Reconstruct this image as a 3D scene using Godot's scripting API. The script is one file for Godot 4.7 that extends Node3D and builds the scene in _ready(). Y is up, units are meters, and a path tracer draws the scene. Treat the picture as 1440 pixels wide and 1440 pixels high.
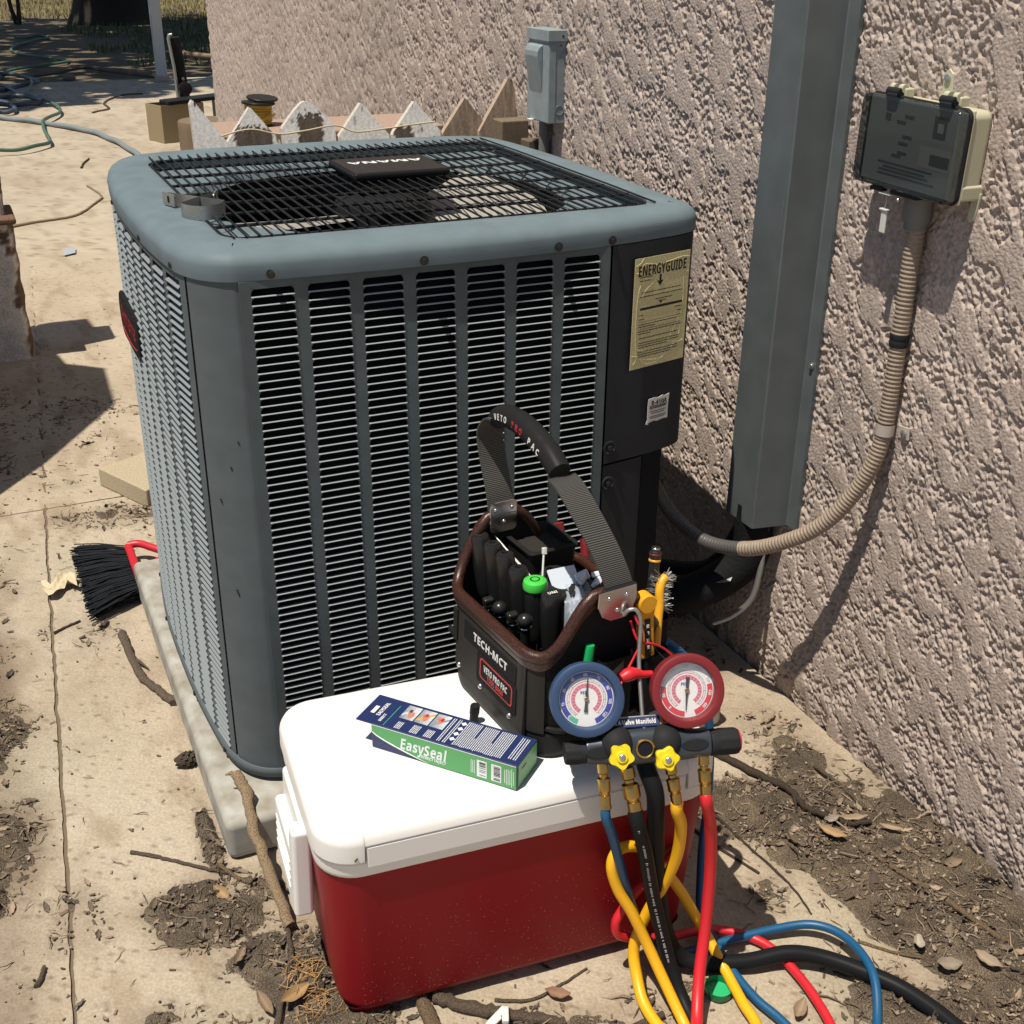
extends Node3D
# A grey condenser unit on a pad beside a stucco wall, with a cooler, a tool bag and a gauge manifold set in front of it.

class MB:
	var v := PackedVector3Array()
	var n := PackedVector3Array()
	var uv := PackedVector2Array()
	var c := PackedColorArray()
	var ix := PackedInt32Array()
	var col := Color.WHITE

	func vert(p: Vector3, nn: Vector3, t := Vector2.ZERO) -> int:
		v.append(p)
		n.append(nn)
		uv.append(t)
		c.append(col)
		return v.size() - 1

	func tri(a: int, b: int, d: int) -> void:  # counter-clockwise from outside
		ix.append(a)
		ix.append(d)
		ix.append(b)

	func quad(p0: Vector3, p1: Vector3, p2: Vector3, p3: Vector3) -> void:
		var nn := (p1 - p0).cross(p3 - p0)
		if nn.length() < 1e-12:
			nn = (p2 - p1).cross(p3 - p1)
		nn = nn.normalized()
		var a := vert(p0, nn, Vector2(0, 1))
		var b := vert(p1, nn, Vector2(1, 1))
		var d := vert(p2, nn, Vector2(1, 0))
		var e := vert(p3, nn, Vector2(0, 0))
		tri(a, b, d)
		tri(a, d, e)

	func face3(p0: Vector3, p1: Vector3, p2: Vector3) -> void:
		var nn := (p1 - p0).cross(p2 - p0).normalized()
		tri(vert(p0, nn), vert(p1, nn), vert(p2, nn))

	func box(t: Transform3D, s: Vector3) -> void:
		var h := s * 0.5
		var p := []
		for k in 8:
			p.append(t * Vector3(h.x if k & 1 else -h.x, h.y if k & 2 else -h.y, h.z if k & 4 else -h.z))
		quad(p[4], p[5], p[7], p[6])
		quad(p[1], p[0], p[2], p[3])
		quad(p[5], p[1], p[3], p[7])
		quad(p[0], p[4], p[6], p[2])
		quad(p[6], p[7], p[3], p[2])
		quad(p[0], p[1], p[5], p[4])

	# a box with rounded edges and corners of radius r
	func rbox(t: Transform3D, s: Vector3, r: float, seg := 2) -> void:
		var h := s * 0.5
		r = minf(r, minf(h.x, minf(h.y, h.z)) * 0.999)
		var ax := [Vector3(1, 0, 0), Vector3(-1, 0, 0), Vector3(0, 1, 0), Vector3(0, -1, 0), Vector3(0, 0, 1), Vector3(0, 0, -1)]
		var up := [Vector3(0, 1, 0), Vector3(0, 1, 0), Vector3(0, 0, -1), Vector3(0, 0, 1), Vector3(0, 1, 0), Vector3(0, 1, 0)]
		for f in 6:
			var w: Vector3 = ax[f]
			var y: Vector3 = up[f]
			var x := y.cross(w)
			var hx := absf(x.dot(h))
			var hy := absf(y.dot(h))
			var hz := absf(w.dot(h))
			var us := steps(hx, r, seg)
			var vs := steps(hy, r, seg)
			var base := v.size()
			for b in vs:
				for a in us:
					var nn := w
					var p: Vector3 = x * a[0] + y * b[0] + w * (hz - r)
					nn = (w + x * tan(a[1]) + y * tan(b[1])).normalized()
					p += nn * r
					vert(t * p, (t.basis * nn).normalized(), Vector2(0.5 + 0.5 * (x.dot(p)) / maxf(hx, 1e-6), 0.5 - 0.5 * (y.dot(p)) / maxf(hy, 1e-6)))
			var m := us.size()
			for j in vs.size() - 1:
				for i in m - 1:
					var q := base + j * m + i
					tri(q, q + 1, q + m + 1)
					tri(q, q + m + 1, q + m)

	func steps(hh: float, r: float, seg: int) -> Array:
		var o := []
		for k in seg + 1:
			o.append([-(hh - r), -PI / 4 * (1.0 - float(k) / seg)])
		for k in seg + 1:
			o.append([hh - r, PI / 4 * float(k) / seg])
		return o

	# rings of equal size; smooth normals; crease by repeating a ring
	func loft(rings: Array, closed := true, cap0 := false, cap1 := false, flip := false) -> void:
		var m: int = rings[0].size()
		var base := v.size()
		var acc := PackedVector3Array()
		acc.resize(m * rings.size())
		for i in rings.size() - 1:
			var A: PackedVector3Array = rings[i]
			var B: PackedVector3Array = rings[i + 1]
			for j in (m if closed else m - 1):
				var k := (j + 1) % m
				var nn := (A[k] - A[j]).cross(B[j] - A[j]) + (B[k] - B[j]).cross(B[k] - A[k])
				if flip:
					nn = -nn
				acc[i * m + j] += nn
				acc[i * m + k] += nn
				acc[(i + 1) * m + j] += nn
				acc[(i + 1) * m + k] += nn
		for i in rings.size():
			var A: PackedVector3Array = rings[i]
			for j in m:
				var nn := acc[i * m + j]
				vert(A[j], nn.normalized() if nn.length() > 1e-14 else Vector3.UP, Vector2(float(j) / (m if closed else m - 1), float(i) / maxi(rings.size() - 1, 1)))
		for i in rings.size() - 1:
			for j in (m if closed else m - 1):
				var k := (j + 1) % m
				var a := base + i * m + j
				var b := base + i * m + k
				if flip:
					tri(a, b + m, b)
					tri(a, a + m, b + m)
				else:
					tri(a, b, b + m)
					tri(a, b + m, a + m)
		if cap0:
			cap(rings[0], not flip)
		if cap1:
			cap(rings[rings.size() - 1], flip)

	func cap(ring: PackedVector3Array, rev: bool) -> void:
		var o := Vector3.ZERO
		for p in ring:
			o += p
		o /= ring.size()
		var nn := Vector3.ZERO
		for j in ring.size():
			nn += (ring[j] - o).cross(ring[(j + 1) % ring.size()] - o)
		nn = nn.normalized() * (-1.0 if rev else 1.0)
		var ci := vert(o, nn, Vector2(0.5, 0.5))
		var first := v.size()
		for p in ring:
			vert(p, nn)
		for j in ring.size():
			var a := first + j
			var b := first + (j + 1) % ring.size()
			if rev:
				tri(ci, b, a)
			else:
				tri(ci, a, b)

	func tube(pts: Array, rad, sides := 10, caps := true) -> void:
		var rings := []
		var up := Vector3.UP
		var d0: Vector3 = (pts[1] - pts[0]).normalized()
		if absf(d0.dot(up)) > 0.9:
			up = Vector3.RIGHT
		var x := up.cross(d0).normalized()
		for i in pts.size():
			var d: Vector3 = (pts[mini(i + 1, pts.size() - 1)] - pts[maxi(i - 1, 0)]).normalized()
			x = (x - d * x.dot(d)).normalized()
			var y := d.cross(x)
			var r: float = rad[i] if rad is Array or rad is PackedFloat32Array else rad
			var ring := PackedVector3Array()
			for k in sides:
				var a := TAU * k / sides
				ring.append(pts[i] + (x * cos(a) + y * sin(a)) * r)
			rings.append(ring)
		loft(rings, true, caps, caps)

	# profile of Vector2(radius, height) turned about the y axis of t; creases where the bend is sharper than 35 degrees
	func lathe(t: Transform3D, prof: Array, sides := 24) -> void:
		var rings := []
		for i in prof.size():
			var ring := PackedVector3Array()
			for k in sides:
				var a := TAU * k / sides
				ring.append(t * Vector3(prof[i].x * cos(a), prof[i].y, -prof[i].x * sin(a)))
			rings.append(ring)
			if i > 0 and i < prof.size() - 1:
				var a1: Vector2 = (prof[i] - prof[i - 1]).normalized()
				var a2: Vector2 = (prof[i + 1] - prof[i]).normalized()
				if a1.dot(a2) < 0.82:
					rings.append(ring)
		var keep := []
		for i in rings.size():
			keep.append(rings[i])
		var seg := [keep[0]]
		for i in range(1, keep.size()):
			if keep[i] == keep[i - 1]:
				if seg.size() > 1:
					loft(seg, true, false, false)
				seg = [keep[i]]
			else:
				seg.append(keep[i])
		if seg.size() > 1:
			loft(seg, true, false, false)
		if prof[0].x > 1e-5:
			cap(rings[0], true)
		if prof[prof.size() - 1].x > 1e-5:
			cap(rings[rings.size() - 1], false)

	# a flat outline in the xy plane of t, extruded from z = 0 to z = depth
	func prism(t: Transform3D, poly: PackedVector2Array, depth: float, bevel := 0.0) -> void:
		if Geometry2D.is_polygon_clockwise(poly):
			poly = poly.duplicate()
			poly.reverse()
		var front := poly
		if bevel > 0.0:
			var off := Geometry2D.offset_polygon(poly, -bevel, Geometry2D.JOIN_MITER)
			if off.size() == 1 and off[0].size() == poly.size():
				front = off[0]
				if Geometry2D.is_polygon_clockwise(front):
					front.reverse()
				var best := 0
				for k in front.size():
					if front[k].distance_to(poly[0]) < front[best].distance_to(poly[0]):
						best = k
				var again := PackedVector2Array()
				for k in front.size():
					again.append(front[(best + k) % front.size()])
				front = again
			else:
				bevel = 0.0
		var idx := Geometry2D.triangulate_polygon(front)
		var nz := (t.basis * Vector3(0, 0, 1)).normalized()
		var base := v.size()
		for p in front:
			vert(t * Vector3(p.x, p.y, depth), nz, p)
		for k in idx.size() / 3:
			var a := idx[k * 3]
			var b := idx[k * 3 + 1]
			var d := idx[k * 3 + 2]
			if (front[b] - front[a]).cross(front[d] - front[a]) < 0:
				var s := b
				b = d
				d = s
			tri(base + a, base + b, base + d)
		var back := Geometry2D.triangulate_polygon(poly)
		base = v.size()
		for p in poly:
			vert(t * Vector3(p.x, p.y, 0), -nz, p)
		for k in back.size() / 3:
			var a := back[k * 3]
			var b := back[k * 3 + 1]
			var d := back[k * 3 + 2]
			if (poly[b] - poly[a]).cross(poly[d] - poly[a]) > 0:
				var s := b
				b = d
				d = s
			tri(base + a, base + b, base + d)
		var m := poly.size()
		for k in m:
			var q := (k + 1) % m
			var z1 := depth - bevel
			quad(t * Vector3(poly[k].x, poly[k].y, 0), t * Vector3(poly[q].x, poly[q].y, 0), t * Vector3(poly[q].x, poly[q].y, z1), t * Vector3(poly[k].x, poly[k].y, z1))
			if bevel > 0.0:
				quad(t * Vector3(poly[k].x, poly[k].y, z1), t * Vector3(poly[q].x, poly[q].y, z1), t * Vector3(front[q].x, front[q].y, depth), t * Vector3(front[k].x, front[k].y, depth))

	func sphere(t: Transform3D, rx: float, ry: float, sides := 16, rows := 10) -> void:
		var prof := []
		for k in rows + 1:
			var a := -PI / 2 + PI * k / rows
			prof.append(Vector2(maxf(rx * cos(a), 0.0), ry * sin(a)))
		var rings := []
		for i in prof.size():
			var ring := PackedVector3Array()
			for k in sides:
				var a := TAU * k / sides
				ring.append(t * Vector3(prof[i].x * cos(a), prof[i].y, -prof[i].x * sin(a)))
			rings.append(ring)
		loft(rings, true)

	func mesh() -> ArrayMesh:
		var a := []
		a.resize(Mesh.ARRAY_MAX)
		a[Mesh.ARRAY_VERTEX] = v
		a[Mesh.ARRAY_NORMAL] = n
		a[Mesh.ARRAY_TEX_UV] = uv
		a[Mesh.ARRAY_COLOR] = c
		a[Mesh.ARRAY_INDEX] = ix
		var m := ArrayMesh.new()
		m.add_surface_from_arrays(Mesh.PRIMITIVE_TRIANGLES, a)
		return m


var used := {}
var M := {}
var I3 := Transform3D.IDENTITY


func numbered(called: String) -> String:
	var k: int = used.get(called, 0)
	used[called] = k + 1
	return called if k == 0 else "%s_%03d" % [called, k]


func meta(o: Node, label := "", category := "", group := "", kind := "") -> void:
	if label:
		o.set_meta("label", label)
	if category:
		o.set_meta("category", category)
	if group:
		o.set_meta("group", group)
	if kind:
		o.set_meta("kind", kind)


func thing(called: String, label: String, category: String, t := Transform3D.IDENTITY, group := "", kind := "") -> Node3D:
	var o := Node3D.new()
	o.name = numbered(called)
	o.transform = t
	meta(o, label, category, group, kind)
	add_child(o, true)
	return o


func child_name(parent: Node, called: String) -> String:
	var k: int = parent.get_meta("n_" + called, 0)
	parent.set_meta("n_" + called, k + 1)
	return called if k == 0 else "%s_%03d" % [called, k]


func part(parent: Node, called: String, mb, m: Material, t := Transform3D.IDENTITY) -> MeshInstance3D:
	var o := MeshInstance3D.new()
	o.name = child_name(parent, called)
	o.mesh = mb.mesh() if mb is MB else mb
	o.material_override = m
	o.transform = t
	parent.add_child(o, true)
	return o


func solo(called: String, label: String, category: String, mb, m: Material, t := Transform3D.IDENTITY, group := "", kind := "") -> MeshInstance3D:
	var o := MeshInstance3D.new()
	o.name = numbered(called)
	o.mesh = mb.mesh() if mb is MB else mb
	o.material_override = m
	o.transform = t
	meta(o, label, category, group, kind)
	add_child(o, true)
	return o


func at(x: float, y: float, z: float) -> Transform3D:
	return Transform3D(Basis.IDENTITY, Vector3(x, y, z))


func frame(o: Vector3, zdir: Vector3, updir := Vector3.UP) -> Transform3D:
	var z := zdir.normalized()
	var x := updir.cross(z).normalized()
	return Transform3D(Basis(x, z.cross(x), z), o)


# y axis of the result along d
func along(o: Vector3, d: Vector3) -> Transform3D:
	var y := d.normalized()
	var x := (Vector3.FORWARD if absf(y.z) < 0.9 else Vector3.RIGHT).cross(y).normalized()
	return Transform3D(Basis(x, y, x.cross(y)), o)


func spline(pts: Array, each := 8, closed := false) -> Array:
	var o := []
	var m := pts.size()
	for i in (m if closed else m - 1):
		var p0 = pts[(i - 1 + m) % m] if closed else pts[maxi(i - 1, 0)]
		var p1 = pts[i]
		var p2 = pts[(i + 1) % m]
		var p3 = pts[(i + 2) % m] if closed else pts[mini(i + 2, m - 1)]
		for k in each:
			var t := float(k) / each
			o.append(0.5 * ((2.0 * p1) + (p2 - p0) * t + (2.0 * p0 - 5.0 * p1 + 4.0 * p2 - p3) * t * t + (3.0 * p1 - p0 - 3.0 * p2 + p3) * t * t * t))
	if not closed:
		o.append(pts[m - 1])
	return o


func rrect(w: float, h: float, r: float, seg := 5) -> PackedVector2Array:
	var o := PackedVector2Array()
	for q in 4:
		var cx := (w / 2 - r) * (1 if q == 0 or q == 3 else -1)
		var cy := (h / 2 - r) * (1 if q < 2 else -1)
		for k in seg + 1:
			var a := PI / 2 * q + PI / 2 * k / seg
			o.append(Vector2(cx + r * cos(a), cy + r * sin(a)))
	return o


func ring_y(poly: PackedVector2Array, y: float, t := Transform3D.IDENTITY) -> PackedVector3Array:
	var o := PackedVector3Array()
	for p in poly:
		o.append(t * Vector3(p.x, y, -p.y))
	return o


func noise(seed_: int, freq: float, octaves := 4, kind := FastNoiseLite.TYPE_SIMPLEX_SMOOTH) -> FastNoiseLite:
	var f := FastNoiseLite.new()
	f.seed = seed_
	f.frequency = freq
	f.noise_type = kind
	f.fractal_octaves = octaves
	return f


func ntex(seed_: int, freq: float, lo: Color, hi: Color, octaves := 4, size := 512, mid := 0.5, soft := 0.25) -> NoiseTexture2D:
	var t := NoiseTexture2D.new()
	t.width = size
	t.height = size
	t.seamless = true
	t.noise = noise(seed_, freq, octaves)
	var g := Gradient.new()
	g.offsets = PackedFloat32Array([maxf(mid - soft, 0.0), minf(mid + soft, 1.0)])
	g.colors = PackedColorArray([lo, hi])
	t.color_ramp = g
	return t


# base colour in linear values; tex: a shared noise picture laid over it; scale: repeats per metre
func mat(called: String, r: float, g: float, b: float, rough: float, metal := 0.0, tex: Texture2D = null, scale := 2.0, bump: Texture2D = null, bump_cm := 0.0, bscale := 0.0) -> StandardMaterial3D:
	var m := StandardMaterial3D.new()
	m.resource_name = called
	m.albedo_color = Color(r, g, b).linear_to_srgb()
	m.roughness = rough
	m.metallic = metal
	if tex:
		m.albedo_texture = tex
	if bump:
		m.heightmap_enabled = true
		m.heightmap_texture = bump
		m.heightmap_scale = bump_cm
	if tex or bump:
		m.uv1_triplanar = true
		m.uv1_world_triplanar = true
		m.uv1_scale = Vector3.ONE * scale
	M[called] = m
	return m


func vcol(m: StandardMaterial3D) -> StandardMaterial3D:
	m.vertex_color_use_as_albedo = true
	return m


func font(bold := true, serif := false) -> SystemFont:
	var f := SystemFont.new()
	f.font_names = PackedStringArray(["Droid Serif" if serif else "Droid Sans"])
	f.font_weight = 700 if bold else 400
	return f


# lettering of cap height about 0.72 h, in the xy plane of t, facing +z, centred
func lettering(parent: Node, called: String, text: String, h: float, m: Material, t: Transform3D, bold := true, squeeze := 1.0, depth := 0.0004) -> MeshInstance3D:
	var tm := TextMesh.new()
	tm.font = font(bold)
	tm.text = text
	tm.font_size = 32
	tm.pixel_size = h / 32.0
	tm.depth = depth
	tm.curve_step = 3.0
	return part(parent, called, tm, m, t * Transform3D(Basis.from_scale(Vector3(squeeze, 1, 1)), Vector3.ZERO))


func _ready() -> void:
	seed(7)
	set_camera_and_light()
	make_materials()
	build_ground()
	build_wall()
	build_background()
	build_fence()
	build_unit()
	build_wall_fittings()
	build_cooler()
	build_seal_box()
	build_tool_bag()
	build_manifold()
	build_hoses()
	build_small_things()
	build_litter()


func set_camera_and_light() -> void:
	var cam := Camera3D.new()
	cam.name = "camera"
	cam.position = Vector3(-0.2587, 1.3875, 1.6663)
	cam.rotation_degrees = Vector3(-25.636, -24.602, 0.613)
	cam.fov = 46.16
	cam.near = 0.05
	cam.far = 400.0
	add_child(cam)
	var e := Environment.new()
	var sky := Sky.new()
	var sm := ProceduralSkyMaterial.new()
	sm.sky_top_color = Color(0.42, 0.50, 0.62)
	sm.sky_horizon_color = Color(0.70, 0.78, 0.86)
	sm.sky_curve = 0.15
	sm.ground_bottom_color = Color(0.45, 0.40, 0.33)
	sm.ground_horizon_color = Color(0.62, 0.58, 0.52)
	sky.sky_material = sm
	e.background_mode = Environment.BG_SKY
	e.sky = sky
	e.background_energy_multiplier = 0.78
	e.tonemap_mode = Environment.TONE_MAPPER_LINEAR
	e.tonemap_exposure = 1.12
	e.sdfgi_enabled = true
	e.ssao_enabled = true
	e.ssil_enabled = true
	var we := WorldEnvironment.new()
	we.name = "world_environment"
	we.environment = e
	add_child(we)
	var sun := DirectionalLight3D.new()
	sun.name = "sun"
	sun.light_color = Color(1.0, 0.96, 0.89)
	sun.light_energy = 1.55
	sun.light_angular_distance = 0.5
	sun.shadow_enabled = true
	sun.look_at_from_position(Vector3.ZERO, Vector3(1.0, -2.95, -0.33), Vector3.UP)
	add_child(sun)


func make_materials() -> void:
	var w := Color(1, 1, 1)
	var grain := ntex(11, 0.05, Color(0.86, 0.86, 0.86), w, 5, 512, 0.45, 0.3)
	var blotch := ntex(12, 0.010, Color(0.90, 0.895, 0.89), w, 6, 512, 0.5, 0.5)
	var dusty := ntex(13, 0.012, Color(0.72, 0.68, 0.61), w, 6, 512, 0.42, 0.4)
	var fine := ntex(14, 0.09, Color(0, 0, 0), w, 5, 512, 0.5, 0.4)
	var specks := ntex(15, 0.08, Color(0.55, 0.5, 0.45), w, 3, 512, 0.3, 0.06)
	M.grain = grain
	M.fine = fine
	mat("unit_paint", 0.108, 0.132, 0.146, 0.62, 0.0, blotch, 3.0)
	mat("cap_paint", 0.155, 0.208, 0.240, 0.55, 0.0, blotch, 2.3)
	mat("slat_lit_paint", 0.215, 0.245, 0.262, 0.55)  # unit paint lightened so the slats look sunlit
	mat("edge_lit_paint", 0.29, 0.325, 0.345, 0.5)  # lighter still, painting the bright sunlit line on each louver lip
	mat("badge_red", 0.26, 0.015, 0.02, 0.5)
	mat("door_paint", 0.034, 0.038, 0.045, 0.6, 0.0, blotch, 3.0)
	mat("coil_black", 0.012, 0.014, 0.018, 0.6)
	mat("black_metal", 0.018, 0.019, 0.021, 0.4)
	mat("inside_dark", 0.05, 0.055, 0.06, 0.7)
	mat("fan_grey", 0.42, 0.41, 0.38, 0.5, 0.2, blotch, 4.0)
	mat("screw_dark", 0.05, 0.05, 0.05, 0.35, 0.8)
	mat("screw_bright", 0.6, 0.6, 0.58, 0.3, 0.9)
	mat("galvanised", 0.42, 0.43, 0.42, 0.42, 0.75, grain, 12.0)
	mat("badge_black", 0.015, 0.015, 0.017, 0.35)
	mat("white_print", 0.78, 0.78, 0.78, 0.5)
	mat("red_print", 0.5, 0.03, 0.03, 0.5)
	mat("black_print", 0.012, 0.012, 0.012, 0.6)
	mat("label_yellow", 0.74, 0.69, 0.38, 0.35, 0.0, grain, 9.0)
	mat("label_white", 0.80, 0.80, 0.78, 0.5, 0.0, grain, 9.0)
	mat("pad_grey", 0.44, 0.44, 0.42, 0.75, 0.0, dusty, 2.0)
	mat("box_grey", 0.29, 0.345, 0.37, 0.5, 0.0, blotch, 4.0)
	mat("cover_grey", 0.170, 0.198, 0.212, 0.36, 0.35, blotch, 2.0)
	mat("cream_plastic", 0.50, 0.49, 0.36, 0.45)
	mat("panel_grey", 0.46, 0.50, 0.50, 0.6)
	mat("panel_print", 0.16, 0.18, 0.18, 0.6)
	mat("conduit_tan", 0.34, 0.27, 0.21, 0.55, 0.0, grain, 6.0)
	mat("conduit_shade", 0.075, 0.074, 0.074, 0.5)  # conduit colour with the shade of the unit painted in
	mat("conduit_grey", 0.17, 0.165, 0.16, 0.55)
	mat("foam_black", 0.012, 0.013, 0.015, 0.7, 0.0, null, 2.0, fine, 0.1, 12.0)
	mat("clear_plastic", 0.6, 0.62, 0.6, 0.35)
	var sm := StandardMaterial3D.new()
	sm.albedo_color = Color(0.1, 0.13, 0.14, 0.66)
	sm.transparency = BaseMaterial3D.TRANSPARENCY_ALPHA
	sm.roughness = 0.12
	M.smoked = sm
	for k in ["unit_paint", "door_paint", "cap_paint", "cover_grey"]:
		M[k].metallic_specular = 0.3
	vcol(mat("wood_paint", 1, 1, 1, 0.75, 0.0, ntex(21, 0.03, Color(0.88, 0.88, 0.88), w, 5), 6.0, fine, 0.04))
	vcol(mat("stucco", 1, 1, 1, 0.92, 0.0, ntex(22, 0.06, Color(0.84, 0.83, 0.82), w, 5, 512, 0.45, 0.3), 3.0, fine, 0.10))
	vcol(mat("concrete", 1, 1, 1, 0.9, 0.0, ntex(23, 0.14, Color(0.86, 0.84, 0.81), w, 4, 512, 0.45, 0.4), 2.1, fine, 0.05))
	vcol(mat("soil_mat", 1, 1, 1, 0.95, 0.0, ntex(24, 0.13, Color(0.45, 0.42, 0.38), w, 5, 512, 0.48, 0.25), 5.0, fine, 0.35))
	vcol(mat("litter_mat", 1, 1, 1, 0.85))
	vcol(mat("bark_mat", 1, 1, 1, 0.9, 0.0, ntex(25, 0.05, Color(0.6, 0.57, 0.52), w, 5), 12.0, fine, 0.25))
	vcol(mat("grass_mat", 1, 1, 1, 0.8))
	vcol(mat("plain", 1, 1, 1, 0.5))
	vcol(mat("plain_rough", 1, 1, 1, 0.85))
	vcol(mat("plain_gloss", 1, 1, 1, 0.22))
	mat("cooler_red", 0.25, 0.0075, 0.0135, 0.42)
	M.cooler_red.metallic_specular = 0.3
	mat("cooler_white", 0.78, 0.775, 0.77, 0.42)
	mat("card_blue", 0.016, 0.028, 0.105, 0.4)
	mat("card_green", 0.085, 0.34, 0.11, 0.4)
	mat("card_print", 0.72, 0.75, 0.78, 0.5)
	mat("card_grey", 0.5, 0.52, 0.5, 0.7)
	mat("bag_black", 0.014, 0.0145, 0.016, 0.7, 0.0, null, 2.0, fine, 0.05)
	mat("bag_plastic", 0.018, 0.018, 0.019, 0.42)
	mat("bag_panel", 0.032, 0.030, 0.027, 0.5)
	mat("leather", 0.075, 0.030, 0.019, 0.36, 0.0, ntex(31, 0.05, Color(0.6, 0.5, 0.45), w, 5), 9.0, fine, 0.03)
	mat("web_grey", 0.105, 0.105, 0.100, 0.75)
	mat("chrome", 0.62, 0.61, 0.6, 0.16, 1.0)
	mat("tool_black", 0.017, 0.017, 0.018, 0.28)
	mat("tool_green", 0.06, 0.55, 0.07, 0.35)
	mat("tool_yellow", 0.72, 0.36, 0.015, 0.4)
	mat("bright_green", 0.01, 0.42, 0.12, 0.35)
	mat("bag_film", 0.70, 0.74, 0.80, 0.3)
	mat("gauge_blue", 0.028, 0.060, 0.140, 0.5)
	mat("gauge_red", 0.185, 0.014, 0.020, 0.5)
	mat("dial_white", 0.78, 0.79, 0.80, 0.45)
	mat("dial_blue", 0.02, 0.03, 0.33, 0.45)
	mat("dial_red", 0.62, 0.02, 0.03, 0.45)
	mat("dial_pink", 0.70, 0.22, 0.30, 0.45)
	mat("dial_teal", 0.08, 0.45, 0.33, 0.45)
	mat("manifold_blue", 0.045, 0.058, 0.075, 0.35, 0.3)
	mat("rubber_dark", 0.022, 0.023, 0.026, 0.6)
	mat("knob_yellow", 0.78, 0.62, 0.015, 0.4)
	mat("brass", 0.62, 0.40, 0.13, 0.28, 1.0, grain, 30.0)
	mat("hose_blue", 0.008, 0.085, 0.20, 0.42)
	mat("hose_yellow", 0.80, 0.42, 0.012, 0.42)
	mat("hose_red", 0.58, 0.016, 0.028, 0.42)
	mat("hose_black", 0.011, 0.012, 0.014, 0.45)
	mat("garden_green", 0.065, 0.130, 0.085, 0.5)
	mat("garden_blue", 0.055, 0.072, 0.100, 0.5)
	mat("garden_grey", 0.20, 0.235, 0.245, 0.5)
	mat("bristle", 0.016, 0.018, 0.022, 0.6)
	mat("broom_red", 0.50, 0.02, 0.035, 0.4)
	mat("tan_card", 0.36, 0.28, 0.16, 0.8, 0.0, grain, 5.0)
	mat("spool_yellow", 0.42, 0.27, 0.03, 0.4)
	mat("paver_tan", 0.52, 0.44, 0.31, 0.9, 0.0, grain, 6.0, fine, 0.15)
	var g := StandardMaterial3D.new()
	g.albedo_color = Color(1, 1, 1, 0.015)
	g.transparency = BaseMaterial3D.TRANSPARENCY_ALPHA
	g.roughness = 0.05
	g.metallic_specular = 0.5
	M.pane = g
	# ribbed webbing: fine ridges across the strap
	var im := Image.create(8, 64, false, Image.FORMAT_RGB8)
	for y in 64:
		for x in 8:
			var k := 0.5 + 0.5 * sin(TAU * y / 8.0)
			im.set_pixel(x, y, Color(k, k, k).lerp(Color(1, 1, 1), 0.25))
	var wt := ImageTexture.create_from_image(im)
	var web := StandardMaterial3D.new()
	web.resource_name = "webbing"
	web.albedo_color = Color(0.135, 0.135, 0.128).linear_to_srgb()
	web.albedo_texture = wt
	web.roughness = 0.7
	web.heightmap_enabled = true
	web.heightmap_texture = wt
	web.heightmap_scale = 0.06
	web.uv1_scale = Vector3(1, 11, 1)
	M.webbing = web
	for k in ["bag_black", "bag_plastic", "bag_panel", "rubber_dark", "hose_black", "bristle", "badge_black", "black_metal", "coil_black", "foam_black"]:
		M[k].metallic_specular = 0.22


var soil_blobs := [  # x, z, radius x, radius z, strength; the left edge ones also paint in its shade
	[0.98, 0.62, 0.17, 0.40, 1.0], [1.00, 0.22, 0.12, 0.16, 0.62], [0.82, 0.30, 0.12, 0.11, 0.8], [0.74, 0.50, 0.08, 0.10, 0.42], [0.90, 1.0, 0.30, 0.35, 1.0], [0.93, 0.40, 0.16, 0.12, 0.9],
	[-0.07, 0.20, 0.10, 0.06, 0.85], [0.0, 0.33, 0.09, 0.09, 1.0], [0.02, 0.50, 0.14, 0.10, 0.9], [-0.12, 0.42, 0.12, 0.10, 0.55], [0.25, 0.62, 0.35, 0.10, 0.55], [0.0, 0.16, 0.08, 0.06, 0.7],
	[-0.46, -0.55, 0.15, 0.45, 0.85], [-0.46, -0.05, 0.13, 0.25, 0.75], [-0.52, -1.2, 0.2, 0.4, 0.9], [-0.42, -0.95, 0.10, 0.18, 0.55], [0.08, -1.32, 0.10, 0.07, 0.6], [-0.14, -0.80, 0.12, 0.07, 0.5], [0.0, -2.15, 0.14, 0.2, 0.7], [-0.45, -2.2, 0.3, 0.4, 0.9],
	[0.80, -0.30, 0.25, 0.30, 0.6], [1.05, -0.6, 0.1, 0.5, 0.7], [0.30, -1.35, 0.5, 0.10, 0.5], [-0.055, 0.0, 0.018, 0.09, 0.75], [-0.30, 0.10, 0.10, 0.14, 0.40], [-0.12, 0.14, 0.09, 0.04, 0.75], [-0.42, -0.15, 0.12, 0.25, 0.6], [-0.25, 0.36, 0.16, 0.05, 0.45], [-0.40, 0.30, 0.15, 0.20, 0.35],
]
var n_mask := noise(40, 5.0, 5)
var n_mid := noise(41, 22.0, 4)
var n_tiny := noise(42, 75.0, 3)
var n_big := noise(43, 1.1, 4)


func soil_mask(x: float, z: float) -> float:
	var s := 0.0
	for b in soil_blobs:
		var dx: float = (x - b[0]) / b[2]
		var dz: float = (z - b[1]) / b[3]
		var q := dx * dx + dz * dz
		if q < 6.0:
			s = maxf(s, b[4] * exp(-q * 0.8))
	return clampf(s + 0.42 * n_mask.get_noise_2d(x, z) - 0.05, 0.0, 1.0)


func joint_x(z: float) -> float:
	return -0.189 - 0.0655 * (z + 1.496) + 0.0045 * n_mid.get_noise_2d(3.0, z * 0.5)


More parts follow.
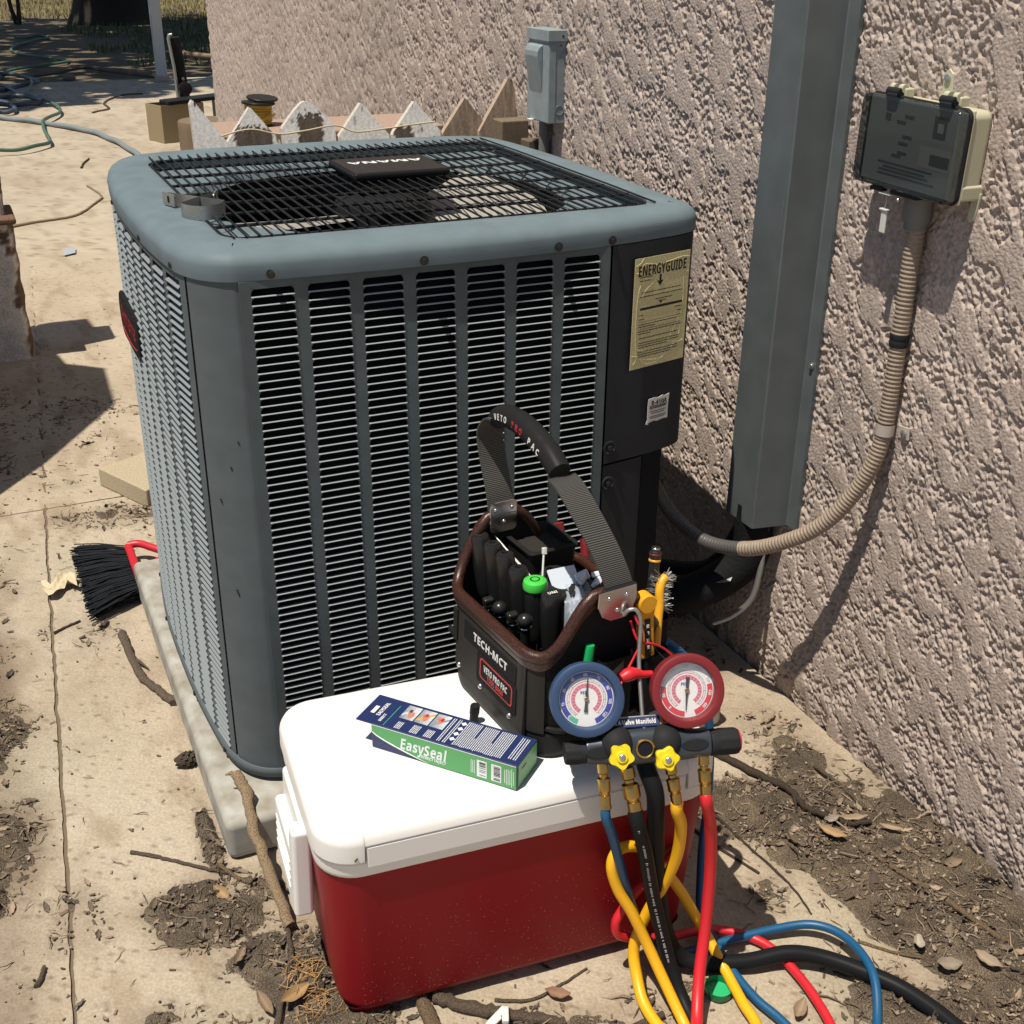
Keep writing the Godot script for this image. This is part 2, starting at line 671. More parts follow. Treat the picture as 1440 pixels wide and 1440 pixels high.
func concrete_color(x: float, z: float) -> Color:
	var b := n_big.get_noise_2d(x, z)
	var m := n_mask.get_noise_2d(x * 0.5 + 9.0, z * 0.5)
	var t := n_tiny.get_noise_2d(x, z)
	var c := Color(0.490, 0.430, 0.345).lerp(Color(0.415, 0.350, 0.270), clampf(0.35 + 0.9 * b + 0.6 * m, 0.0, 1.0))
	var st := n_mask.get_noise_2d(x * 1.3 + 20.0, z * 0.45 + 3.0) + 0.5 * n_mid.get_noise_2d(x * 0.6, z * 0.25)
	c = c.lerp(Color(0.30, 0.235, 0.165), clampf((st - 0.10) * 1.5, 0.0, 0.55))
	var edge := smoothstep(-0.300, -0.365, x + 0.05 * m) * smoothstep(-0.98, -0.80, z + 0.1 * m) * (0.35 + 0.65 * smoothstep(0.05, -0.10, z))  # left edge shade painted in together with the debris colour
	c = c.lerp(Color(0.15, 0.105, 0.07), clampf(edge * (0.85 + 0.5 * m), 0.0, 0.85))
	if z > -1.7 and x > -0.9:
		var s := soil_mask(x, z)
		c = c.lerp(Color(0.17, 0.125, 0.085), clampf(s * 1.15 - 0.10, 0.0, 0.72))
		var pale := clampf((n_mask.get_noise_2d(x * 0.35 - 4.0, z * 0.25 + 7.0) - 0.18) * 2.2, 0.0, 0.45)
		c = c.lerp(Color(0.43, 0.39, 0.30), pale)
	c = c * (1.0 + 0.16 * t)
	if t > 0.42:
		c = c.lerp(Color(0.14, 0.105, 0.07), clampf((t - 0.42) * 5.0, 0.0, 0.7))
	c.a = 1.0
	return c


# a sheet over x(u, z) with u from 0 to 1; xs gives the left and right edge at z
func sheet(z0: float, z1: float, nz: int, nx: int, left: Callable, right: Callable, height: Callable, color: Callable) -> MB:
	var b := MB.new()
	for j in nz + 1:
		var z := lerpf(z0, z1, float(j) / nz)
		var xa: float = left.call(z)
		var xb: float = right.call(z)
		for i in nx + 1:
			var x := lerpf(xa, xb, float(i) / nx)
			b.col = color.call(x, z)
			b.vert(Vector3(x, height.call(x, z), z), Vector3.UP)
	var m := nx + 1
	for j in nz + 1:
		for i in nx + 1:
			var k := j * m + i
			var a := b.v[j * m + maxi(i - 1, 0)]
			var d := b.v[j * m + mini(i + 1, nx)]
			var e := b.v[maxi(j - 1, 0) * m + i]
			var f := b.v[mini(j + 1, nz) * m + i]
			b.n[k] = (f - e).cross(d - a).normalized()
	for j in nz:
		for i in nx:
			var a := j * m + i
			b.tri(a, a + m, a + m + 1)
			b.tri(a, a + m + 1, a + 1)
	return b


func slab_height(x: float, z: float) -> float:
	return 0.0022 * n_mask.get_noise_2d(x * 0.6, z * 0.6) + 0.0011 * n_mid.get_noise_2d(x, z) + 0.0006 * n_tiny.get_noise_2d(x, z) - 0.0015


func build_ground() -> void:
	var g := thing("ground", "", "", I3, "", "structure")
	var far_color := func(x, z):
		var b := n_big.get_noise_2d(x * 0.5, z * 0.5)
		var d := n_mask.get_noise_2d(x * 0.4, z * 0.2)
		var c := Color(0.20, 0.155, 0.105).lerp(Color(0.33, 0.27, 0.17), clampf(0.5 + b + 0.5 * d, 0.0, 1.0))
		return c
	var far_h := func(x, z): return -0.035 + 0.012 * n_big.get_noise_2d(x, z) + 0.006 * n_mask.get_noise_2d(x, z)
	part(g, "yard", sheet(-120.0, 8.0, 640, 260, func(_z): return -50.0, func(_z): return 60.0, far_h, far_color), M.soil_mat)
	var near_y := func(x, z): return slab_height(x, z) - 0.006 * smoothstep(0.006, 0.0, absf(x - joint_x(z) - 0.0035)) - 0.006 * smoothstep(0.006, 0.0, absf(z + 1.478))
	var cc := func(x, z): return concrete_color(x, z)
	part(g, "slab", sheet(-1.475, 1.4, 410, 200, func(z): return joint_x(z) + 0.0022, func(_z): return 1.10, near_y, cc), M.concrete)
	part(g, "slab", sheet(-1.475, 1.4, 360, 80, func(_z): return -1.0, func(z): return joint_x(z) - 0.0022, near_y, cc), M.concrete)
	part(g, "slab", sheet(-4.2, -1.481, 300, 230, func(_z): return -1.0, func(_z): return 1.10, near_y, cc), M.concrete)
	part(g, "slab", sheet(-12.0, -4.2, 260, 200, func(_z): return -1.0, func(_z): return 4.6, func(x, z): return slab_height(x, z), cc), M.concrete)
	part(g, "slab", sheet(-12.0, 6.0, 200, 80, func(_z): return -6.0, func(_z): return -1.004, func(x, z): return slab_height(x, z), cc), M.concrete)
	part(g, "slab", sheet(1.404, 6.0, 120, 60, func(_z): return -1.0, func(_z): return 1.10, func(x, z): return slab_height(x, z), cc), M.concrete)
	var fill := MB.new()
	fill.col = Color(0.15, 0.11, 0.075)
	fill.box(at(0.05, -0.0155, -1.0), Vector3(2.1, 0.02, 6.0))
	part(g, "joint_filler", fill, M.plain_rough)
	# soil that lies over the slabs, thicker where it has drifted
	var soil_h := func(x, z):
		var s := soil_mask(x, z)
		return -0.016 + 0.036 * smoothstep(0.15, 0.9, s) + s * (0.010 * n_mid.get_noise_2d(x, z) + 0.007 * n_tiny.get_noise_2d(x, z)) + 0.002 * n_mid.get_noise_2d(x + 5.0, z)
	var soil_c := func(x, z):
		var a := n_mid.get_noise_2d(x * 0.7 + 2.0, z * 0.7)
		var t := n_tiny.get_noise_2d(x + 3.0, z)
		var c := Color(0.135, 0.106, 0.078).lerp(Color(0.30, 0.240, 0.170), clampf(0.30 + 0.8 * a + 0.5 * n_mask.get_noise_2d(x + 8.0, z), 0.0, 1.0)) * (1.0 + 0.3 * t)
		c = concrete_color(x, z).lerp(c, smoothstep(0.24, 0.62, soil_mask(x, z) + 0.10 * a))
		c.a = 1.0
		return c
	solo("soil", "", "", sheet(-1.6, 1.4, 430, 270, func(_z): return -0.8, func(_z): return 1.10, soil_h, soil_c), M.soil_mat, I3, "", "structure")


func soil_top(x: float, z: float) -> float:
	var s := soil_mask(x, z)
	return maxf(slab_height(x, z), -0.016 + 0.036 * smoothstep(0.15, 0.9, s) + s * 0.008 * n_mid.get_noise_2d(x, z))


func build_wall() -> void:
	var w := thing("stucco_wall", "pink tan house wall of coarse stucco with rough pits and smooth trowelled patches", "wall")
	var crumb := noise(61, 66.0, 4, FastNoiseLite.TYPE_SIMPLEX)
	var grit := noise(62, 125.0, 2)
	var cells := noise(67, 120.0, 1, FastNoiseLite.TYPE_CELLULAR)
	var pits := noise(66, 36.0, 2)
	var low := noise(63, 9.5, 3)
	var wide := noise(64, 2.2, 3)
	var strokes := noise(65, 16.0, 3)
	var height := func(z: float, y: float) -> float:
		# trowelled plates in slanting strokes with ragged broken edges, crumbs between them
		var u := z * 0.82 + y * 0.57
		var q := y * 0.82 - z * 0.57
		var lo := low.get_noise_2d(u * 1.4, q * 0.85)
		var st := strokes.get_noise_2d(u * 1.35, q * 0.65)
		var a := crumb.get_noise_2d(z, y)
		var b := grit.get_noise_2d(z, y)
		var grain := clampf(-1.15 * cells.get_noise_2d(z, y) - 0.1, 0.0, 1.0)
		var p := smoothstep(-0.04, 0.04, 0.60 * lo + 0.55 * st + 0.22 * a + 0.09 * b + 0.02)
		var c1 := smoothstep(-0.14, 0.12, a)
		var plate := 0.0036 + 0.0012 * st + 0.0003 * b
		var pit := smoothstep(0.20, 0.42, pits.get_noise_2d(z, y)) * 0.0030
		var rubble := -0.0006 + 0.0017 * c1 + 0.0026 * grain * (0.55 + 0.45 * c1) + 0.0010 * b - pit
		return lerpf(rubble, plate, p) + 0.0026 * wide.get_noise_2d(z, y)
	var patch := func(called: String, z0: float, z1: float, y0: float, y1: float, cell: float):
		var nz := int((z1 - z0) / cell)
		var ny := int((y1 - y0) / cell)
		var b := MB.new()
		var m := nz + 1
		b.v.resize(m * (ny + 1))
		b.n.resize(m * (ny + 1))
		b.uv.resize(m * (ny + 1))
		b.c.resize(m * (ny + 1))
		var H := PackedFloat32Array()
		H.resize(m * (ny + 1))
		for j in ny + 1:
			var y := y0 + (y1 - y0) * j / ny
			for i in m:
				var z := z0 + (z1 - z0) * i / nz
				var k := j * m + i
				var h: float = height.call(z, y)
				if y < 0.06:
					h -= 0.012 * (0.06 - y) / 0.06 * (0.5 + low.get_noise_2d(z * 2.0, 3.0))
				H[k] = h
				b.v[k] = Vector3(1.10 - h, y, z)
				var tint := 1.0 + 0.10 * wide.get_noise_2d(z * 0.7 + 5.0, y * 0.7) + 0.06 * low.get_noise_2d(z + 3.0, y)
				var dirt := smoothstep(0.10, -0.02, y) * 0.3
				b.c[k] = Color(0.500 * tint, 0.420 * tint, 0.378 * tint).lerp(Color(0.22, 0.17, 0.12), dirt)
		for j in ny + 1:
			for i in m:
				var hz := H[j * m + mini(i + 1, nz)] - H[j * m + maxi(i - 1, 0)]
				var hy := H[mini(j + 1, ny) * m + i] - H[maxi(j - 1, 0) * m + i]
				b.n[j * m + i] = Vector3(-2.0 * cell, -hy, -hz).normalized()
		b.ix.resize(nz * ny * 6)
		var o := 0
		for j in ny:
			for i in nz:
				var a := j * m + i
				b.ix[o] = a
				b.ix[o + 1] = a + m
				b.ix[o + 2] = a + 1
				b.ix[o + 3] = a + 1
				b.ix[o + 4] = a + m
				b.ix[o + 5] = a + m + 1
				o += 6
		part(w, called, b, M.stucco)
	patch.call("stucco_coat", -0.70, 0.80, -0.05, 1.46, 0.0025)
	patch.call("stucco_coat", -2.2, -0.70, 0.2, 1.46, 0.0042)
	patch.call("stucco_coat", -5.22, -2.2, 0.2, 1.46, 0.0072)
	patch.call("stucco_coat", -5.22, -0.70, -0.05, 0.2, 0.010)
	patch.call("stucco_coat", 0.80, 3.2, -0.05, 1.46, 0.011)
	patch.call("stucco_coat", -5.22, 3.2, 1.46, 2.75, 0.02)
	var core := MB.new()
	core.col = Color(0.47, 0.375, 0.315)
	core.box(at(1.225, 1.34, -1.01), Vector3(0.23, 2.80, 8.42))
	core.box(at(3.0, 1.34, -5.10), Vector3(3.32, 2.80, 0.24))
	part(w, "wall_core", core, M.stucco)


func ground_path(pts: Array, y: float) -> Array:
	var o := []
	for p in pts:
		o.append(Vector3(p[0], y, p[1]))
	return spline(o, 6)


func garden_hose(called: String, label: String, m: Material, pts: Array, r: float, y := 0.012, group := "") -> MeshInstance3D:
	var b := MB.new()
	var p := ground_path(pts, y)
	for i in p.size():
		p[i].y += 0.004 * sin(i * 0.7)
	b.tube(p, r, 8)
	return solo(called, label, "garden hose", b, m, I3, group)


func build_background() -> void:
	# painted post far back and the tree that shades the yard
	var post := thing("porch_post", "slim grey white post standing at the far edge of the concrete", "post")
	var pb := MB.new()
	pb.rbox(at(1.858, 1.45, -11.7), Vector3(0.10, 2.9, 0.10), 0.004, 1)
	part(post, "shaft", pb, vcol_mat("post_paint", 0.56, 0.56, 0.55, 0.7))
	var pf := MB.new()
	pf.box(at(1.858, 0.03, -11.7), Vector3(0.125, 0.06, 0.125))
	part(post, "foot_bracket", pf, M.galvanised)

	var tree := thing("shade_tree", "thick dark tree trunk in the shaded yard beyond the concrete", "tree")
	var tr := MB.new()
	var rings := []
	var tn := noise(71, 1.6, 4)
	for j in 26:
		var y := -0.1 + 3.4 * pow(j / 25.0, 1.3)
		var ring := PackedVector3Array()
		for k in 40:
			var a := TAU * k / 40
			var r := 0.56 + 0.14 * exp(-y * 4.0) + 0.05 * tn.get_noise_2d(cos(a) * 2.0 + sin(a) * 3.0, y * 0.6) + 0.035 * absf(sin(a * 9.0 + y * 0.6))
			ring.append(Vector3(2.68 + r * cos(a) + 0.05 * y, y, -21.4 + r * sin(a) + 0.12 * y))
		rings.append(ring)
	tr.col = Color(0.045, 0.036, 0.030)
	tr.loft(rings, true)
	part(tree, "trunk", tr, M.bark_mat)
	var lm := MB.new()
	lm.col = Color(0.045, 0.035, 0.028)
	var rng := RandomNumberGenerator.new()
	rng.seed = 77
	for k in 7:
		var a := TAU * k / 7.0
		var tip := Vector3(2.6 + 4.0 * cos(a), 5.6 + rng.randf() * 1.4, -17.6 + 4.6 * sin(a))
		lm.tube(spline([Vector3(2.75, 2.9, -21.0), Vector3(2.75, 2.9, -21.0).lerp(tip, 0.45) + Vector3(0, 0.8, 0), tip], 8), [0.26, 0.24, 0.22, 0.2, 0.18, 0.17, 0.16, 0.15, 0.14, 0.13, 0.12, 0.11, 0.10, 0.09, 0.08, 0.07, 0.05], 8)
	part(tree, "limb", lm, M.bark_mat)
	var leaf := MB.new()
	leaf.col = Color(1, 1, 1)
	leaf.quad(Vector3(-0.5, 0, -0.32), Vector3(0.5, 0, -0.32), Vector3(0.5, 0.12, 0.32), Vector3(-0.5, -0.1, 0.32))
	leaf.quad(Vector3(-0.3, -0.3, -0.1), Vector3(0.35, -0.2, 0.2), Vector3(0.3, 0.35, 0.2), Vector3(-0.35, 0.3, -0.15))
	var list := []
	for k in 7000:
		var q := Vector3(rng.randfn(0, 0.55), rng.randfn(0, 0.5), rng.randfn(0, 0.55))
		if q.length() > 1.25:
			continue
		var p := Vector3(3.0, 7.2, -16.9) + q * Vector3(6.6, 2.3, 5.2)
		if p.z > -11.6 or p.z < -22.6:
			continue
		var s := rng.randf_range(0.22, 0.5)
		var g := rng.randf_range(0.7, 1.3)
		list.append([Transform3D(Basis.from_euler(Vector3(rng.randf() * 6.3, rng.randf() * 6.3, rng.randf() * 6.3)).scaled(Vector3.ONE * s), p), Color(0.05 * g, 0.085 * g, 0.025 * g)])
	for k in 420:
		var p := Vector3(-1.3 + rng.randfn(0, 1.1), 7.0 + rng.randfn(0, 0.6), -10.6 + rng.randfn(0, 0.75))
		if p.z > -9.0 - 0.35 * (p.x + 2.4):
			continue
		var g := rng.randf_range(0.7, 1.3)
		list.append([Transform3D(Basis.from_euler(Vector3(rng.randf() * 6.3, rng.randf() * 6.3, rng.randf() * 6.3)).scaled(Vector3.ONE * rng.randf_range(0.22, 0.45)), p), Color(0.05 * g, 0.085 * g, 0.025 * g)])
	scatter(tree, "crown", leaf, M.grass_mat, list, "stuff")

	# legs of something wooden that stands far off, cut by the top of the picture
	var far := thing("far_wooden_legs", "pair of thin wooden legs standing far off at the top left", "legs")
	for q in [[Vector3(1.03, 0.5, -21.2), Vector3(1.07, 0.2, -21.3), Vector3(1.13, -0.02, -21.5)], [Vector3(1.19, 0.5, -21.2), Vector3(1.18, 0.2, -21.3), Vector3(1.16, -0.02, -21.4)]]:
		var b := MB.new()
		b.col = Color(0.10, 0.075, 0.055)
		b.tube(q, [0.03, 0.035, 0.045], 7)
		part(far, "stem", b, M.bark_mat)

	# grass in the yard
	var blade := MB.new()
	blade.col = Color(1, 1, 1)
	blade.quad(Vector3(-0.5, 0, 0), Vector3(0.5, 0, 0), Vector3(0.25, 0.6, 0.1), Vector3(-0.25, 0.6, 0.1))
	blade.face3(Vector3(-0.25, 0.6, 0.1), Vector3(0.25, 0.6, 0.1), Vector3(0.05, 1.0, 0.32))
	list = []
	for k in 26000:
		var p := Vector3(rng.randf_range(-1.0, 7.5), -0.03, rng.randf_range(-31.0, -12.4))
		var d := n_big.get_noise_2d(p.x * 0.5, p.z * 0.3)
		var green := smoothstep(1.8, 2.4, p.x + 0.8 * d) * smoothstep(-13.2, -14.0, p.z)
		if green < 0.1 and (p.z > -22.5 or rng.randf() < 0.55):
			continue
		if green >= 0.1 and rng.randf() < 0.35:
			continue
		var dry := smoothstep(-20.0, -23.0, p.z)
		var c := Color(0.045, 0.085, 0.025).lerp(Color(0.34, 0.29, 0.11), clampf(dry * 0.9 + rng.randfn(0.0, 0.15), 0.0, 1.0)) * rng.randf_range(0.75, 1.25)
		list.append([Transform3D(Basis(Vector3.UP, rng.randf() * TAU) * Basis.from_scale(Vector3(0.02, rng.randf_range(0.05, 0.11), 0.09)), p), c])
	var gr := scatter(self, "yard_grass", blade, M.grass_mat, list, "stuff")
	meta(gr, "grass growing in the yard behind the porch post, dry and yellow further back", "grass")

	# hoses on the concrete
	garden_hose("garden_hose", "pale green garden hose snaking toward the left edge of the concrete", M.garden_green, [[-0.4, -7.43], [-0.01, -7.43], [0.05, -7.44], [0.22, -7.47], [0.37, -7.66], [0.41, -7.82], [0.42, -8.39], [0.46, -8.89], [0.56, -9.12], [0.64, -9.43], [0.64, -9.89], [0.56, -10.29], [0.50, -10.78], [0.51, -11.02], [0.59, -11.58], [0.62, -12.06]], 0.013, 0.036)
	garden_hose("garden_hose", "thick grey green hose running behind the condenser corner", M.garden_grey, [[-0.4, -9.6], [0.10, -9.34], [0.16, -9.27], [0.31, -9.08], [0.46, -8.84], [0.64, -8.48], [0.75, -8.23], [0.81, -7.93], [0.86, -7.62], [0.89, -7.25], [0.91, -6.92], [0.93, -6.3]], 0.019, 0.02)
	var bl := [[-0.3, -9.9], [0.11, -9.98], [0.20, -10.04], [0.38, -9.98], [0.51, -10.04], [0.56, -10.24], [0.46, -10.56], [0.31, -10.61], [0.13, -10.40], [0.0, -10.1], [0.10, -9.48], [0.17, -9.53], [0.25, -9.54], [0.30, -9.65], [0.30, -9.85], [0.26, -10.18], [0.14, -10.28], [0.0, -10.6], [0.10, -11.3], [0.22, -11.71], [0.34, -11.40], [0.41, -10.75], [0.31, -10.56]]
	garden_hose("garden_hose", "slate blue hose lying in loops at the left edge of the concrete", M.garden_blue, bl, 0.019, 0.03)
	garden_hose("garden_hose", "blue hose bent in a hairpin at the edge of the shaded yard", M.garden_blue, [[-0.2, -11.5], [0.18, -11.46], [0.27, -11.23], [0.45, -11.56], [0.65, -11.91], [0.67, -12.11], [0.57, -12.53], [0.40, -12.89], [0.28, -12.86], [-0.1, -12.6]], 0.02, 0.012)
	garden_hose("garden_hose", "thin dark hose zigzagging away over the shaded dirt", M.garden_green, [[0.1, -12.4], [0.31, -12.54], [0.39, -12.98], [0.47, -13.36], [0.82, -13.87], [1.18, -14.22], [1.16, -14.53], [1.04, -14.88], [0.82, -15.27], [0.70, -15.86], [0.70, -16.26], [0.83, -16.91], [1.07, -17.59], [1.29, -18.00], [1.33, -18.20], [1.25, -18.46], [1.05, -18.28], [0.87, -18.07]], 0.016, -0.01)
	var br := MB.new()
	br.col = Color(0.14, 0.105, 0.075)
	br.tube(ground_path([[0.6, -12.4], [0.73, -12.55], [0.93, -12.77], [1.27, -13.27], [1.43, -12.88], [1.61, -12.49], [1.86, -11.95]], 0.01), 0.016, 6)
	solo("fallen_branch", "long thin bent branch lying along the edge of the shaded dirt", "branch", br, M.bark_mat)
	br = MB.new()
	br.col = Color(0.42, 0.33, 0.24)
	br.tube([Vector3(2.42, 0.10, -13.75), Vector3(2.52, 0.09, -13.6), Vector3(2.95, 0.07, -13.0)], [0.02, 0.035, 0.03], 7)
	br.tube([Vector3(2.52, 0.09, -13.6), Vector3(2.44, 0.13, -13.65)], [0.02, 0.006], 6)
	solo("pale_stick", "pale stick poking out from behind the house corner", "stick", br, M.bark_mat)
	var stn := MB.new()
	stn.col = Color(0.30, 0.26, 0.23)
	stn.sphere(at(1.0, 0.01, -12.25), 0.07, 0.045, 10, 6)
	solo("stone", "rounded pale stone at the far edge of the concrete", "stone", stn, M.bark_mat)
	# crack in the concrete, drawn as a thin dark tube half sunk in it
	var ck := MB.new()
	ck.col = Color(0.12, 0.09, 0.06)
	ck.tube(ground_path([[0.90, -9.45], [0.94, -9.52], [1.06, -9.68], [1.07, -10.06], [1.19, -10.42], [1.34, -10.64], [1.50, -10.67]], 0.0), 0.012, 6)
	solo("concrete_crack", "thin dark crack curling over the sunny concrete", "vine", ck, M.bark_mat)

	# things standing by the house corner
	var bx := thing("cardboard_box", "open tan cardboard box standing by the house corner", "box")
	var cb := MB.new()
	var bt := Transform3D(Basis(Vector3.UP, 0.35), Vector3(1.30, 0.0, -7.75))
	for q in [[Vector3(-0.17, 0.13, 0), Vector3(0.008, 0.26, 0.22)], [Vector3(0.17, 0.13, 0), Vector3(0.008, 0.26, 0.22)], [Vector3(0, 0.13, 0.106), Vector3(0.332, 0.26, 0.008)], [Vector3(0, 0.13, -0.106), Vector3(0.332, 0.26, 0.008)], [Vector3(0, 0.006, 0), Vector3(0.33, 0.01, 0.2)]]:
		cb = MB.new()
		cb.box(bt * at(q[0].x, q[0].y, q[0].z), q[1])
		part(bx, "panel", cb, M.tan_card)
	var ty := thing("black_tray", "flat black tray resting across the top of the cardboard box", "tray")
	cb = MB.new()
	cb.rbox(Transform3D(Basis(Vector3.UP, 0.25) * Basis(Vector3(0, 0, 1), 0.04), Vector3(1.42, 0.285, -7.7)), Vector3(0.44, 0.028, 0.16), 0.006, 1)
	part(ty, "base", cb, M.bag_plastic)
	cb = MB.new()
	cb.rbox(at(1.66, 0.20, -7.75), Vector3(0.15, 0.17, 0.14), 0.01, 1)
	solo("black_case", "small black case beside the cardboard box", "case", cb, M.bag_plastic)
	var ps := thing("folding_handle", "upright black metal bar with a round pivot behind the cardboard box", "handle")
	cb = MB.new()
	cb.rbox(Transform3D(Basis(Vector3(0, 0, 1), 0.075), Vector3(1.46, 0.44, -8.3)), Vector3(0.075, 0.46, 0.05), 0.008, 1)
	part(ps, "bar", cb, M.bag_plastic)
	cb = MB.new()
	cb.tube([Vector3(1.418, 0.20, -8.26), Vector3(1.412, 0.45, -8.26), Vector3(1.390, 0.66, -8.26), Vector3(1.398, 0.685, -8.26), Vector3(1.42, 0.688, -8.26)], 0.012, 7)
	part(ps, "edge_rail", cb, M.galvanised)
	cb = MB.new()
	cb.lathe(Transform3D(Basis(Vector3(1, 0, 0), PI / 2), Vector3(1.478, 0.30, -8.27)), [Vector2(0.05, 0.0), Vector2(0.05, 0.03), Vector2(0.04, 0.036), Vector2(0.0, 0.036)], 18)
	part(ps, "pivot", cb, M.bag_plastic)
	cb = MB.new()
	cb.lathe(Transform3D(Basis(Vector3(1, 0, 0), PI / 2), Vector3(1.47, 0.37, -8.262)), [Vector2(0.012, 0.0), Vector2(0.01, 0.012), Vector2(0.0, 0.012)], 10)
	part(ps, "bolt", cb, M.screw_bright)

	var stp := thing("log_stump", "short pale log stump in front of the cardboard box", "stump")
	var sb := MB.new()
	var srings := []
	for j in 6:
		var ring := PackedVector3Array()
		for k in 40:
			var a := TAU * k / 40
			var r := 0.20 + 0.012 * tn.get_noise_2d(a * 3.0, 1.0) + 0.006 * sin(a * 13.0) - (0.012 if j == 5 else 0.0)
			ring.append(Vector3(1.42 + r * cos(a), [0.0, 0.05, 0.1, 0.15, 0.195, 0.205][j], -7.2 + r * sin(a)))
		srings.append(ring)
	sb.col = Color(0.36, 0.265, 0.185)
	sb.loft(srings, true, false, false, true)
	part(stp, "bark", sb, M.bark_mat)
	sb = MB.new()
	sb.col = Color(0.40, 0.31, 0.21)
	sb.cap(srings[5], true)
	part(stp, "cut_face", sb, M.bark_mat)

	build_left_wall()


func vcol_mat(called: String, r: float, g: float, b: float, rough: float) -> StandardMaterial3D:
	return mat(called, r, g, b, rough, 0.0, M.grain, 4.0)


func scatter(parent: Node, called: String, mb: MB, m: Material, list: Array, kind := "") -> MultiMeshInstance3D:
	var mm := MultiMesh.new()
	mm.transform_format = MultiMesh.TRANSFORM_3D
	mm.use_colors = true
	mm.mesh = mb.mesh()
	mm.instance_count = list.size()
	for i in list.size():
		mm.set_instance_transform(i, list[i][0])
		mm.set_instance_color(i, list[i][1])
	var o := MultiMeshInstance3D.new()
	o.name = numbered(called) if parent == self else child_name(parent, called)
	o.multimesh = mm
	o.material_override = m
	if kind:
		o.set_meta("kind", kind)
	parent.add_child(o, true)
	return o


# the whitewashed wall end at the left edge; a shadow casting wall is added out of the picture
func build_left_wall() -> void:
	var w := thing("garden_wall", "whitewashed crumbling wall end with brown chipped edge at the left of the walk", "wall")
	var pn := noise(81, 14.0, 5)
	var chip := noise(82, 7.0, 4)
	var face := func(x0: float, x1: float, y0: float, y1: float, z: float, edge: float) -> MB:
		var b := MB.new()
		var nx := int((x1 - x0) / 0.008)
		var ny := int((y1 - y0) / 0.008)
		for j in ny + 1:
			var y := lerpf(y0, y1, float(j) / ny)
			for i in nx + 1:
				var x := lerpf(x0, x1, float(i) / nx)
				var wob := 0.007 * chip.get_noise_2d(y * 1.5, 2.0)
				var xx := x + wob * smoothstep(x1 - 0.08, x1, x) + (0.026 * (0.5 - y)) * smoothstep(x1 - 0.3, x1, x) * 0.0
				var bare := clampf(smoothstep(edge, edge * 0.4, x1 - x + 0.03 * chip.get_noise_2d(x, y)) + smoothstep(0.36, 0.46, chip.get_noise_2d(x + 5.0, y)), 0.0, 1.0)
				var c := Color(0.76, 0.74, 0.70).lerp(Color(0.17, 0.11, 0.075), bare) * (1.0 + 0.18 * pn.get_noise_2d(x, y))
				c.a = 1.0
				b.col = c
				b.vert(Vector3(xx, y, z + 0.006 * pn.get_noise_2d(x, y) - 0.006 * bare - 0.03 * smoothstep(x1 - 0.02, x1, x)), Vector3(0, 0, 1))
		var m := nx + 1
		for j in ny + 1:
			for i in m:
				var a := b.v[j * m + maxi(i - 1, 0)]
				var d := b.v[j * m + mini(i + 1, nx)]
				var e := b.v[maxi(j - 1, 0) * m + i]
				var f := b.v[mini(j + 1, ny) * m + i]
				b.n[j * m + i] = (d - a).cross(f - e).normalized()
		for j in ny:
			for i in nx:
				var a := j * m + i
				b.tri(a, a + 1, a + m + 1)
				b.tri(a, a + m + 1, a + m)
		return b
	part(w, "lower_face", face.call(-0.75, -0.104, -0.02, 0.49, -2.80, 0.022), M.stucco)
	var bk := MB.new()
	bk.col = Color(0.17, 0.10, 0.065)
	bk.box(at(-0.43, 0.235, -2.93), Vector3(0.62, 0.50, 0.20))
	bk.rbox(at(-0.42, 0.494, -2.90), Vector3(0.655, 0.022, 0.26), 0.008, 1)
	part(w, "core", bk, M.stucco)
	part(w, "upper_face", face.call(-0.75, -0.118, 0.505, 0.95, -2.83, 0.006), M.stucco)
	bk = MB.new()
	bk.col = Color(0.40, 0.38, 0.35)
	bk.box(at(-0.44, 0.73, -2.93), Vector3(0.62, 0.45, 0.17))
	# added unseen wall toward the viewer, its top cut to cast the ground shadow
	bk.prism(Transform3D(Basis(Vector3(0, 0, 1), Vector3(0, 1, 0), Vector3(-1, 0, 0)), Vector3(-0.62, 0, 0)), PackedVector2Array([Vector2(-3.0, -0.02), Vector2(-3.0, 2.2), Vector2(-2.80, 2.25), Vector2(-2.70, 1.72), Vector2(-2.50, 1.80), Vector2(-2.36, 2.15), Vector2(-1.98, 2.1), Vector2(-1.80, 1.7), Vector2(-1.66, 1.4), Vector2(-1.5, 0.95), Vector2(-1.40, -0.02)]), 0.14)
	part(w, "core_and_shadow_wall", bk, M.stucco)


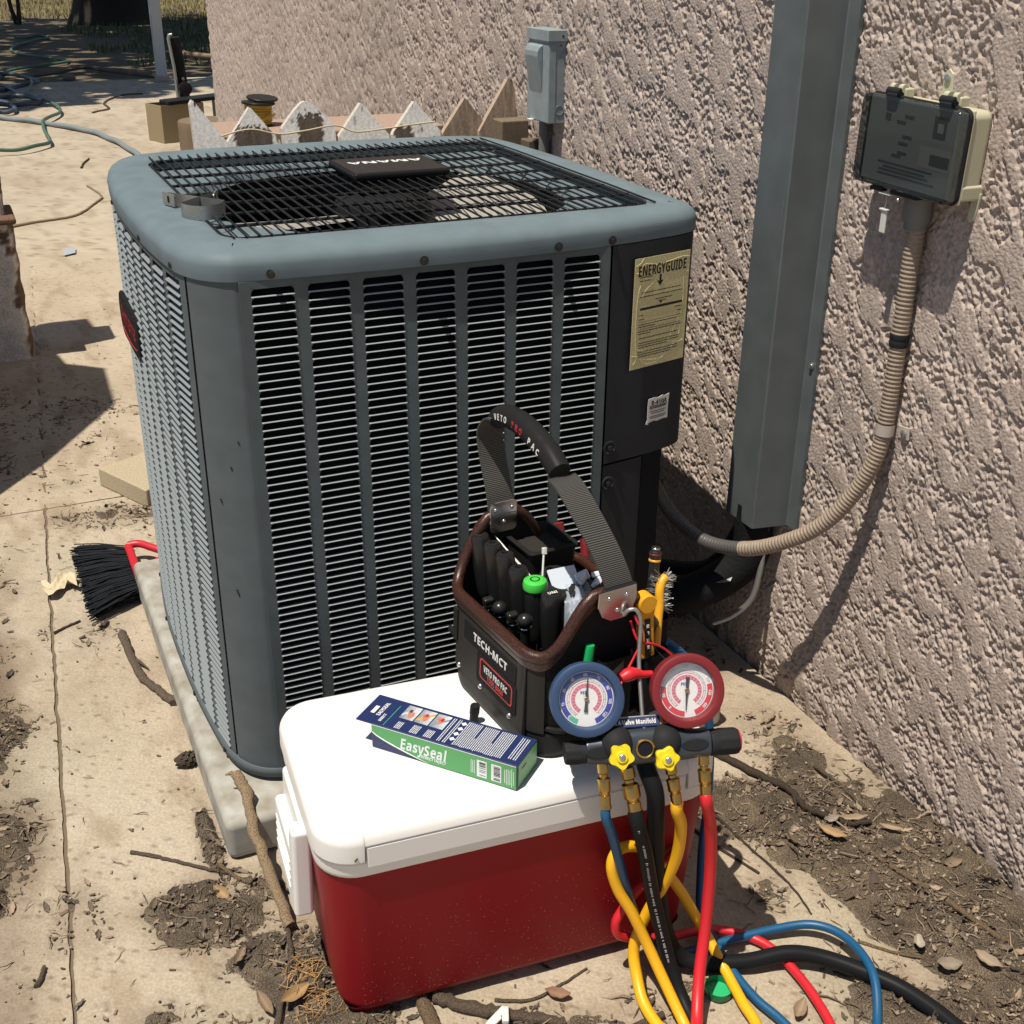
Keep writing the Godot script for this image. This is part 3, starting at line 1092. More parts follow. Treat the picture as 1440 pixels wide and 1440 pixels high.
func picket(z: float, cx: float, w: float, tip: float, rise: float, lean: float, bare: Array, natural: bool, round_tip := 0.0, cut_left := -1.0) -> MB:
	var b := MB.new()
	var nx := 26
	var ny := 90
	var y0 := 0.02
	var gn := noise(90 + int(cx * 100.0), 30.0, 4)
	var grid := []
	for j in ny + 1:
		var f := float(j) / ny
		# rows finer near the tip
		var y := y0 + (tip - y0) * (1.0 - pow(1.0 - f, 2.2))
		var half := w / 2
		var k := (tip - y) / rise
		if round_tip > 0.0:
			k = sqrt(maxf(k * k + k * round_tip, 0.0))
		half = minf(half, w / 2 * k + 0.0015)
		for i in nx + 1:
			var u := float(i) / nx * 2.0 - 1.0
			var x := cx + u * half + lean * (y - 0.9)
			if cut_left >= 0.0:
				x = maxf(x, cx - cut_left)
			var grain := gn.get_noise_2d(x * 3.2, y * 0.28)
			var c: Color
			if natural:
				c = Color(0.33, 0.25, 0.19).lerp(Color(0.20, 0.15, 0.11), clampf(0.4 + grain * 1.4, 0.0, 1.0))
			else:
				var wear := clampf((gn.get_noise_2d(x * 2.0 + 4.0, y * 0.5) + 0.25 * grain - 0.43) * 8.0, 0.0, 1.0)
				for q in bare:
					var e := 0.008 * gn.get_noise_2d(x * 2.6, y * 2.6)
					if x - cx > q[0] + e and x - cx < q[1] - e and y < q[2] + 2.2 * e:
						wear = 1.0
				c = Color(0.88, 0.87, 0.85).lerp(Color(0.105, 0.080, 0.060), wear) * (1.0 + 0.10 * grain)
				if wear > 0.9:
					c = Color(0.12, 0.09, 0.07) * (1.0 + 0.7 * grain)
			c.a = 1.0
			b.col = c
			b.vert(Vector3(x, y, z - (y - 0.95) * 0.16 + 0.0012 * grain - (0.0015 if c.r < 0.2 else 0.0)), Vector3(0, 0.158, 0.987))
	var m := nx + 1
	for j in ny:
		for i in nx:
			var a := j * m + i
			b.tri(a, a + 1, a + m + 1)
			b.tri(a, a + m + 1, a + m)
	# edges and back
	b.col = Color(0.62, 0.58, 0.52) if not natural else Color(0.46, 0.36, 0.27)
	var d := Vector3(0, 0, -0.018)
	for j in ny:
		var l0 := b.v[j * m]
		var l1 := b.v[(j + 1) * m]
		var r0 := b.v[j * m + nx]
		var r1 := b.v[(j + 1) * m + nx]
		b.quad(l0 + d, l0, l1, l1 + d)
		b.quad(r0, r0 + d, r1 + d, r1)
		b.quad(r0 + d, l0 + d, l1 + d, r1 + d)
	return b


func build_fence() -> void:
	var z := -1.30
	var f := thing("picket_fence", "low white picket fence with peeling paint behind the condenser unit", "fence")
	part(f, "picket", picket(z, 0.276, 0.150, 1.034, 0.105, 0.0, [], false, 0.0, 0.008), M.wood_paint)
	part(f, "picket", picket(z, 0.408, 0.130, 1.013, 0.080, 0.0, [[-0.042, 0.045, 0.968]], false), M.wood_paint)
	part(f, "picket", picket(z, 0.546, 0.132, 1.021, 0.078, 0.0, [[-0.026, 0.036, 0.992]], false, 0.55), M.wood_paint)
	part(f, "picket", picket(z, 0.684, 0.132, 1.012, 0.078, 0.0, [], false), M.wood_paint)
	part(f, "picket", picket(z, 0.824, 0.132, 1.010, 0.076, 0.0, [[-0.062, -0.012, 0.952]], false), M.wood_paint)
	part(f, "picket", picket(z, 0.960, 0.134, 1.012, 0.082, 0.0, [], true), M.wood_paint)
	part(f, "picket", picket(z + 0.012, 1.078, 0.180, 1.055, 0.125, 0.0, [], true), M.wood_paint)
	var rl := MB.new()
	rl.col = Color(0.30, 0.25, 0.2)
	rl.box(at(0.66, 0.80, z - 0.039), Vector3(0.9, 0.085, 0.036))
	part(f, "rail", rl, M.wood_paint)
	rl = MB.new()
	rl.col = Color(0.30, 0.25, 0.2)
	rl.box(at(0.66, 0.26, z - 0.039), Vector3(0.9, 0.085, 0.036))
	part(f, "rail", rl, M.wood_paint)
	var po := MB.new()
	po.col = Color(0.20, 0.155, 0.105)
	po.rbox(at(1.045, 0.485, -1.215), Vector3(0.075, 0.97, 0.06), 0.004, 1)
	part(f, "end_post", po, M.wood_paint)
	po = MB.new()
	po.col = Color(0.15, 0.115, 0.08)
	po.rbox(at(1.075, 0.465, -1.142), Vector3(0.05, 0.93, 0.05), 0.004, 1)
	part(f, "end_post", po, M.wood_paint)
	# cord strung along the pickets
	var cd := MB.new()
	cd.tube(spline([Vector3(0.33, 0.955, -1.285), Vector3(0.40, 0.966, -1.292), Vector3(0.47, 0.952, -1.290), Vector3(0.535, 0.957, -1.288), Vector3(0.61, 0.965, -1.290), Vector3(0.66, 0.948, -1.288), Vector3(0.74, 0.952, -1.288), Vector3(0.80, 0.957, -1.290), Vector3(0.87, 0.962, -1.290)], 6), 0.0021, 6)
	solo("cord", "cream cord looped along the tops of the white pickets", "cord", cd, mat("cord_cream", 0.55, 0.47, 0.33, 0.8))
	# board behind the pickets with a spool of yellow tape on it
	var bd := MB.new()
	bd.col = Color(0.40, 0.29, 0.23)
	bd.rbox(at(0.70, 0.893, -1.72), Vector3(0.62, 0.036, 0.26), 0.006, 1)
	var bench := thing("plank_bench", "weathered pinkish plank bench behind the picket fence", "bench")
	part(bench, "plank", bd, M.wood_paint)
	for x in [0.44, 0.95]:
		bd = MB.new()
		bd.col = Color(0.30, 0.22, 0.17)
		bd.box(at(x, 0.437, -1.72), Vector3(0.06, 0.875, 0.2))
		part(bench, "leg", bd, M.wood_paint)
	var sp := thing("tape_spool", "spool of yellow tape between black flanges behind the pickets", "spool", Transform3D(Basis(Vector3(0, 0, 1), -0.06), Vector3(0.525, 0.912, -1.74)))
	var s := MB.new()
	var turns := []
	for k in 15:
		turns.append(Vector2(0.036 + 0.0022 * (k % 2) + 0.001 * sin(k * 2.3), 0.004 + k * 0.0036))
	s.lathe(I3, turns, 26)
	part(sp, "tape", s, M.spool_yellow)
	s = MB.new()
	s.lathe(at(0, 0.0555, 0), [Vector2(0.0, 0.0), Vector2(0.045, 0.0), Vector2(0.046, 0.003), Vector2(0.044, 0.006), Vector2(0.012, 0.006), Vector2(0.012, -0.002), Vector2(0.0, -0.002)], 26)
	part(sp, "flange", s, M.bag_plastic)
	s = MB.new()
	s.lathe(Transform3D(Basis(Vector3(1, 0, 0), 0.10), Vector3(0.012, 0.068, -0.004)), [Vector2(0.0, 0.0), Vector2(0.042, 0.0), Vector2(0.043, 0.003), Vector2(0.041, 0.005), Vector2(0.0, 0.005)], 26)
	part(sp, "flange", s, M.bag_plastic)
	s = MB.new()
	s.lathe(I3, [Vector2(0.0, 0.0), Vector2(0.045, 0.0), Vector2(0.046, 0.003), Vector2(0.04, 0.004), Vector2(0.0, 0.004)], 26)
	part(sp, "flange", s, M.bag_plastic)
	s = MB.new()
	s.box(Transform3D(Basis(Vector3(0, 0, 1), 0.45), Vector3(0.010, 0.022, 0.0385)), Vector3(0.060, 0.008, 0.0015))
	part(sp, "loose_end", s, M.spool_yellow)


var outline := PackedVector2Array()  # x, z of the unit's bowed plan, counter-clockwise seen from above starting on the front


func offset_ring(d: float, y: float) -> PackedVector3Array:
	var o := PackedVector3Array()
	var m := outline.size()
	for i in m:
		var t := (outline[(i + 1) % m] - outline[(i - 1 + m) % m]).normalized()
		var nn := Vector2(-t.y, t.x)  # points out of the plan
		o.append(Vector3(outline[i].x - nn.x * d, y, outline[i].y - nn.y * d))
	return o


func side_x(z: float) -> float:
	return -0.0095 + 0.115 * pow(absf(z + 0.47), 2.0) + (0.06 * pow(maxf(absf(z + 0.47) - 0.30, 0.0), 1.5))


func build_unit() -> void:
	var pad := thing("equipment_pad", "pale grey plastic pad with rounded corners under the condenser unit", "pad")
	var pb := MB.new()
	pb.rbox(at(0.445, 0.0375, -0.425), Vector3(0.962, 0.077, 1.0), 0.014, 3)
	part(pad, "slab", pb, M.pad_grey)

	var u := thing("condenser_unit", "large grey air conditioner condenser with louvred sides and black wire top", "air conditioner")
	var ctl := [Vector2(0.10, 0.0), Vector2(0.25, 0.008), Vector2(0.40, 0.011), Vector2(0.55, 0.008), Vector2(0.665, 0.0), Vector2(0.77, -0.016), Vector2(0.835, -0.034), Vector2(0.862, -0.055), Vector2(0.873, -0.10), Vector2(0.878, -0.25), Vector2(0.882, -0.44), Vector2(0.875, -0.66), Vector2(0.862, -0.80), Vector2(0.835, -0.88), Vector2(0.77, -0.915), Vector2(0.65, -0.932), Vector2(0.43, -0.942), Vector2(0.24, -0.938), Vector2(0.12, -0.925), Vector2(0.055, -0.895), Vector2(0.022, -0.84), Vector2(0.004, -0.75), Vector2(-0.009, -0.60), Vector2(-0.0115, -0.45), Vector2(-0.009, -0.30), Vector2(-0.002, -0.18), Vector2(0.006, -0.10), Vector2(0.018, -0.058), Vector2(0.036, -0.028), Vector2(0.062, -0.008)]
	for p in spline(ctl, 6, true):
		outline.append(p)
	var cen := Vector2(0.4425, -0.444)
	# the moulded top: lip, rounded shoulder, flat rim, square opening with a round throat below it
	var hole := PackedVector3Array()
	var circ := PackedVector3Array()
	var circ2 := PackedVector3Array()
	var circ3 := PackedVector3Array()
	var hx := 0.361
	var hz := 0.366
	for p in outline:
		var d := (p - cen)
		var r := 0.055
		var k := minf(hx / maxf(absf(d.x), 1e-6), hz / maxf(absf(d.y), 1e-6))
		var q := d * k
		# round the corners of the opening
		var ex := absf(q.x) - (hx - r)
		var ez := absf(q.y) - (hz - r)
		if ex > 0 and ez > 0:
			var dir := d.normalized()
			var c2 := Vector2((hx - r) * signf(q.x), (hz - r) * signf(q.y))
			var bb := dir.dot(c2)
			var t := bb + sqrt(maxf(bb * bb - c2.length_squared() + r * r, 0.0))
			q = dir * t
		hole.append(Vector3(cen.x + q.x, 0, cen.y + q.y))
		var cd := d.normalized()
		circ.append(Vector3(cen.x + cd.x * 0.342, 0.966, cen.y + cd.y * 0.342))
		circ2.append(Vector3(cen.x + cd.x * 0.330, 0.950, cen.y + cd.y * 0.330))
		circ3.append(Vector3(cen.x + cd.x * 0.335, 0.840, cen.y + cd.y * 0.335))
	var up := func(ring: PackedVector3Array, y: float) -> PackedVector3Array:
		var o := PackedVector3Array()
		for p in ring:
			o.append(Vector3(p.x, y, p.z))
		return o
	var grow := func(ring: PackedVector3Array, f: float, y: float) -> PackedVector3Array:
		var o := PackedVector3Array()
		for p in ring:
			o.append(Vector3(cen.x + (p.x - cen.x) * f, y, cen.y + (p.z - cen.y) * f))
		return o
	var top := MB.new()
	var lip := offset_ring(0.0, 0.945)
	top.loft([offset_ring(0.02, 0.945), lip], true)
	top.loft([lip, offset_ring(-0.0012, 0.955), offset_ring(-0.0012, 0.966), offset_ring(0.0005, 0.972), offset_ring(0.005, 0.9785), offset_ring(0.012, 0.983), offset_ring(0.022, 0.9862), offset_ring(0.034, 0.9882), offset_ring(0.048, 0.9890), grow.call(hole, 1.035, 0.9888), grow.call(hole, 1.012, 0.988), hole_at(hole, 0.986)], true)
	top.loft([hole_at(hole, 0.986), hole_at(hole, 0.968)], true)
	part(u, "top_cap", top, M.cap_paint)
	var shroud := MB.new()
	shroud.loft([hole_at(hole, 0.968), circ], true)
	shroud.loft([circ, circ2], true)
	part(u, "fan_shroud", shroud, M.cap_paint)
	var throat := MB.new()
	throat.loft([circ2, circ3], true)
	part(u, "shroud_throat", throat, M.coil_black)

	# the wire guard: bars across, wires along
	for k in 9:
		var z := -0.795 + k * 0.0885
		var b := MB.new()
		var half := hx - 0.004 if absf(z - cen.y) < hz - 0.05 else hx - 0.02
		b.tube([Vector3(cen.x - half, 0.9855, z), Vector3(cen.x + half, 0.9855, z)], 0.0027, 6)
		part(u, "guard_bar", b, M.black_metal)
	var wire_mesh := MB.new()
	wire_mesh.tube([Vector3(0, 0, -0.372), Vector3(0, 0.0015, -0.2), Vector3(0, 0.0015, 0.2), Vector3(0, 0, 0.372)], 0.0016, 6)
	var wm := wire_mesh.mesh()
	for k in 39:
		var x := cen.x - 0.3495 + k * 0.0184
		part(u, "guard_wire", wm, M.black_metal, at(x, 0.9915, cen.y))
	var rim := MB.new()
	var rp := []
	for i in 72:
		rp.append(hole[i * hole.size() / 72] + Vector3(0, 0.9835, 0))
	var rr := []
	for p in rp:
		rr.append(Vector3(cen.x + (p.x - cen.x) * 0.988, p.y, cen.y + (p.z - cen.y) * 0.988))
	rr.append(rr[0])
	rim.tube(rr, 0.003, 6, false)
	part(u, "guard_rim", rim, M.black_metal)
	var plate := MB.new()
	plate.rbox(at(0.472, 1.0005, -0.492), Vector3(0.182, 0.014, 0.165), 0.006, 2)
	var pl := part(u, "badge_plate", plate, M.badge_black)
	var lt := Transform3D(Basis(Vector3(-1, 0, 0), Vector3(0, 0, 1), Vector3(0, 1, 0)), Vector3(0.474, 1.0078, -0.515))
	lettering(pl, "lettering", "AMANA", 0.029, M.white_print, lt, true, 1.35)

	# fan: motor and three blades
	var mo := MB.new()
	mo.lathe(at(cen.x, 0.82, cen.y), [Vector2(0.0, 0.15), Vector2(0.05, 0.148), Vector2(0.085, 0.135), Vector2(0.09, 0.12), Vector2(0.09, 0.0), Vector2(0.03, -0.01), Vector2(0.03, -0.06), Vector2(0.0, -0.06)], 28)
	part(u, "fan_motor", mo, M.black_metal)
	for k in 2:
		var bl := MB.new()
		var rows := []
		for i in 9:
			var r := 0.075 + 0.235 * i / 8.0
			var row := PackedVector3Array()
			for j in 9:
				var f := j / 8.0 - 0.5
				var a := f * (1.05 + 0.25 * i / 8.0) + 0.10 * i / 8.0
				row.append(Vector3(r * cos(a), -f * r * 0.22 + 0.012 * (1.0 - 4.0 * f * f), r * sin(a)))
			rows.append(row)
		bl.loft(rows, false)
		part(u, "fan_blade", bl, M.fan_grey, Transform3D(Basis(Vector3.UP, deg_to_rad(8.0 + 180.0 * k)), Vector3(cen.x, 0.922, cen.y)))

	# coil and base inside
	var coil := MB.new()
	coil.loft([offset_ring(0.030, 0.10), offset_ring(0.030, 0.945)], true)
	coil.loft([offset_ring(0.062, 0.945), offset_ring(0.062, 0.10)], true)
	coil.loft([offset_ring(0.030, 0.945), offset_ring(0.062, 0.945)], true)
	part(u, "coil", coil, M.coil_black)
	var pan := MB.new()
	pan.loft([offset_ring(0.06, 0.077), offset_ring(0.014, 0.077), offset_ring(0.014, 0.084), offset_ring(-0.002, 0.086), offset_ring(-0.002, 0.102), offset_ring(0.008, 0.1025)], true)
	pan.loft([offset_ring(0.008, 0.1025), offset_ring(0.06, 0.1025), offset_ring(0.3, 0.1035)], true)
	part(u, "base_pan", pan, M.unit_paint)

	# front panel: bands, bars between the columns, small fillets at the slot corners, blades
	var c0 := 0.0947
	var pitch := 0.0826
	var cw := 0.063
	var row_h := 0.0127
	var y_top := 0.9330
	var rows_n := 65
	var y_low := y_top - rows_n * row_h
	var fp := MB.new()
	var strip := func(b: MB, xa: float, xb: float, ya: float, yb: float):
		b.box(at((xa + xb) / 2, (ya + yb) / 2, -0.0012), Vector3(xb - xa, yb - ya, 0.0024))
	strip.call(fp, c0 - 0.002, 0.6725, y_top, 0.9445)
	strip.call(fp, c0 - 0.002, 0.6725, 0.1025, y_low)
	strip.call(fp, 0.0785, c0 - 0.002, 0.1025, 0.9445)
	strip.call(fp, c0 - 0.002, c0, y_low, y_top)
	for k in 6:
		strip.call(fp, c0 + k * pitch + cw, c0 + (k + 1) * pitch, y_low, y_top)
	strip.call(fp, c0 + 6 * pitch + cw, 0.6725, y_low, y_top)
	for k in 7:
		for r in rows_n:
			var ya := y_top - (r + 1) * row_h
			var xa := c0 + k * pitch
			var yt := ya + row_h + 0.0012
			for c in [[xa, 1.0], [xa + cw, -1.0]]:
				var x0: float = c[0]
				var d: float = c[1]
				var p0 := Vector3(x0, yt, 0)
				var p1 := Vector3(x0 + d * 0.0072, yt, 0)
				var p2 := Vector3(x0 + d * 0.0022, yt - 0.0030, 0)
				var p3 := Vector3(x0, yt - 0.0066, 0)
				if d > 0:
					fp.face3(p0, p2, p1)
					fp.face3(p0, p3, p2)
				else:
					fp.face3(p0, p1, p2)
					fp.face3(p0, p2, p3)
	part(u, "front_panel", fp, M.unit_paint)
	var blade := MB.new()
	var prof := [Vector2(0.0022, -0.0021), Vector2(0.0025, -0.0014), Vector2(0.0003, 0.0008), Vector2(-0.0125, 0.0030), Vector2(-0.0125, 0.0018), Vector2(0.0, -0.0021)]
	var fine := [Vector2(0.0015, -0.0014), Vector2(0.0018, -0.0008), Vector2(0.0003, 0.0006), Vector2(-0.0125, -0.0040), Vector2(-0.0125, -0.0050), Vector2(0.0, -0.0014)]
	blade_mesh(blade, fine, cw)
	var bm := blade.mesh()
	var rest := MB.new()
	for r in rows_n:
		for k in 7:
			var t := at(c0 + k * pitch + cw / 2, y_top - (r + 1) * row_h + 0.002, 0)
			if r < 40:
				part(u, "louver_slat", bm, M.edge_lit_paint, t)
			else:
				blade_mesh(rest, fine, cw, t)
	meta(part(u, "lower_slats", rest, M.edge_lit_paint), "", "", "", "stuff")

	# corner post, round from the left side to the front
	var post := MB.new()
	var ya := 0.1025
	var yb := 0.9445
	post.loft(arc_rows(0.0945, -0.068, ya, yb, 0.0028), false)
	part(u, "corner_post", post, M.unit_paint)
	# left side
	var sp := MB.new()
	var sd := MB.new()
	var ncol := 9
	var z_of := func(k: float): return -0.088 - k * pitch
	for k in ncol + 1:
		var za: float = z_of.call(k) + (pitch - cw) * (0.5 if k == 0 else 1.0)
		var zb: float = z_of.call(k)
		if k == 0:
			za = -0.070
		side_strip(sp, za, zb, 0.1025, 0.9445)
	side_strip(sp, -0.07, -0.84, y_top, 0.9445)
	side_strip(sp, -0.07, -0.84, 0.1025, y_low)
	for k in ncol:
		var za: float = z_of.call(k)
		var zb: float = za - cw
		var a := Vector3(plan_x(za), 0, za)
		var b := Vector3(plan_x(zb), 0, zb)
		var dirx := (a - b).normalized()  # along +x of the blade when seen from outside
		var out := dirx.cross(Vector3.UP)
		var basis := Basis(dirx, Vector3.UP, out if out.x > 0 else -out)
		var ob := -basis.z if basis.z.x > 0 else basis.z
		basis = Basis(dirx, Vector3.UP, ob)
		for r in rows_n:
			blade_mesh(sd, prof, cw, Transform3D(basis, (a + b) / 2 + Vector3(0, y_top - (r + 1) * row_h + 0.002, 0)))
	part(u, "side_panel", sp, M.unit_paint)
	meta(part(u, "side_slats", sd, M.slat_lit_paint), "", "", "", "stuff")
	# back and right side sheets (turned away from the viewer)
	var back := MB.new()
	var rows2 := []
	var o1 := offset_ring(0.003, 0.1025)
	var o2 := offset_ring(0.003, 0.9445)
	var keep1 := PackedVector3Array()
	var keep2 := PackedVector3Array()
	for i in o1.size():
		if o1[i].z < -0.12 and (o1[i].x > 0.4 or o1[i].z < -0.845):
			keep1.append(o1[i])
			keep2.append(o2[i])
	back.loft([keep1, keep2], false)
	part(u, "back_panel", back, M.unit_paint)

	# service corner: upper door with the labels, lower door set back on the right
	var sv := MB.new()
	var up_pts := PackedVector2Array()
	for q in [Vector2(0.6765, -0.0005), Vector2(0.72, -0.007), Vector2(0.77, -0.0145), Vector2(0.82, -0.027), Vector2(0.838, -0.034), Vector2(0.852, -0.044), Vector2(0.861, -0.062), Vector2(0.866, -0.12)]:
		up_pts.append(q)
	sv.loft(wall_rows(up_pts, 0.566, 0.944), false)
	var und := MB.new()
	und.quad(Vector3(0.6765, 0.566, -0.0005), Vector3(0.6765, 0.566, -0.12), Vector3(0.866, 0.566, -0.12), Vector3(0.838, 0.566, -0.034))
	var door := part(u, "service_door", sv, M.door_paint)
	part(door, "door_underside", und, M.door_paint)
	var lo := MB.new()
	lo.loft(wall_rows(PackedVector2Array([Vector2(0.6765, -0.002), Vector2(0.72, -0.0085), Vector2(0.757, -0.015), Vector2(0.763, -0.018), Vector2(0.766, -0.026), Vector2(0.80, -0.13)]), 0.1025, 0.562), false)
	part(u, "valve_cover", lo, M.door_paint)
	# dimples with screws where the doors meet
	for y in [0.595, 0.528]:
		var dm := MB.new()
		dm.lathe(Transform3D(Basis(Vector3(1, 0, 0), PI / 2), Vector3(0.688, y, -0.003)), [Vector2(0.0125, 0.0), Vector2(0.0125, 0.0025), Vector2(0.0105, 0.0030), Vector2(0.009, 0.0016), Vector2(0.0, 0.0012)], 20)
		var dd := part(u, "screw_dimple", dm, M.door_paint)
		var sc := MB.new()
		sc.lathe(Transform3D(Basis(Vector3(1, 0, 0), PI / 2), Vector3(0.688, y, -0.002)), [Vector2(0.005, 0.0), Vector2(0.005, 0.004), Vector2(0.004, 0.005), Vector2(0.0, 0.005)], 8)
		part(dd, "screw", sc, M.screw_dark)

	# screws along the lip and the base
	var scm := MB.new()
	scm.lathe(I3, [Vector2(0.0072, 0.0), Vector2(0.0072, 0.0012), Vector2(0.0046, 0.0016), Vector2(0.0046, 0.0048), Vector2(0.0036, 0.0056), Vector2(0.0, 0.0056)], 10)
	var sm := scm.mesh()
	for p in [Vector2(0.125, 0.0016), Vector2(0.352, 0.0112), Vector2(0.575, 0.0082), Vector2(0.674, 0.0002)]:
		part(u, "screw", sm, M.screw_dark, Transform3D(Basis(Vector3(1, 0, 0), PI / 2), Vector3(p.x, 0.9535, p.y)))
	for z in [-0.105, -0.30, -0.60, -0.80]:
		part(u, "screw", sm, M.screw_dark, Transform3D(Basis(Vector3(0, 0, 1), PI / 2), Vector3(plan_x(z) - 0.0012, 0.9525, z)))
		part(u, "screw", sm, M.screw_dark, Transform3D(Basis(Vector3(0, 0, 1), PI / 2), Vector3(plan_x(z) - 0.003, 0.094, z)))

	# rubbed marks on the corner post
	var scf := MB.new()
	for q in [[0.048, -0.0205, 0.655, 0.012], [0.030, -0.0375, 0.60, 0.008], [0.060, -0.012, 0.70, 0.006], [0.040, -0.0268, 0.44, 0.016]]:
		scf.box(Transform3D(Basis(Vector3(0, 0, 1), 0.25) * Basis(Vector3(0, 1, 0), -0.75), Vector3(q[0], q[2], q[1] + 0.0005)), Vector3(0.0025, q[3], 0.0006))
	part(u, "scuff", scf, M.screw_dark)

	# oval brand badge on the left side
	var bd := MB.new()
	var pr := PackedVector2Array()
	for p in rrect(0.225, 0.088, 0.040, 6):
		pr.append(p)
	var bt := Transform3D(Basis(Vector3(0, 0, 1), Vector3(0, 1, 0), Vector3(-1, 0, 0)), Vector3(plan_x(-0.565) - 0.0005, 0.738, -0.565))
	bd.prism(bt, pr, 0.006, 0.002)
	var badge := part(u, "badge", bd, M.badge_black)
	lettering(badge, "lettering", "Amana", 0.044, M.badge_red, bt * at(0, 0.002, 0.0064), false, 1.25)
	var sw := MB.new()
	var arc := []
	for i in 13:
		var f := i / 12.0
		arc.append(bt * Vector3(-0.085 + 0.17 * f, -0.026 - 0.008 * sin(PI * f), 0.0062))
	sw.tube(arc, 0.0016, 5)
	part(badge, "underline", sw, M.badge_red)

	build_labels(u)


func hole_at(ring: PackedVector3Array, y: float) -> PackedVector3Array:
	var o := PackedVector3Array()
	for p in ring:
		o.append(Vector3(p.x, y, p.z))
	return o


func blade_mesh(b: MB, prof: Array, w: float, t := Transform3D.IDENTITY) -> void:
	var m := prof.size()
	for k in m:
		var p: Vector2 = prof[k]
		var q: Vector2 = prof[(k + 1) % m]
		b.quad(t * Vector3(-w / 2, p.y, p.x), t * Vector3(-w / 2, q.y, q.x), t * Vector3(w / 2, q.y, q.x), t * Vector3(w / 2, p.y, p.x))


func plan_x(z: float) -> float:
	for i in outline.size():
		var a := outline[i]
		var b := outline[(i + 1) % outline.size()]
		if a.x < 0.2 and b.x < 0.2 and a.y <= z and b.y > z:
			return lerpf(a.x, b.x, (z - a.y) / (b.y - a.y)) + 0.003
	return 0.0


func side_strip(b: MB, za: float, zb: float, y0: float, y1: float) -> void:
	var n := maxi(1, int(absf(zb - za) / 0.03))
	for i in n:
		var z0 := lerpf(za, zb, float(i) / n)
		var z1 := lerpf(za, zb, float(i + 1) / n)
		b.quad(Vector3(plan_x(z1), y0, z1), Vector3(plan_x(z0), y0, z0), Vector3(plan_x(z0), y1, z0), Vector3(plan_x(z1), y1, z1))


func arc_rows(x_end: float, z_end: float, y0: float, y1: float, d: float) -> Array:
	var r0 := PackedVector3Array()
	var r1 := PackedVector3Array()
	var o := offset_ring(d, 0.0)
	var pts := []
	for p in o:
		if p.x < x_end + 0.004 and p.z > z_end:
			pts.append(p)
	pts.sort_custom(func(a, b): return a.x - a.z * 1.0 < b.x - b.z * 1.0 if false else atan2(a.z + 0.09, a.x - 0.10) > atan2(b.z + 0.09, b.x - 0.10))
	for p in pts:
		r0.append(Vector3(p.x, y0, p.z))
		r1.append(Vector3(p.x, y1, p.z))
	r0.reverse()
	r1.reverse()
	return [r1, r0]


func wall_rows(pts: PackedVector2Array, y0: float, y1: float) -> Array:
	var r0 := PackedVector3Array()
	var r1 := PackedVector3Array()
	var s := []
	for p in pts:
		s.append(p)
	for p in spline(s, 4):
		r0.append(Vector3(p.x, y0, p.y))
		r1.append(Vector3(p.x, y1, p.y))
	return [r1, r0]


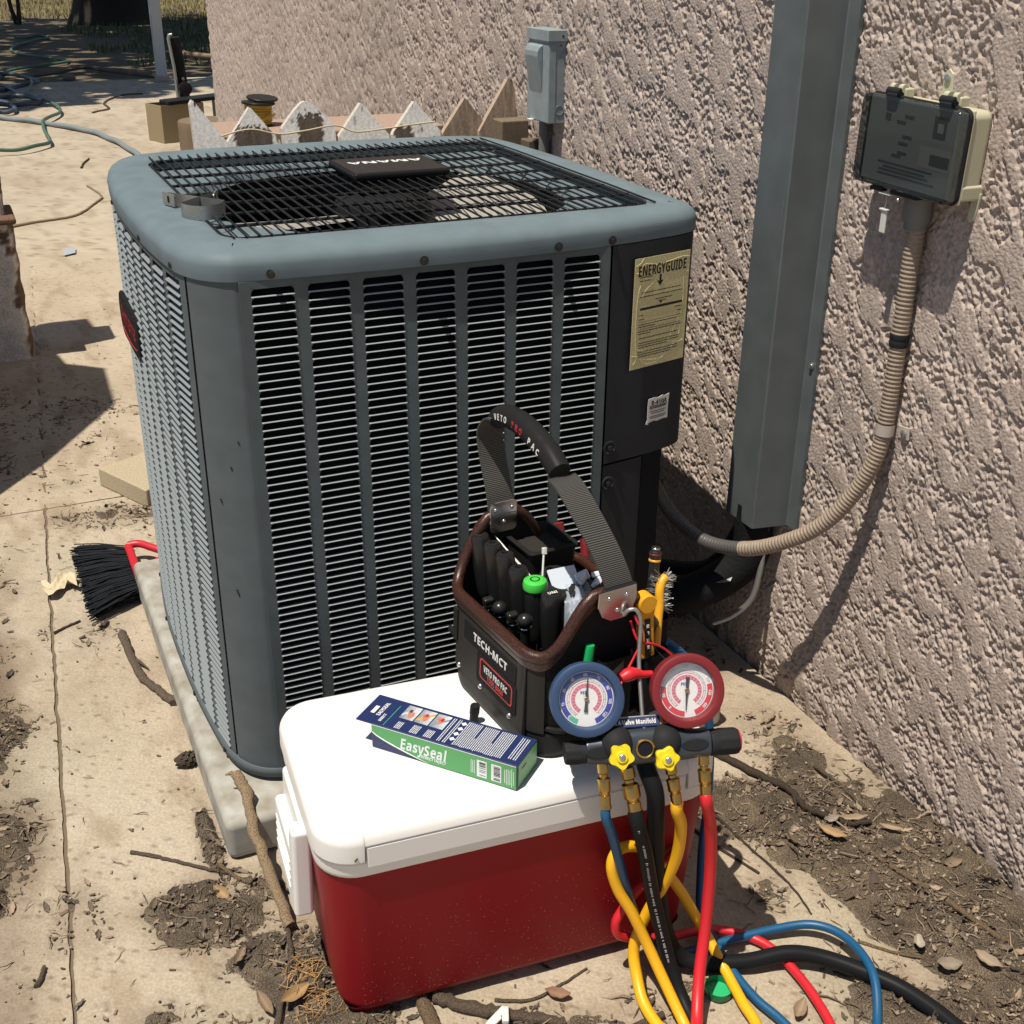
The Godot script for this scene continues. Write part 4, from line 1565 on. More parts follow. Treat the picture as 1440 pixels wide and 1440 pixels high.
func build_labels(u: Node3D) -> void:
	# the doors lean a little to the right: a frame that lies on them
	var a := Vector3(0.717, 0, -0.0066)
	var b := Vector3(0.838, 0, -0.0345)
	var xd := (b - a).normalized()
	var t := Transform3D(Basis(xd, Vector3.UP, xd.cross(Vector3.UP)), Vector3.ZERO)
	var mid := Vector3(0.7785, 0.8245, -0.0155)
	t.origin = mid + t.basis.z * 0.0012
	var lab := MB.new()
	lab.prism(t, PackedVector2Array([Vector2(-0.062, -0.094), Vector2(0.062, -0.094), Vector2(0.062, 0.094), Vector2(-0.062, 0.094)]), 0.0008)
	var yl := part(u, "efficiency_label", lab, M.label_yellow)
	lettering(yl, "lettering", "ENERGYGUIDE", 0.0240, M.black_print, t * at(0.0, 0.072, 0.0011), true, 0.66)
	var pr := MB.new()
	var line := func(x0: float, x1: float, y: float, h: float):
		pr.box(t * at((x0 + x1) / 2, y, 0.0012), Vector3(x1 - x0, h, 0.0003))
	pr.prism(t * at(-0.004, 0.052, 0.001), PackedVector2Array([Vector2(-0.007, 0.0), Vector2(0, -0.009), Vector2(0.007, 0.0), Vector2(0.002, 0.0), Vector2(0.002, 0.010), Vector2(-0.002, 0.010), Vector2(-0.002, 0.0)]), 0.0003)
	line.call(-0.046, 0.050, 0.0085, 0.0042)
	pr.prism(t * at(0.0, 0.014, 0.001), PackedVector2Array([Vector2(-0.003, 0.003), Vector2(0, -0.002), Vector2(0.003, 0.003)]), 0.0003)
	var rng := RandomNumberGenerator.new()
	rng.seed = 5
	for row in [[0.062, -0.050, -0.022], [0.056, -0.050, -0.026], [0.036, -0.044, 0.044], [0.029, -0.048, 0.050], [0.0215, -0.012, 0.026], [0.0175, -0.006, 0.012], [0.001, 0.034, 0.050], [-0.002, -0.048, -0.038], [-0.006, 0.040, 0.050], [-0.009, -0.048, -0.036], [-0.018, -0.048, 0.040], [-0.022, -0.048, -0.010], [-0.030, -0.048, 0.050], [-0.034, -0.048, -0.02], [-0.042, -0.046, 0.044], [-0.050, -0.046, 0.048], [-0.054, -0.046, 0.046], [-0.058, -0.046, 0.020], [-0.066, -0.046, 0.046], [-0.070, -0.046, 0.045], [-0.074, -0.046, 0.03]]:
		var x: float = row[1]
		while x < row[2]:
			var w := rng.randf_range(0.003, 0.008)
			line.call(x, minf(x + w, row[2]), row[0], 0.0013)
			x += w + 0.0013
	line.call(-0.048, 0.050, -0.0137, 0.0005)
	line.call(-0.048, 0.050, -0.0262, 0.0005)
	part(yl, "print", pr, M.black_print)
	# wrinkles in the label
	var wr := MB.new()
	for path in [[[-0.058, 0.07], [-0.05, 0.072], [-0.04, 0.084], [-0.01, 0.079], [0.02, 0.082], [0.045, 0.085], [0.06, 0.083]], [[-0.06, 0.082], [-0.05, 0.086], [-0.043, 0.093]], [[-0.02, 0.066], [-0.035, 0.06], [-0.049, 0.045], [-0.053, 0.02], [-0.054, -0.02], [-0.052, -0.05], [-0.049, -0.075], [-0.055, -0.085]], [[0.05, 0.05], [0.052, 0.02], [0.049, -0.02], [0.047, -0.05], [0.03, -0.070], [0.008, -0.084], [-0.02, -0.082], [-0.045, -0.077]], [[0.044, -0.020], [0.03, -0.045], [0.012, -0.066], [-0.004, -0.08]], [[-0.06, -0.07], [-0.045, -0.074], [-0.028, -0.088], [0.0, -0.090]], [[0.033, -0.060], [0.048, -0.062], [0.058, -0.060]], [[-0.044, 0.028], [-0.035, 0.040], [-0.02, 0.05]], [[0.05, 0.07], [0.053, 0.06], [0.06, 0.058]], [[-0.05, -0.058], [-0.03, -0.066], [0.0, -0.068]]]:
		var pts := []
		for q in path:
			pts.append(t * Vector3(q[0], q[1], 0.0006))
		wr.tube(spline(pts, 5), 0.0008, 5)
	part(yl, "wrinkle", wr, M.label_yellow)
	# small torn sticker
	var st := t
	st.origin = Vector3(0.788, 0.648, -0.0180) + t.basis.z * 0.0022
	var wl := MB.new()
	wl.prism(st, PackedVector2Array([Vector2(-0.024, -0.022), Vector2(-0.018, -0.0225), Vector2(-0.01, -0.021), Vector2(0.0, -0.023), Vector2(0.012, -0.0215), Vector2(0.024, -0.022), Vector2(0.0235, 0.004), Vector2(0.025, 0.023), Vector2(0.015, 0.021), Vector2(0.009, 0.023), Vector2(0.0, 0.0205), Vector2(-0.012, 0.022), Vector2(-0.024, 0.021), Vector2(-0.025, 0.004)]), 0.0008)
	wl.prism(st, PackedVector2Array([Vector2(-0.027, -0.0245), Vector2(-0.022, -0.026), Vector2(-0.021, -0.022), Vector2(-0.0255, -0.018)]), 0.0009)
	var w2 := part(u, "refrigerant_sticker", wl, M.label_white)
	lettering(w2, "lettering", "R-410A", 0.0115, M.black_print, st * at(0.001, 0.0125, 0.0011), true, 1.0)
	lettering(w2, "lettering", "REFRIGERANT", 0.0085, M.black_print, st * at(0.0, 0.0045, 0.0011), true, 0.72)
	var lp := MB.new()
	for q in [[-0.003, 0.019], [-0.0065, 0.015], [-0.0125, 0.020], [-0.0155, 0.017]]:
		lp.box(st * at(-0.001, q[0], 0.0011), Vector3(q[1] * 2, 0.0011, 0.0003))
	part(w2, "print", lp, M.black_print)


# a corrugated tube along a path
func ribbed(pts: Array, r: float, step: float, ripple: float, sides := 16, from := 0.0, to := 1.0) -> MB:
	var fine := []
	var total := 0.0
	for i in pts.size() - 1:
		total += pts[i].distance_to(pts[i + 1])
	var n := int(total * (to - from) / (step / 6.0))
	var rads := []
	for k in n + 1:
		var s := total * (from + (to - from) * k / n)
		var acc := 0.0
		for i in pts.size() - 1:
			var l: float = pts[i].distance_to(pts[i + 1])
			if acc + l >= s or i == pts.size() - 2:
				fine.append(pts[i].lerp(pts[i + 1], clampf((s - acc) / l, 0.0, 1.0)))
				break
			acc += l
		rads.append(r + ripple * cos(TAU * k / 6.0))
	var b := MB.new()
	b.tube(fine, rads, sides)
	return b


func build_wall_fittings() -> void:
	build_disconnect()
	build_line_cover()
	build_control_box()
	# flexible conduit from the control box down and across to the condenser
	var c := thing("flexible_conduit", "ribbed tan flexible conduit curving from the clear fronted box down to the condenser", "conduit")
	var path := spline([Vector3(1.077, 1.035, 0.232), Vector3(1.078, 1.0, 0.232), Vector3(1.079, 0.93, 0.231), Vector3(1.080, 0.80, 0.230), Vector3(1.080, 0.70, 0.230), Vector3(1.078, 0.640, 0.229), Vector3(1.070, 0.590, 0.224), Vector3(1.055, 0.528, 0.204), Vector3(1.03, 0.463, 0.171), Vector3(1.0, 0.410, 0.118), Vector3(0.97, 0.360, 0.036), Vector3(0.94, 0.338, -0.06), Vector3(0.91, 0.369, -0.133), Vector3(0.872, 0.439, -0.155), Vector3(0.835, 0.50, -0.120), Vector3(0.80, 0.535, -0.07)], 8)
	part(c, "conduit_run", ribbed(path, 0.0138, 0.0072, 0.0008, 16, 0.0, 0.655), M.conduit_tan)
	part(c, "shaded_run", ribbed(path, 0.0134, 0.0072, 0.0004, 16, 0.655, 0.99), M.conduit_shade)  # darker grey carries the shade cast by the unit
	var cp := MB.new()
	cp.lathe(at(1.0795, 0.808, 0.2302), [Vector2(0.0145, -0.011), Vector2(0.0155, -0.009), Vector2(0.0155, -0.003), Vector2(0.0145, 0.0), Vector2(0.0155, 0.003), Vector2(0.0155, 0.009), Vector2(0.0145, 0.011)], 18)
	part(c, "band", cp, M.rubber_dark)
	var st := thing("conduit_clamp", "pale one hole clamp fixing the ribbed conduit to the wall", "clamp")
	var b := MB.new()
	var rows := []
	for k in 15:
		var a := PI * 1.15 - PI * 1.3 * k / 14.0
		rows.append(PackedVector3Array([Vector3(1.079 - 0.0162 * sin(a), 0.665, 0.230 - 0.0162 * cos(a)), Vector3(1.079 - 0.0162 * sin(a), 0.645, 0.230 - 0.0162 * cos(a))]))
	b.loft(rows, false)
	b.rbox(Transform3D(Basis(Vector3(1, 0, 0), -0.1), Vector3(1.0945, 0.655, 0.258)), Vector3(0.003, 0.021, 0.026), 0.001, 1)
	part(st, "band", b, mat("clamp_tan", 0.46, 0.41, 0.36, 0.55))
	b = MB.new()
	b.lathe(Transform3D(Basis(Vector3(0, 0, 1), PI / 2), Vector3(1.0925, 0.655, 0.261)), [Vector2(0.0062, 0.0), Vector2(0.0062, 0.003), Vector2(0.004, 0.0045), Vector2(0.0, 0.0045)], 10)
	part(st, "screw", b, M.screw_bright)
	# foam wrapped refrigerant pipes and a small grey drain pipe
	var p1 := MB.new()
	var pr := spline([Vector3(1.058, 0.46, -0.066), Vector3(1.056, 0.36, -0.064), Vector3(1.052, 0.285, -0.062), Vector3(1.012, 0.232, -0.082), Vector3(0.95, 0.19, -0.115), Vector3(0.88, 0.165, -0.17), Vector3(0.80, 0.165, -0.19)], 8)
	p1.tube(pr, 0.038, 18)
	var ls := thing("refrigerant_line", "thick black foam wrapped pipe running from under the grey cover to the condenser", "pipe")
	part(ls, "insulation", p1, M.foam_black)
	var tape := MB.new()
	tape.loft([PackedVector3Array([Vector3(0.972, 0.2335, -0.075), Vector3(0.985, 0.243, -0.066)]), PackedVector3Array([Vector3(0.980, 0.2385, -0.055), Vector3(0.992, 0.245, -0.050)]), PackedVector3Array([Vector3(0.996, 0.245, -0.040), Vector3(1.004, 0.252, -0.045)])], false)
	part(ls, "torn_tape", tape, M.galvanised)
	var p2 := MB.new()
	p2.tube(spline([Vector3(1.066, 0.44, -0.07), Vector3(1.05, 0.30, -0.11), Vector3(1.01, 0.22, -0.15), Vector3(0.93, 0.20, -0.24), Vector3(0.84, 0.22, -0.26)], 6), 0.016, 10)
	solo("liquid_line", "thin dark pipe beside the black foam wrapped pipe", "pipe", p2, M.rubber_dark)
	var dp := MB.new()
	dp.tube(spline([Vector3(1.066, 0.372, -0.034), Vector3(1.060, 0.31, -0.030), Vector3(1.053, 0.265, -0.024), Vector3(1.040, 0.205, -0.024), Vector3(1.018, 0.160, -0.048), Vector3(0.995, 0.130, -0.080)], 6), 0.0058, 9)
	solo("drain_pipe", "slim grey bent drain pipe ending in the air above the ground", "pipe", dp, M.galvanised)


func build_disconnect() -> void:
	var d := thing("disconnect_box", "small grey metal electrical disconnect box with hooded front on the wall", "electrical box")
	# wall face x = 1.10, front face x = 1.0535, z from -1.132 to -1.018, y from 0.985 to 1.188
	var b := MB.new()
	b.rbox(at(1.078, 1.080, -1.075), Vector3(0.048, 0.196, 0.112), 0.0015, 1)
	part(d, "case", b, M.box_grey)
	b = MB.new()
	b.rbox(at(1.0555, 1.072, -1.0765), Vector3(0.006, 0.176, 0.116), 0.0012, 1)
	b.rbox(at(1.0625, 1.071, -1.0187), Vector3(0.018, 0.176, 0.003), 0.001, 1)
	var door := part(d, "front_cover", b, M.box_grey)
	b = MB.new()
	b.rbox(at(1.075, 1.178, -1.075), Vector3(0.052, 0.025, 0.121), 0.0015, 1)
	b.rbox(at(1.0885, 1.1665, -1.0165), Vector3(0.021, 0.002, 0.004), 0.0008, 1)
	part(d, "rain_hood", b, M.box_grey)
	# wedge shaped handle cover: deep at the top, flush at the foot
	b = MB.new()
	var tri := PackedVector2Array([Vector2(0.0, 0.0), Vector2(-0.016, 0.085), Vector2(-0.0155, 0.096), Vector2(-0.010, 0.107), Vector2(0.0, 0.111)])
	b.prism(at(1.0528, 1.046, -1.1195), tri, 0.069, 0.002)
	part(door, "pull_housing", b, M.box_grey)
	b = MB.new()
	b.rbox(at(1.052, 0.983, -1.105), Vector3(0.016, 0.003, 0.02), 0.001, 1)
	part(d, "latch_tab", b, M.label_white)
	for q in [[1.087, 1.185, 0.0028], [1.0825, 1.165, 0.002]]:
		b = MB.new()
		b.lathe(Transform3D(Basis(Vector3(1, 0, 0), PI / 2), Vector3(q[0], q[1] - 0.008, -1.0155)), [Vector2(q[2], 0.0), Vector2(q[2], 0.0015), Vector2(0.0, 0.0015)], 8)
		part(d, "screw", b, M.screw_dark)
	b = MB.new()
	b.lathe(Transform3D(Basis(Vector3(1, 0, 0), PI / 2), Vector3(1.083, 1.012, -1.0192)), [Vector2(0.0112, 0.0), Vector2(0.0112, 0.0016), Vector2(0.0098, 0.0016), Vector2(0.0098, 0.0005), Vector2(0.0, 0.0005)], 20)
	part(d, "knockout", b, M.box_grey)
	b = MB.new()
	b.tube([Vector3(1.079, 0.99, -1.09), Vector3(1.079, 0.55, -1.09)], 0.013, 12)
	part(d, "feed_conduit", b, M.conduit_grey)


func build_line_cover() -> void:
	var c := thing("line_cover", "tall dark grey sheet metal cover running down the stucco wall", "pipe cover")
	# plan (x, z): flange, near side, outer face, far side, flange
	var plan := [Vector2(1.0905, 0.020), Vector2(1.0905, -0.0055), Vector2(1.0890, -0.0075), Vector2(1.022, -0.0195), Vector2(1.0195, -0.0215), Vector2(1.0195, -0.1085), Vector2(1.022, -0.111), Vector2(1.089, -0.123), Vector2(1.0905, -0.126), Vector2(1.0905, -0.150)]
	var y0 := 0.366
	var y1 := 2.7
	var b := MB.new()
	for i in plan.size() - 1:
		var a: Vector2 = plan[i]
		var q: Vector2 = plan[i + 1]
		var rows := [PackedVector3Array([Vector3(q.x, y0, q.y), Vector3(a.x, y0, a.y)]), PackedVector3Array([Vector3(q.x, y1, q.y), Vector3(a.x, y1, a.y)])]
		b.loft(rows, false)
	# folded lower edge and the dark mouth
	for i in plan.size() - 1:
		var a: Vector2 = plan[i]
		var q: Vector2 = plan[i + 1]
		var inw := Vector2(0.0015, 0)
		b.quad(Vector3(a.x, y0, a.y), Vector3(q.x, y0, q.y), Vector3(q.x + inw.x, y0, q.y), Vector3(a.x + inw.x, y0, a.y))
	part(c, "channel", b, M.cover_grey)
	var fl := MB.new()
	fl.box(at(1.0938, 0.90, 0.0215), Vector3(0.0085, 1.07, 0.0025))
	part(c, "hem", fl, M.cover_grey)
	for q in [[1.0900, 0.694, 0.0105]]:
		var s := MB.new()
		s.lathe(Transform3D(Basis(Vector3(0, 0, 1), PI / 2), Vector3(q[0], q[1], q[2])), [Vector2(0.0066, 0.0), Vector2(0.0066, 0.0014), Vector2(0.0042, 0.002), Vector2(0.0042, 0.005), Vector2(0.0, 0.0054)], 10)
		part(c, "screw", s, M.screw_bright)
	var sc := MB.new()
	sc.box(Transform3D(Basis(Vector3(0, 1, 0), 0.0), Vector3(1.0195, 0.96, -0.030)), Vector3(0.0008, 0.05, 0.0022))
	sc.box(at(1.0195, 0.66, -0.09), Vector3(0.0008, 0.012, 0.002))
	part(c, "scratch", sc, M.galvanised)


func build_control_box() -> void:
	var k := thing("control_box", "cream plastic wall box with smoked clear front above the ribbed conduit", "control box")
	# wall x = 1.10, z 0.118 .. 0.328, y 1.043 .. 1.172; the cover stands at x = 1.035
	var cz := 0.2235
	var cy := 1.1085
	var b := MB.new()
	var tilt := Basis(Vector3(1, 0, 0), 0.02)
	b.rbox(Transform3D(tilt, Vector3(1.0785, cy, cz)), Vector3(0.045, 0.128, 0.212), 0.012, 3)
	b.rbox(Transform3D(tilt, Vector3(1.0595, cy, cz)), Vector3(0.005, 0.133, 0.217), 0.0024, 2)
	part(k, "back_shell", b, M.cream_plastic)
	b = MB.new()
	b.rbox(Transform3D(tilt, Vector3(1.054, cy, cz)), Vector3(0.005, 0.125, 0.207), 0.002, 1)
	var pan := part(k, "inner_panel", b, M.panel_grey)
	b = MB.new()
	var rng := RandomNumberGenerator.new()
	rng.seed = 9
	var put := func(bb: MB, z: float, y: float, w: float, h: float):
		bb.box(Transform3D(tilt, Vector3(1.0512, cy + y, cz + z)), Vector3(0.0006, h, w))
	put.call(b, -0.058, 0.037, 0.012, 0.010)
	for y in [0.041, 0.032, 0.012, 0.002, -0.012, -0.017]:
		put.call(b, -0.020 + rng.randf_range(-0.01, 0.01), y, 0.020, 0.004)
	for y in [-0.030, -0.036, -0.041, -0.047]:
		put.call(b, -0.01 + rng.randf_range(-0.01, 0.01), y, rng.randf_range(0.09, 0.13), 0.0022)
	put.call(b, 0.054, 0.034, 0.026, 0.030)
	put.call(b, 0.062, -0.013, 0.040, 0.016)
	part(pan, "print", b, M.panel_print)
	b = MB.new()
	b.box(Transform3D(tilt, Vector3(1.0514, cy - 0.011, cz + 0.052)), Vector3(0.0004, 0.030, 0.066))
	b.box(Transform3D(tilt, Vector3(1.0506, cy + 0.033, cz + 0.056)), Vector3(0.0004, 0.013, 0.012))
	part(pan, "pale_label", b, M.clear_plastic)
	# smoked cover: a shallow rounded tray
	b = MB.new()
	var r1 := rrect(0.214, 0.132, 0.013, 5)
	var r2 := rrect(0.206, 0.124, 0.012, 5)
	var ring := func(poly: PackedVector2Array, x: float) -> PackedVector3Array:
		var o := PackedVector3Array()
		for p in poly:
			o.append(Vector3(x, cy, cz) + tilt * Vector3(0, p.y, p.x))
		return o
	b.loft([ring.call(r1, 1.0565), ring.call(r1, 1.040), ring.call(rrect(0.212, 0.130, 0.0125, 5), 1.0375), ring.call(r2, 1.0352)], true, false, true)
	part(k, "smoked_cover", b, M.smoked)
	b = MB.new()
	b.loft([ring.call(rrect(0.217, 0.135, 0.0135, 5), 1.0575), ring.call(rrect(0.218, 0.136, 0.0138, 5), 1.055), ring.call(rrect(0.2165, 0.1345, 0.0135, 5), 1.052), ring.call(rrect(0.214, 0.132, 0.013, 5), 1.052)], true)
	part(k, "cover_rim", b, M.rubber_dark)
	for z in [-0.052, 0.062]:
		b = MB.new()
		b.tube([Vector3(1.052, cy + 0.073, cz + z - 0.014), Vector3(1.052, cy + 0.073, cz + z + 0.014)], 0.0062, 10)
		b.rbox(at(1.050, cy + 0.0665, cz + z), Vector3(0.011, 0.010, 0.024), 0.003, 2)
		var h := part(k, "hinge", b, M.rubber_dark)
		b = MB.new()
		b.tube([Vector3(1.058, cy + 0.078, cz + z - 0.013), Vector3(1.058, cy + 0.078, cz + z - 0.004)], 0.0065, 10)
		b.tube([Vector3(1.058, cy + 0.078, cz + z + 0.006), Vector3(1.058, cy + 0.078, cz + z + 0.015)], 0.0065, 10)
		b.rbox(at(1.066, cy + 0.072, cz + z + 0.012), Vector3(0.018, 0.014, 0.012), 0.003, 1)
		part(h, "knuckle", b, M.cream_plastic)
	b = MB.new()
	b.prism(Transform3D(Basis(Vector3(0, 0, 1), Vector3(0, 1, 0), Vector3(-1, 0, 0)), Vector3(1.0985, cy + 0.058, 0.232)), PackedVector2Array([Vector2(-0.012, 0.0), Vector2(0.014, 0.0), Vector2(0.009, 0.045), Vector2(0.0, 0.052), Vector2(-0.009, 0.045)]), 0.004, 0.001)
	var tab2 := MB.new()
	tab2.prism(Transform3D(Basis(Vector3(0, 0, 1), Vector3(0, 1, 0), Vector3(-1, 0, 0)), Vector3(1.0985, cy - 0.098, 0.322)), PackedVector2Array([Vector2(-0.004, 0.045), Vector2(0.012, 0.045), Vector2(0.006, 0.006), Vector2(-0.003, 0.0), Vector2(-0.008, 0.008)]), 0.004, 0.001)
	part(k, "mounting_tab", tab2, M.cream_plastic)
	tab2 = MB.new()
	tab2.rbox(Transform3D(tilt, Vector3(1.080, cy - 0.052, cz + 0.085)), Vector3(0.044, 0.022, 0.046), 0.004, 2)
	part(k, "drip_flange", tab2, M.cream_plastic)
	var tab := part(k, "mounting_tab", b, M.cream_plastic)
	b = MB.new()
	b.lathe(Transform3D(Basis(Vector3(0, 0, 1), PI / 2), Vector3(1.0945, cy + 0.096, 0.232)), [Vector2(0.006, 0.0), Vector2(0.006, 0.003), Vector2(0.0, 0.0045)], 10)
	part(tab, "screw", b, M.screw_bright)
	# latch below with wire seal tag, and the conduit nut
	b = MB.new()
	b.rbox(at(1.046, cy - 0.069, cz - 0.052), Vector3(0.014, 0.006, 0.026), 0.0015, 1)
	b.rbox(at(1.045, cy - 0.068, cz + 0.012), Vector3(0.014, 0.007, 0.060), 0.002, 1)
	var lt := part(k, "latch", b, M.rubber_dark)
	b = MB.new()
	b.rbox(at(1.044, cy - 0.074, cz - 0.030), Vector3(0.010, 0.002, 0.026), 0.0008, 1)
	part(lt, "latch_plate", b, M.clear_plastic)
	for q in [[-0.068, -0.071], [0.0, -0.078]]:
		b = MB.new()
		b.sphere(at(1.041, cy + q[1], cz + q[0]), 0.0033, 0.0033, 8, 6)
		part(k, "screw", b, M.screw_bright)
	var tag := thing("seal_tag", "small clear plastic tag hanging by a wire below the smoked box", "tag")
	b = MB.new()
	b.tube(spline([Vector3(1.044, cy - 0.072, cz - 0.030), Vector3(1.043, cy - 0.085, cz - 0.027), Vector3(1.044, cy - 0.096, cz - 0.031)], 4), 0.0008, 5)
	part(tag, "wire", b, M.screw_bright)
	b = MB.new()
	b.rbox(at(1.045, cy - 0.098, cz - 0.031), Vector3(0.008, 0.003, 0.017), 0.001, 1)
	b.rbox(at(1.045, cy - 0.116, cz - 0.030), Vector3(0.004, 0.036, 0.0125), 0.0018, 2)
	part(tag, "tag_body", b, M.clear_plastic)
	b = MB.new()
	b.lathe(at(1.076, 0.998, 0.2315), [Vector2(0.0205, -0.002), Vector2(0.0225, 0.002), Vector2(0.0225, 0.030), Vector2(0.021, 0.040), Vector2(0.021, 0.05)], 8)
	b.lathe(at(1.076, 0.985, 0.2315), [Vector2(0.016, 0.0), Vector2(0.018, 0.002), Vector2(0.018, 0.014)], 18)
	part(k, "conduit_nut", b, M.conduit_grey)


var cooler := Transform3D(Basis(Vector3.UP, deg_to_rad(-4.65)), Vector3(0.316, 0.0, 0.356))


func build_cooler() -> void:
	var c := thing("cooler", "red and white plastic picnic cooler with closed white lid in front of the condenser", "cooler")
	var ring := func(w: float, d: float, r: float, y: float) -> PackedVector3Array:
		return ring_y(rrect(w, d, r, 8), y, cooler)
	var b := MB.new()
	b.loft([ring.call(0.49, 0.24, 0.03, 0.016), ring.call(0.520, 0.262, 0.040, 0.017), ring.call(0.532, 0.274, 0.045, 0.022), ring.call(0.537, 0.279, 0.048, 0.032), ring.call(0.571, 0.318, 0.055, 0.286)], true, true)
	part(c, "red_body", b, M.cooler_red)
	# feet at the corners
	for sx in [-1, 1]:
		for sz in [-1, 1]:
			b = MB.new()
			var rings := []
			for q in [[0.055, 0.050, 0.0], [0.062, 0.056, 0.004], [0.080, 0.070, 0.024]]:
				rings.append(ring_y(rrect(q[0], q[1], 0.022, 4), q[2], cooler * at(sx * 0.223, 0, sz * 0.098)))
			b.loft(rings, true, true)
			part(c, "foot", b, M.cooler_red)
	# white collar; raised along the middle of the front where the lid is cut back
	b = MB.new()
	b.loft([ring.call(0.570, 0.317, 0.055, 0.284), ring.call(0.5755, 0.3225, 0.056, 0.285), ring.call(0.5775, 0.3245, 0.056, 0.290), ring.call(0.580, 0.327, 0.056, 0.306), ring.call(0.578, 0.325, 0.056, 0.309), ring.call(0.561, 0.31, 0.05, 0.3095)], true)
	part(c, "collar", b, M.cooler_white)
	b = MB.new()
	var prof := PackedVector2Array([Vector2(-0.2285, 0.300), Vector2(0.2285, 0.300), Vector2(0.2285, 0.3345), Vector2(-0.2285, 0.3345)])
	b.prism(cooler * at(0, 0, 0.125), prof, 0.0402, 0.002)
	part(c, "front_rail", b, M.cooler_white)
	# lid: one shell with deep skirt; the skirt is higher between the front corners
	b = MB.new()
	var lw := 0.582
	var ld := 0.332
	var seg := 10
	var base := rrect(lw, ld, 0.055, seg)
	# more points along the front so the notch can be cut
	var poly := PackedVector2Array()
	for i in base.size():
		var p := base[i]
		var q := base[(i + 1) % base.size()]
		poly.append(p)
		if p.y < -ld / 2 + 0.00001 and q.y < -ld / 2 + 0.00001 and p.distance_to(q) > 0.08:
			for x in [-0.2345, -0.2320, -0.2312, -0.2304, -0.2296, -0.2285, -0.15, -0.08, 0.0, 0.08, 0.15, 0.2285, 0.2296, 0.2304, 0.2312, 0.2320, 0.2345]:
				poly.append(Vector2(x, p.y))
			continue
		var n := 22 if p.distance_to(q) > 0.08 else 0
		for k in n:
			poly.append(p.lerp(q, (k + 1.0) / (n + 1.0)))
	var inset := func(d: float, y: float, notch: float, skirt: bool) -> PackedVector3Array:
		var o := PackedVector3Array()
		var m := poly.size()
		for i in m:
			var t := (poly[(i + 1) % m] - poly[(i - 1 + m) % m]).normalized()
			var nn := Vector2(t.y, -t.x)
			var p := poly[i] - nn * d
			var yy := y
			var k := 0.0
			if poly[i].y < -ld / 2 + 0.002:
				k = smoothstep(0.2315, 0.2297, absf(poly[i].x))
			if skirt:
				yy = lerpf(y, maxf(y, 0.3365), k)
			p.y += k * notch
			o.append(cooler * Vector3(p.x, yy, -p.y))
		return o
	b.loft([inset.call(0.012, 0.311, 0.0014, true), inset.call(0.0, 0.3105, 0.0014, true), inset.call(-0.0006, 0.314, 0.0014, true), inset.call(0.0, 0.338, 0.0014, false), inset.call(0.0012, 0.3435, 0.0014, false), inset.call(0.005, 0.3505, 0.0014, false), inset.call(0.011, 0.3545, 0.0014, false), inset.call(0.019, 0.3562, 0.001, false), inset.call(0.032, 0.3570, 0.0, false)], true, false, true)
	part(c, "lid", b, M.cooler_white)
	# swing handle on the left end
	var ht := cooler * Transform3D(Basis(Vector3(0, 0, 1), -0.03), Vector3(-0.297, 0.0, 0.0))
	b = MB.new()
	b.rbox(ht * at(0.002, 0.235, -0.03), Vector3(0.014, 0.10, 0.150), 0.006, 2)
	var h := part(c, "handle", b, M.cooler_white)
	b = MB.new()
	b.rbox(ht * at(-0.010, 0.190, -0.03), Vector3(0.018, 0.105, 0.135), 0.007, 2)
	part(h, "grip", b, M.cooler_white)
	b = MB.new()
	b.rbox(ht * at(-0.006, 0.215, 0.042), Vector3(0.028, 0.150, 0.030), 0.007, 2)
	part(h, "pivot_arm", b, M.cooler_white)
	for y in [0.17, 0.185, 0.20, 0.215]:
		b = MB.new()
		b.rbox(ht * at(-0.0195, y, -0.03), Vector3(0.002, 0.004, 0.11), 0.0009, 1)
		part(h, "rib", b, M.cooler_white)
	# dust thrown up on the lower front
	b = MB.new()
	var rng := RandomNumberGenerator.new()
	rng.seed = 4
	for i in 420:
		var f := pow(rng.randf(), 2.0)
		var y := 0.034 + 0.16 * f
		var x := rng.randf_range(-0.24, 0.24)
		var zf := lerpf(0.1395, 0.159, (y - 0.032) / 0.254)
		var sz := rng.randf_range(0.0004, 0.0010)
		b.box(cooler * Transform3D(Basis(Vector3(1, 0, 0), -0.08), Vector3(x, y, zf + 0.0002)), Vector3(sz, sz * rng.randf_range(0.6, 1.4), 0.0005))
	meta(part(c, "dust_specks", b, mat("dust_tan", 0.24, 0.10, 0.075, 0.9)), "", "", "", "stuff")
	# scuffs
	b = MB.new()
	b.tube([cooler * Vector3(0.155, 0.299, 0.1648), cooler * Vector3(0.158, 0.293, 0.1645), cooler * Vector3(0.156, 0.287, 0.1642)], 0.0009, 5)
	b.sphere(cooler * at(-0.13, 0.349, 0.157), 0.0014, 0.0014, 6, 4)
	b.tube([cooler * Vector3(-0.245, 0.318, 0.1672), cooler * Vector3(-0.241, 0.322, 0.1672)], 0.0009, 5)
	part(c, "scuff", b, M.screw_dark)


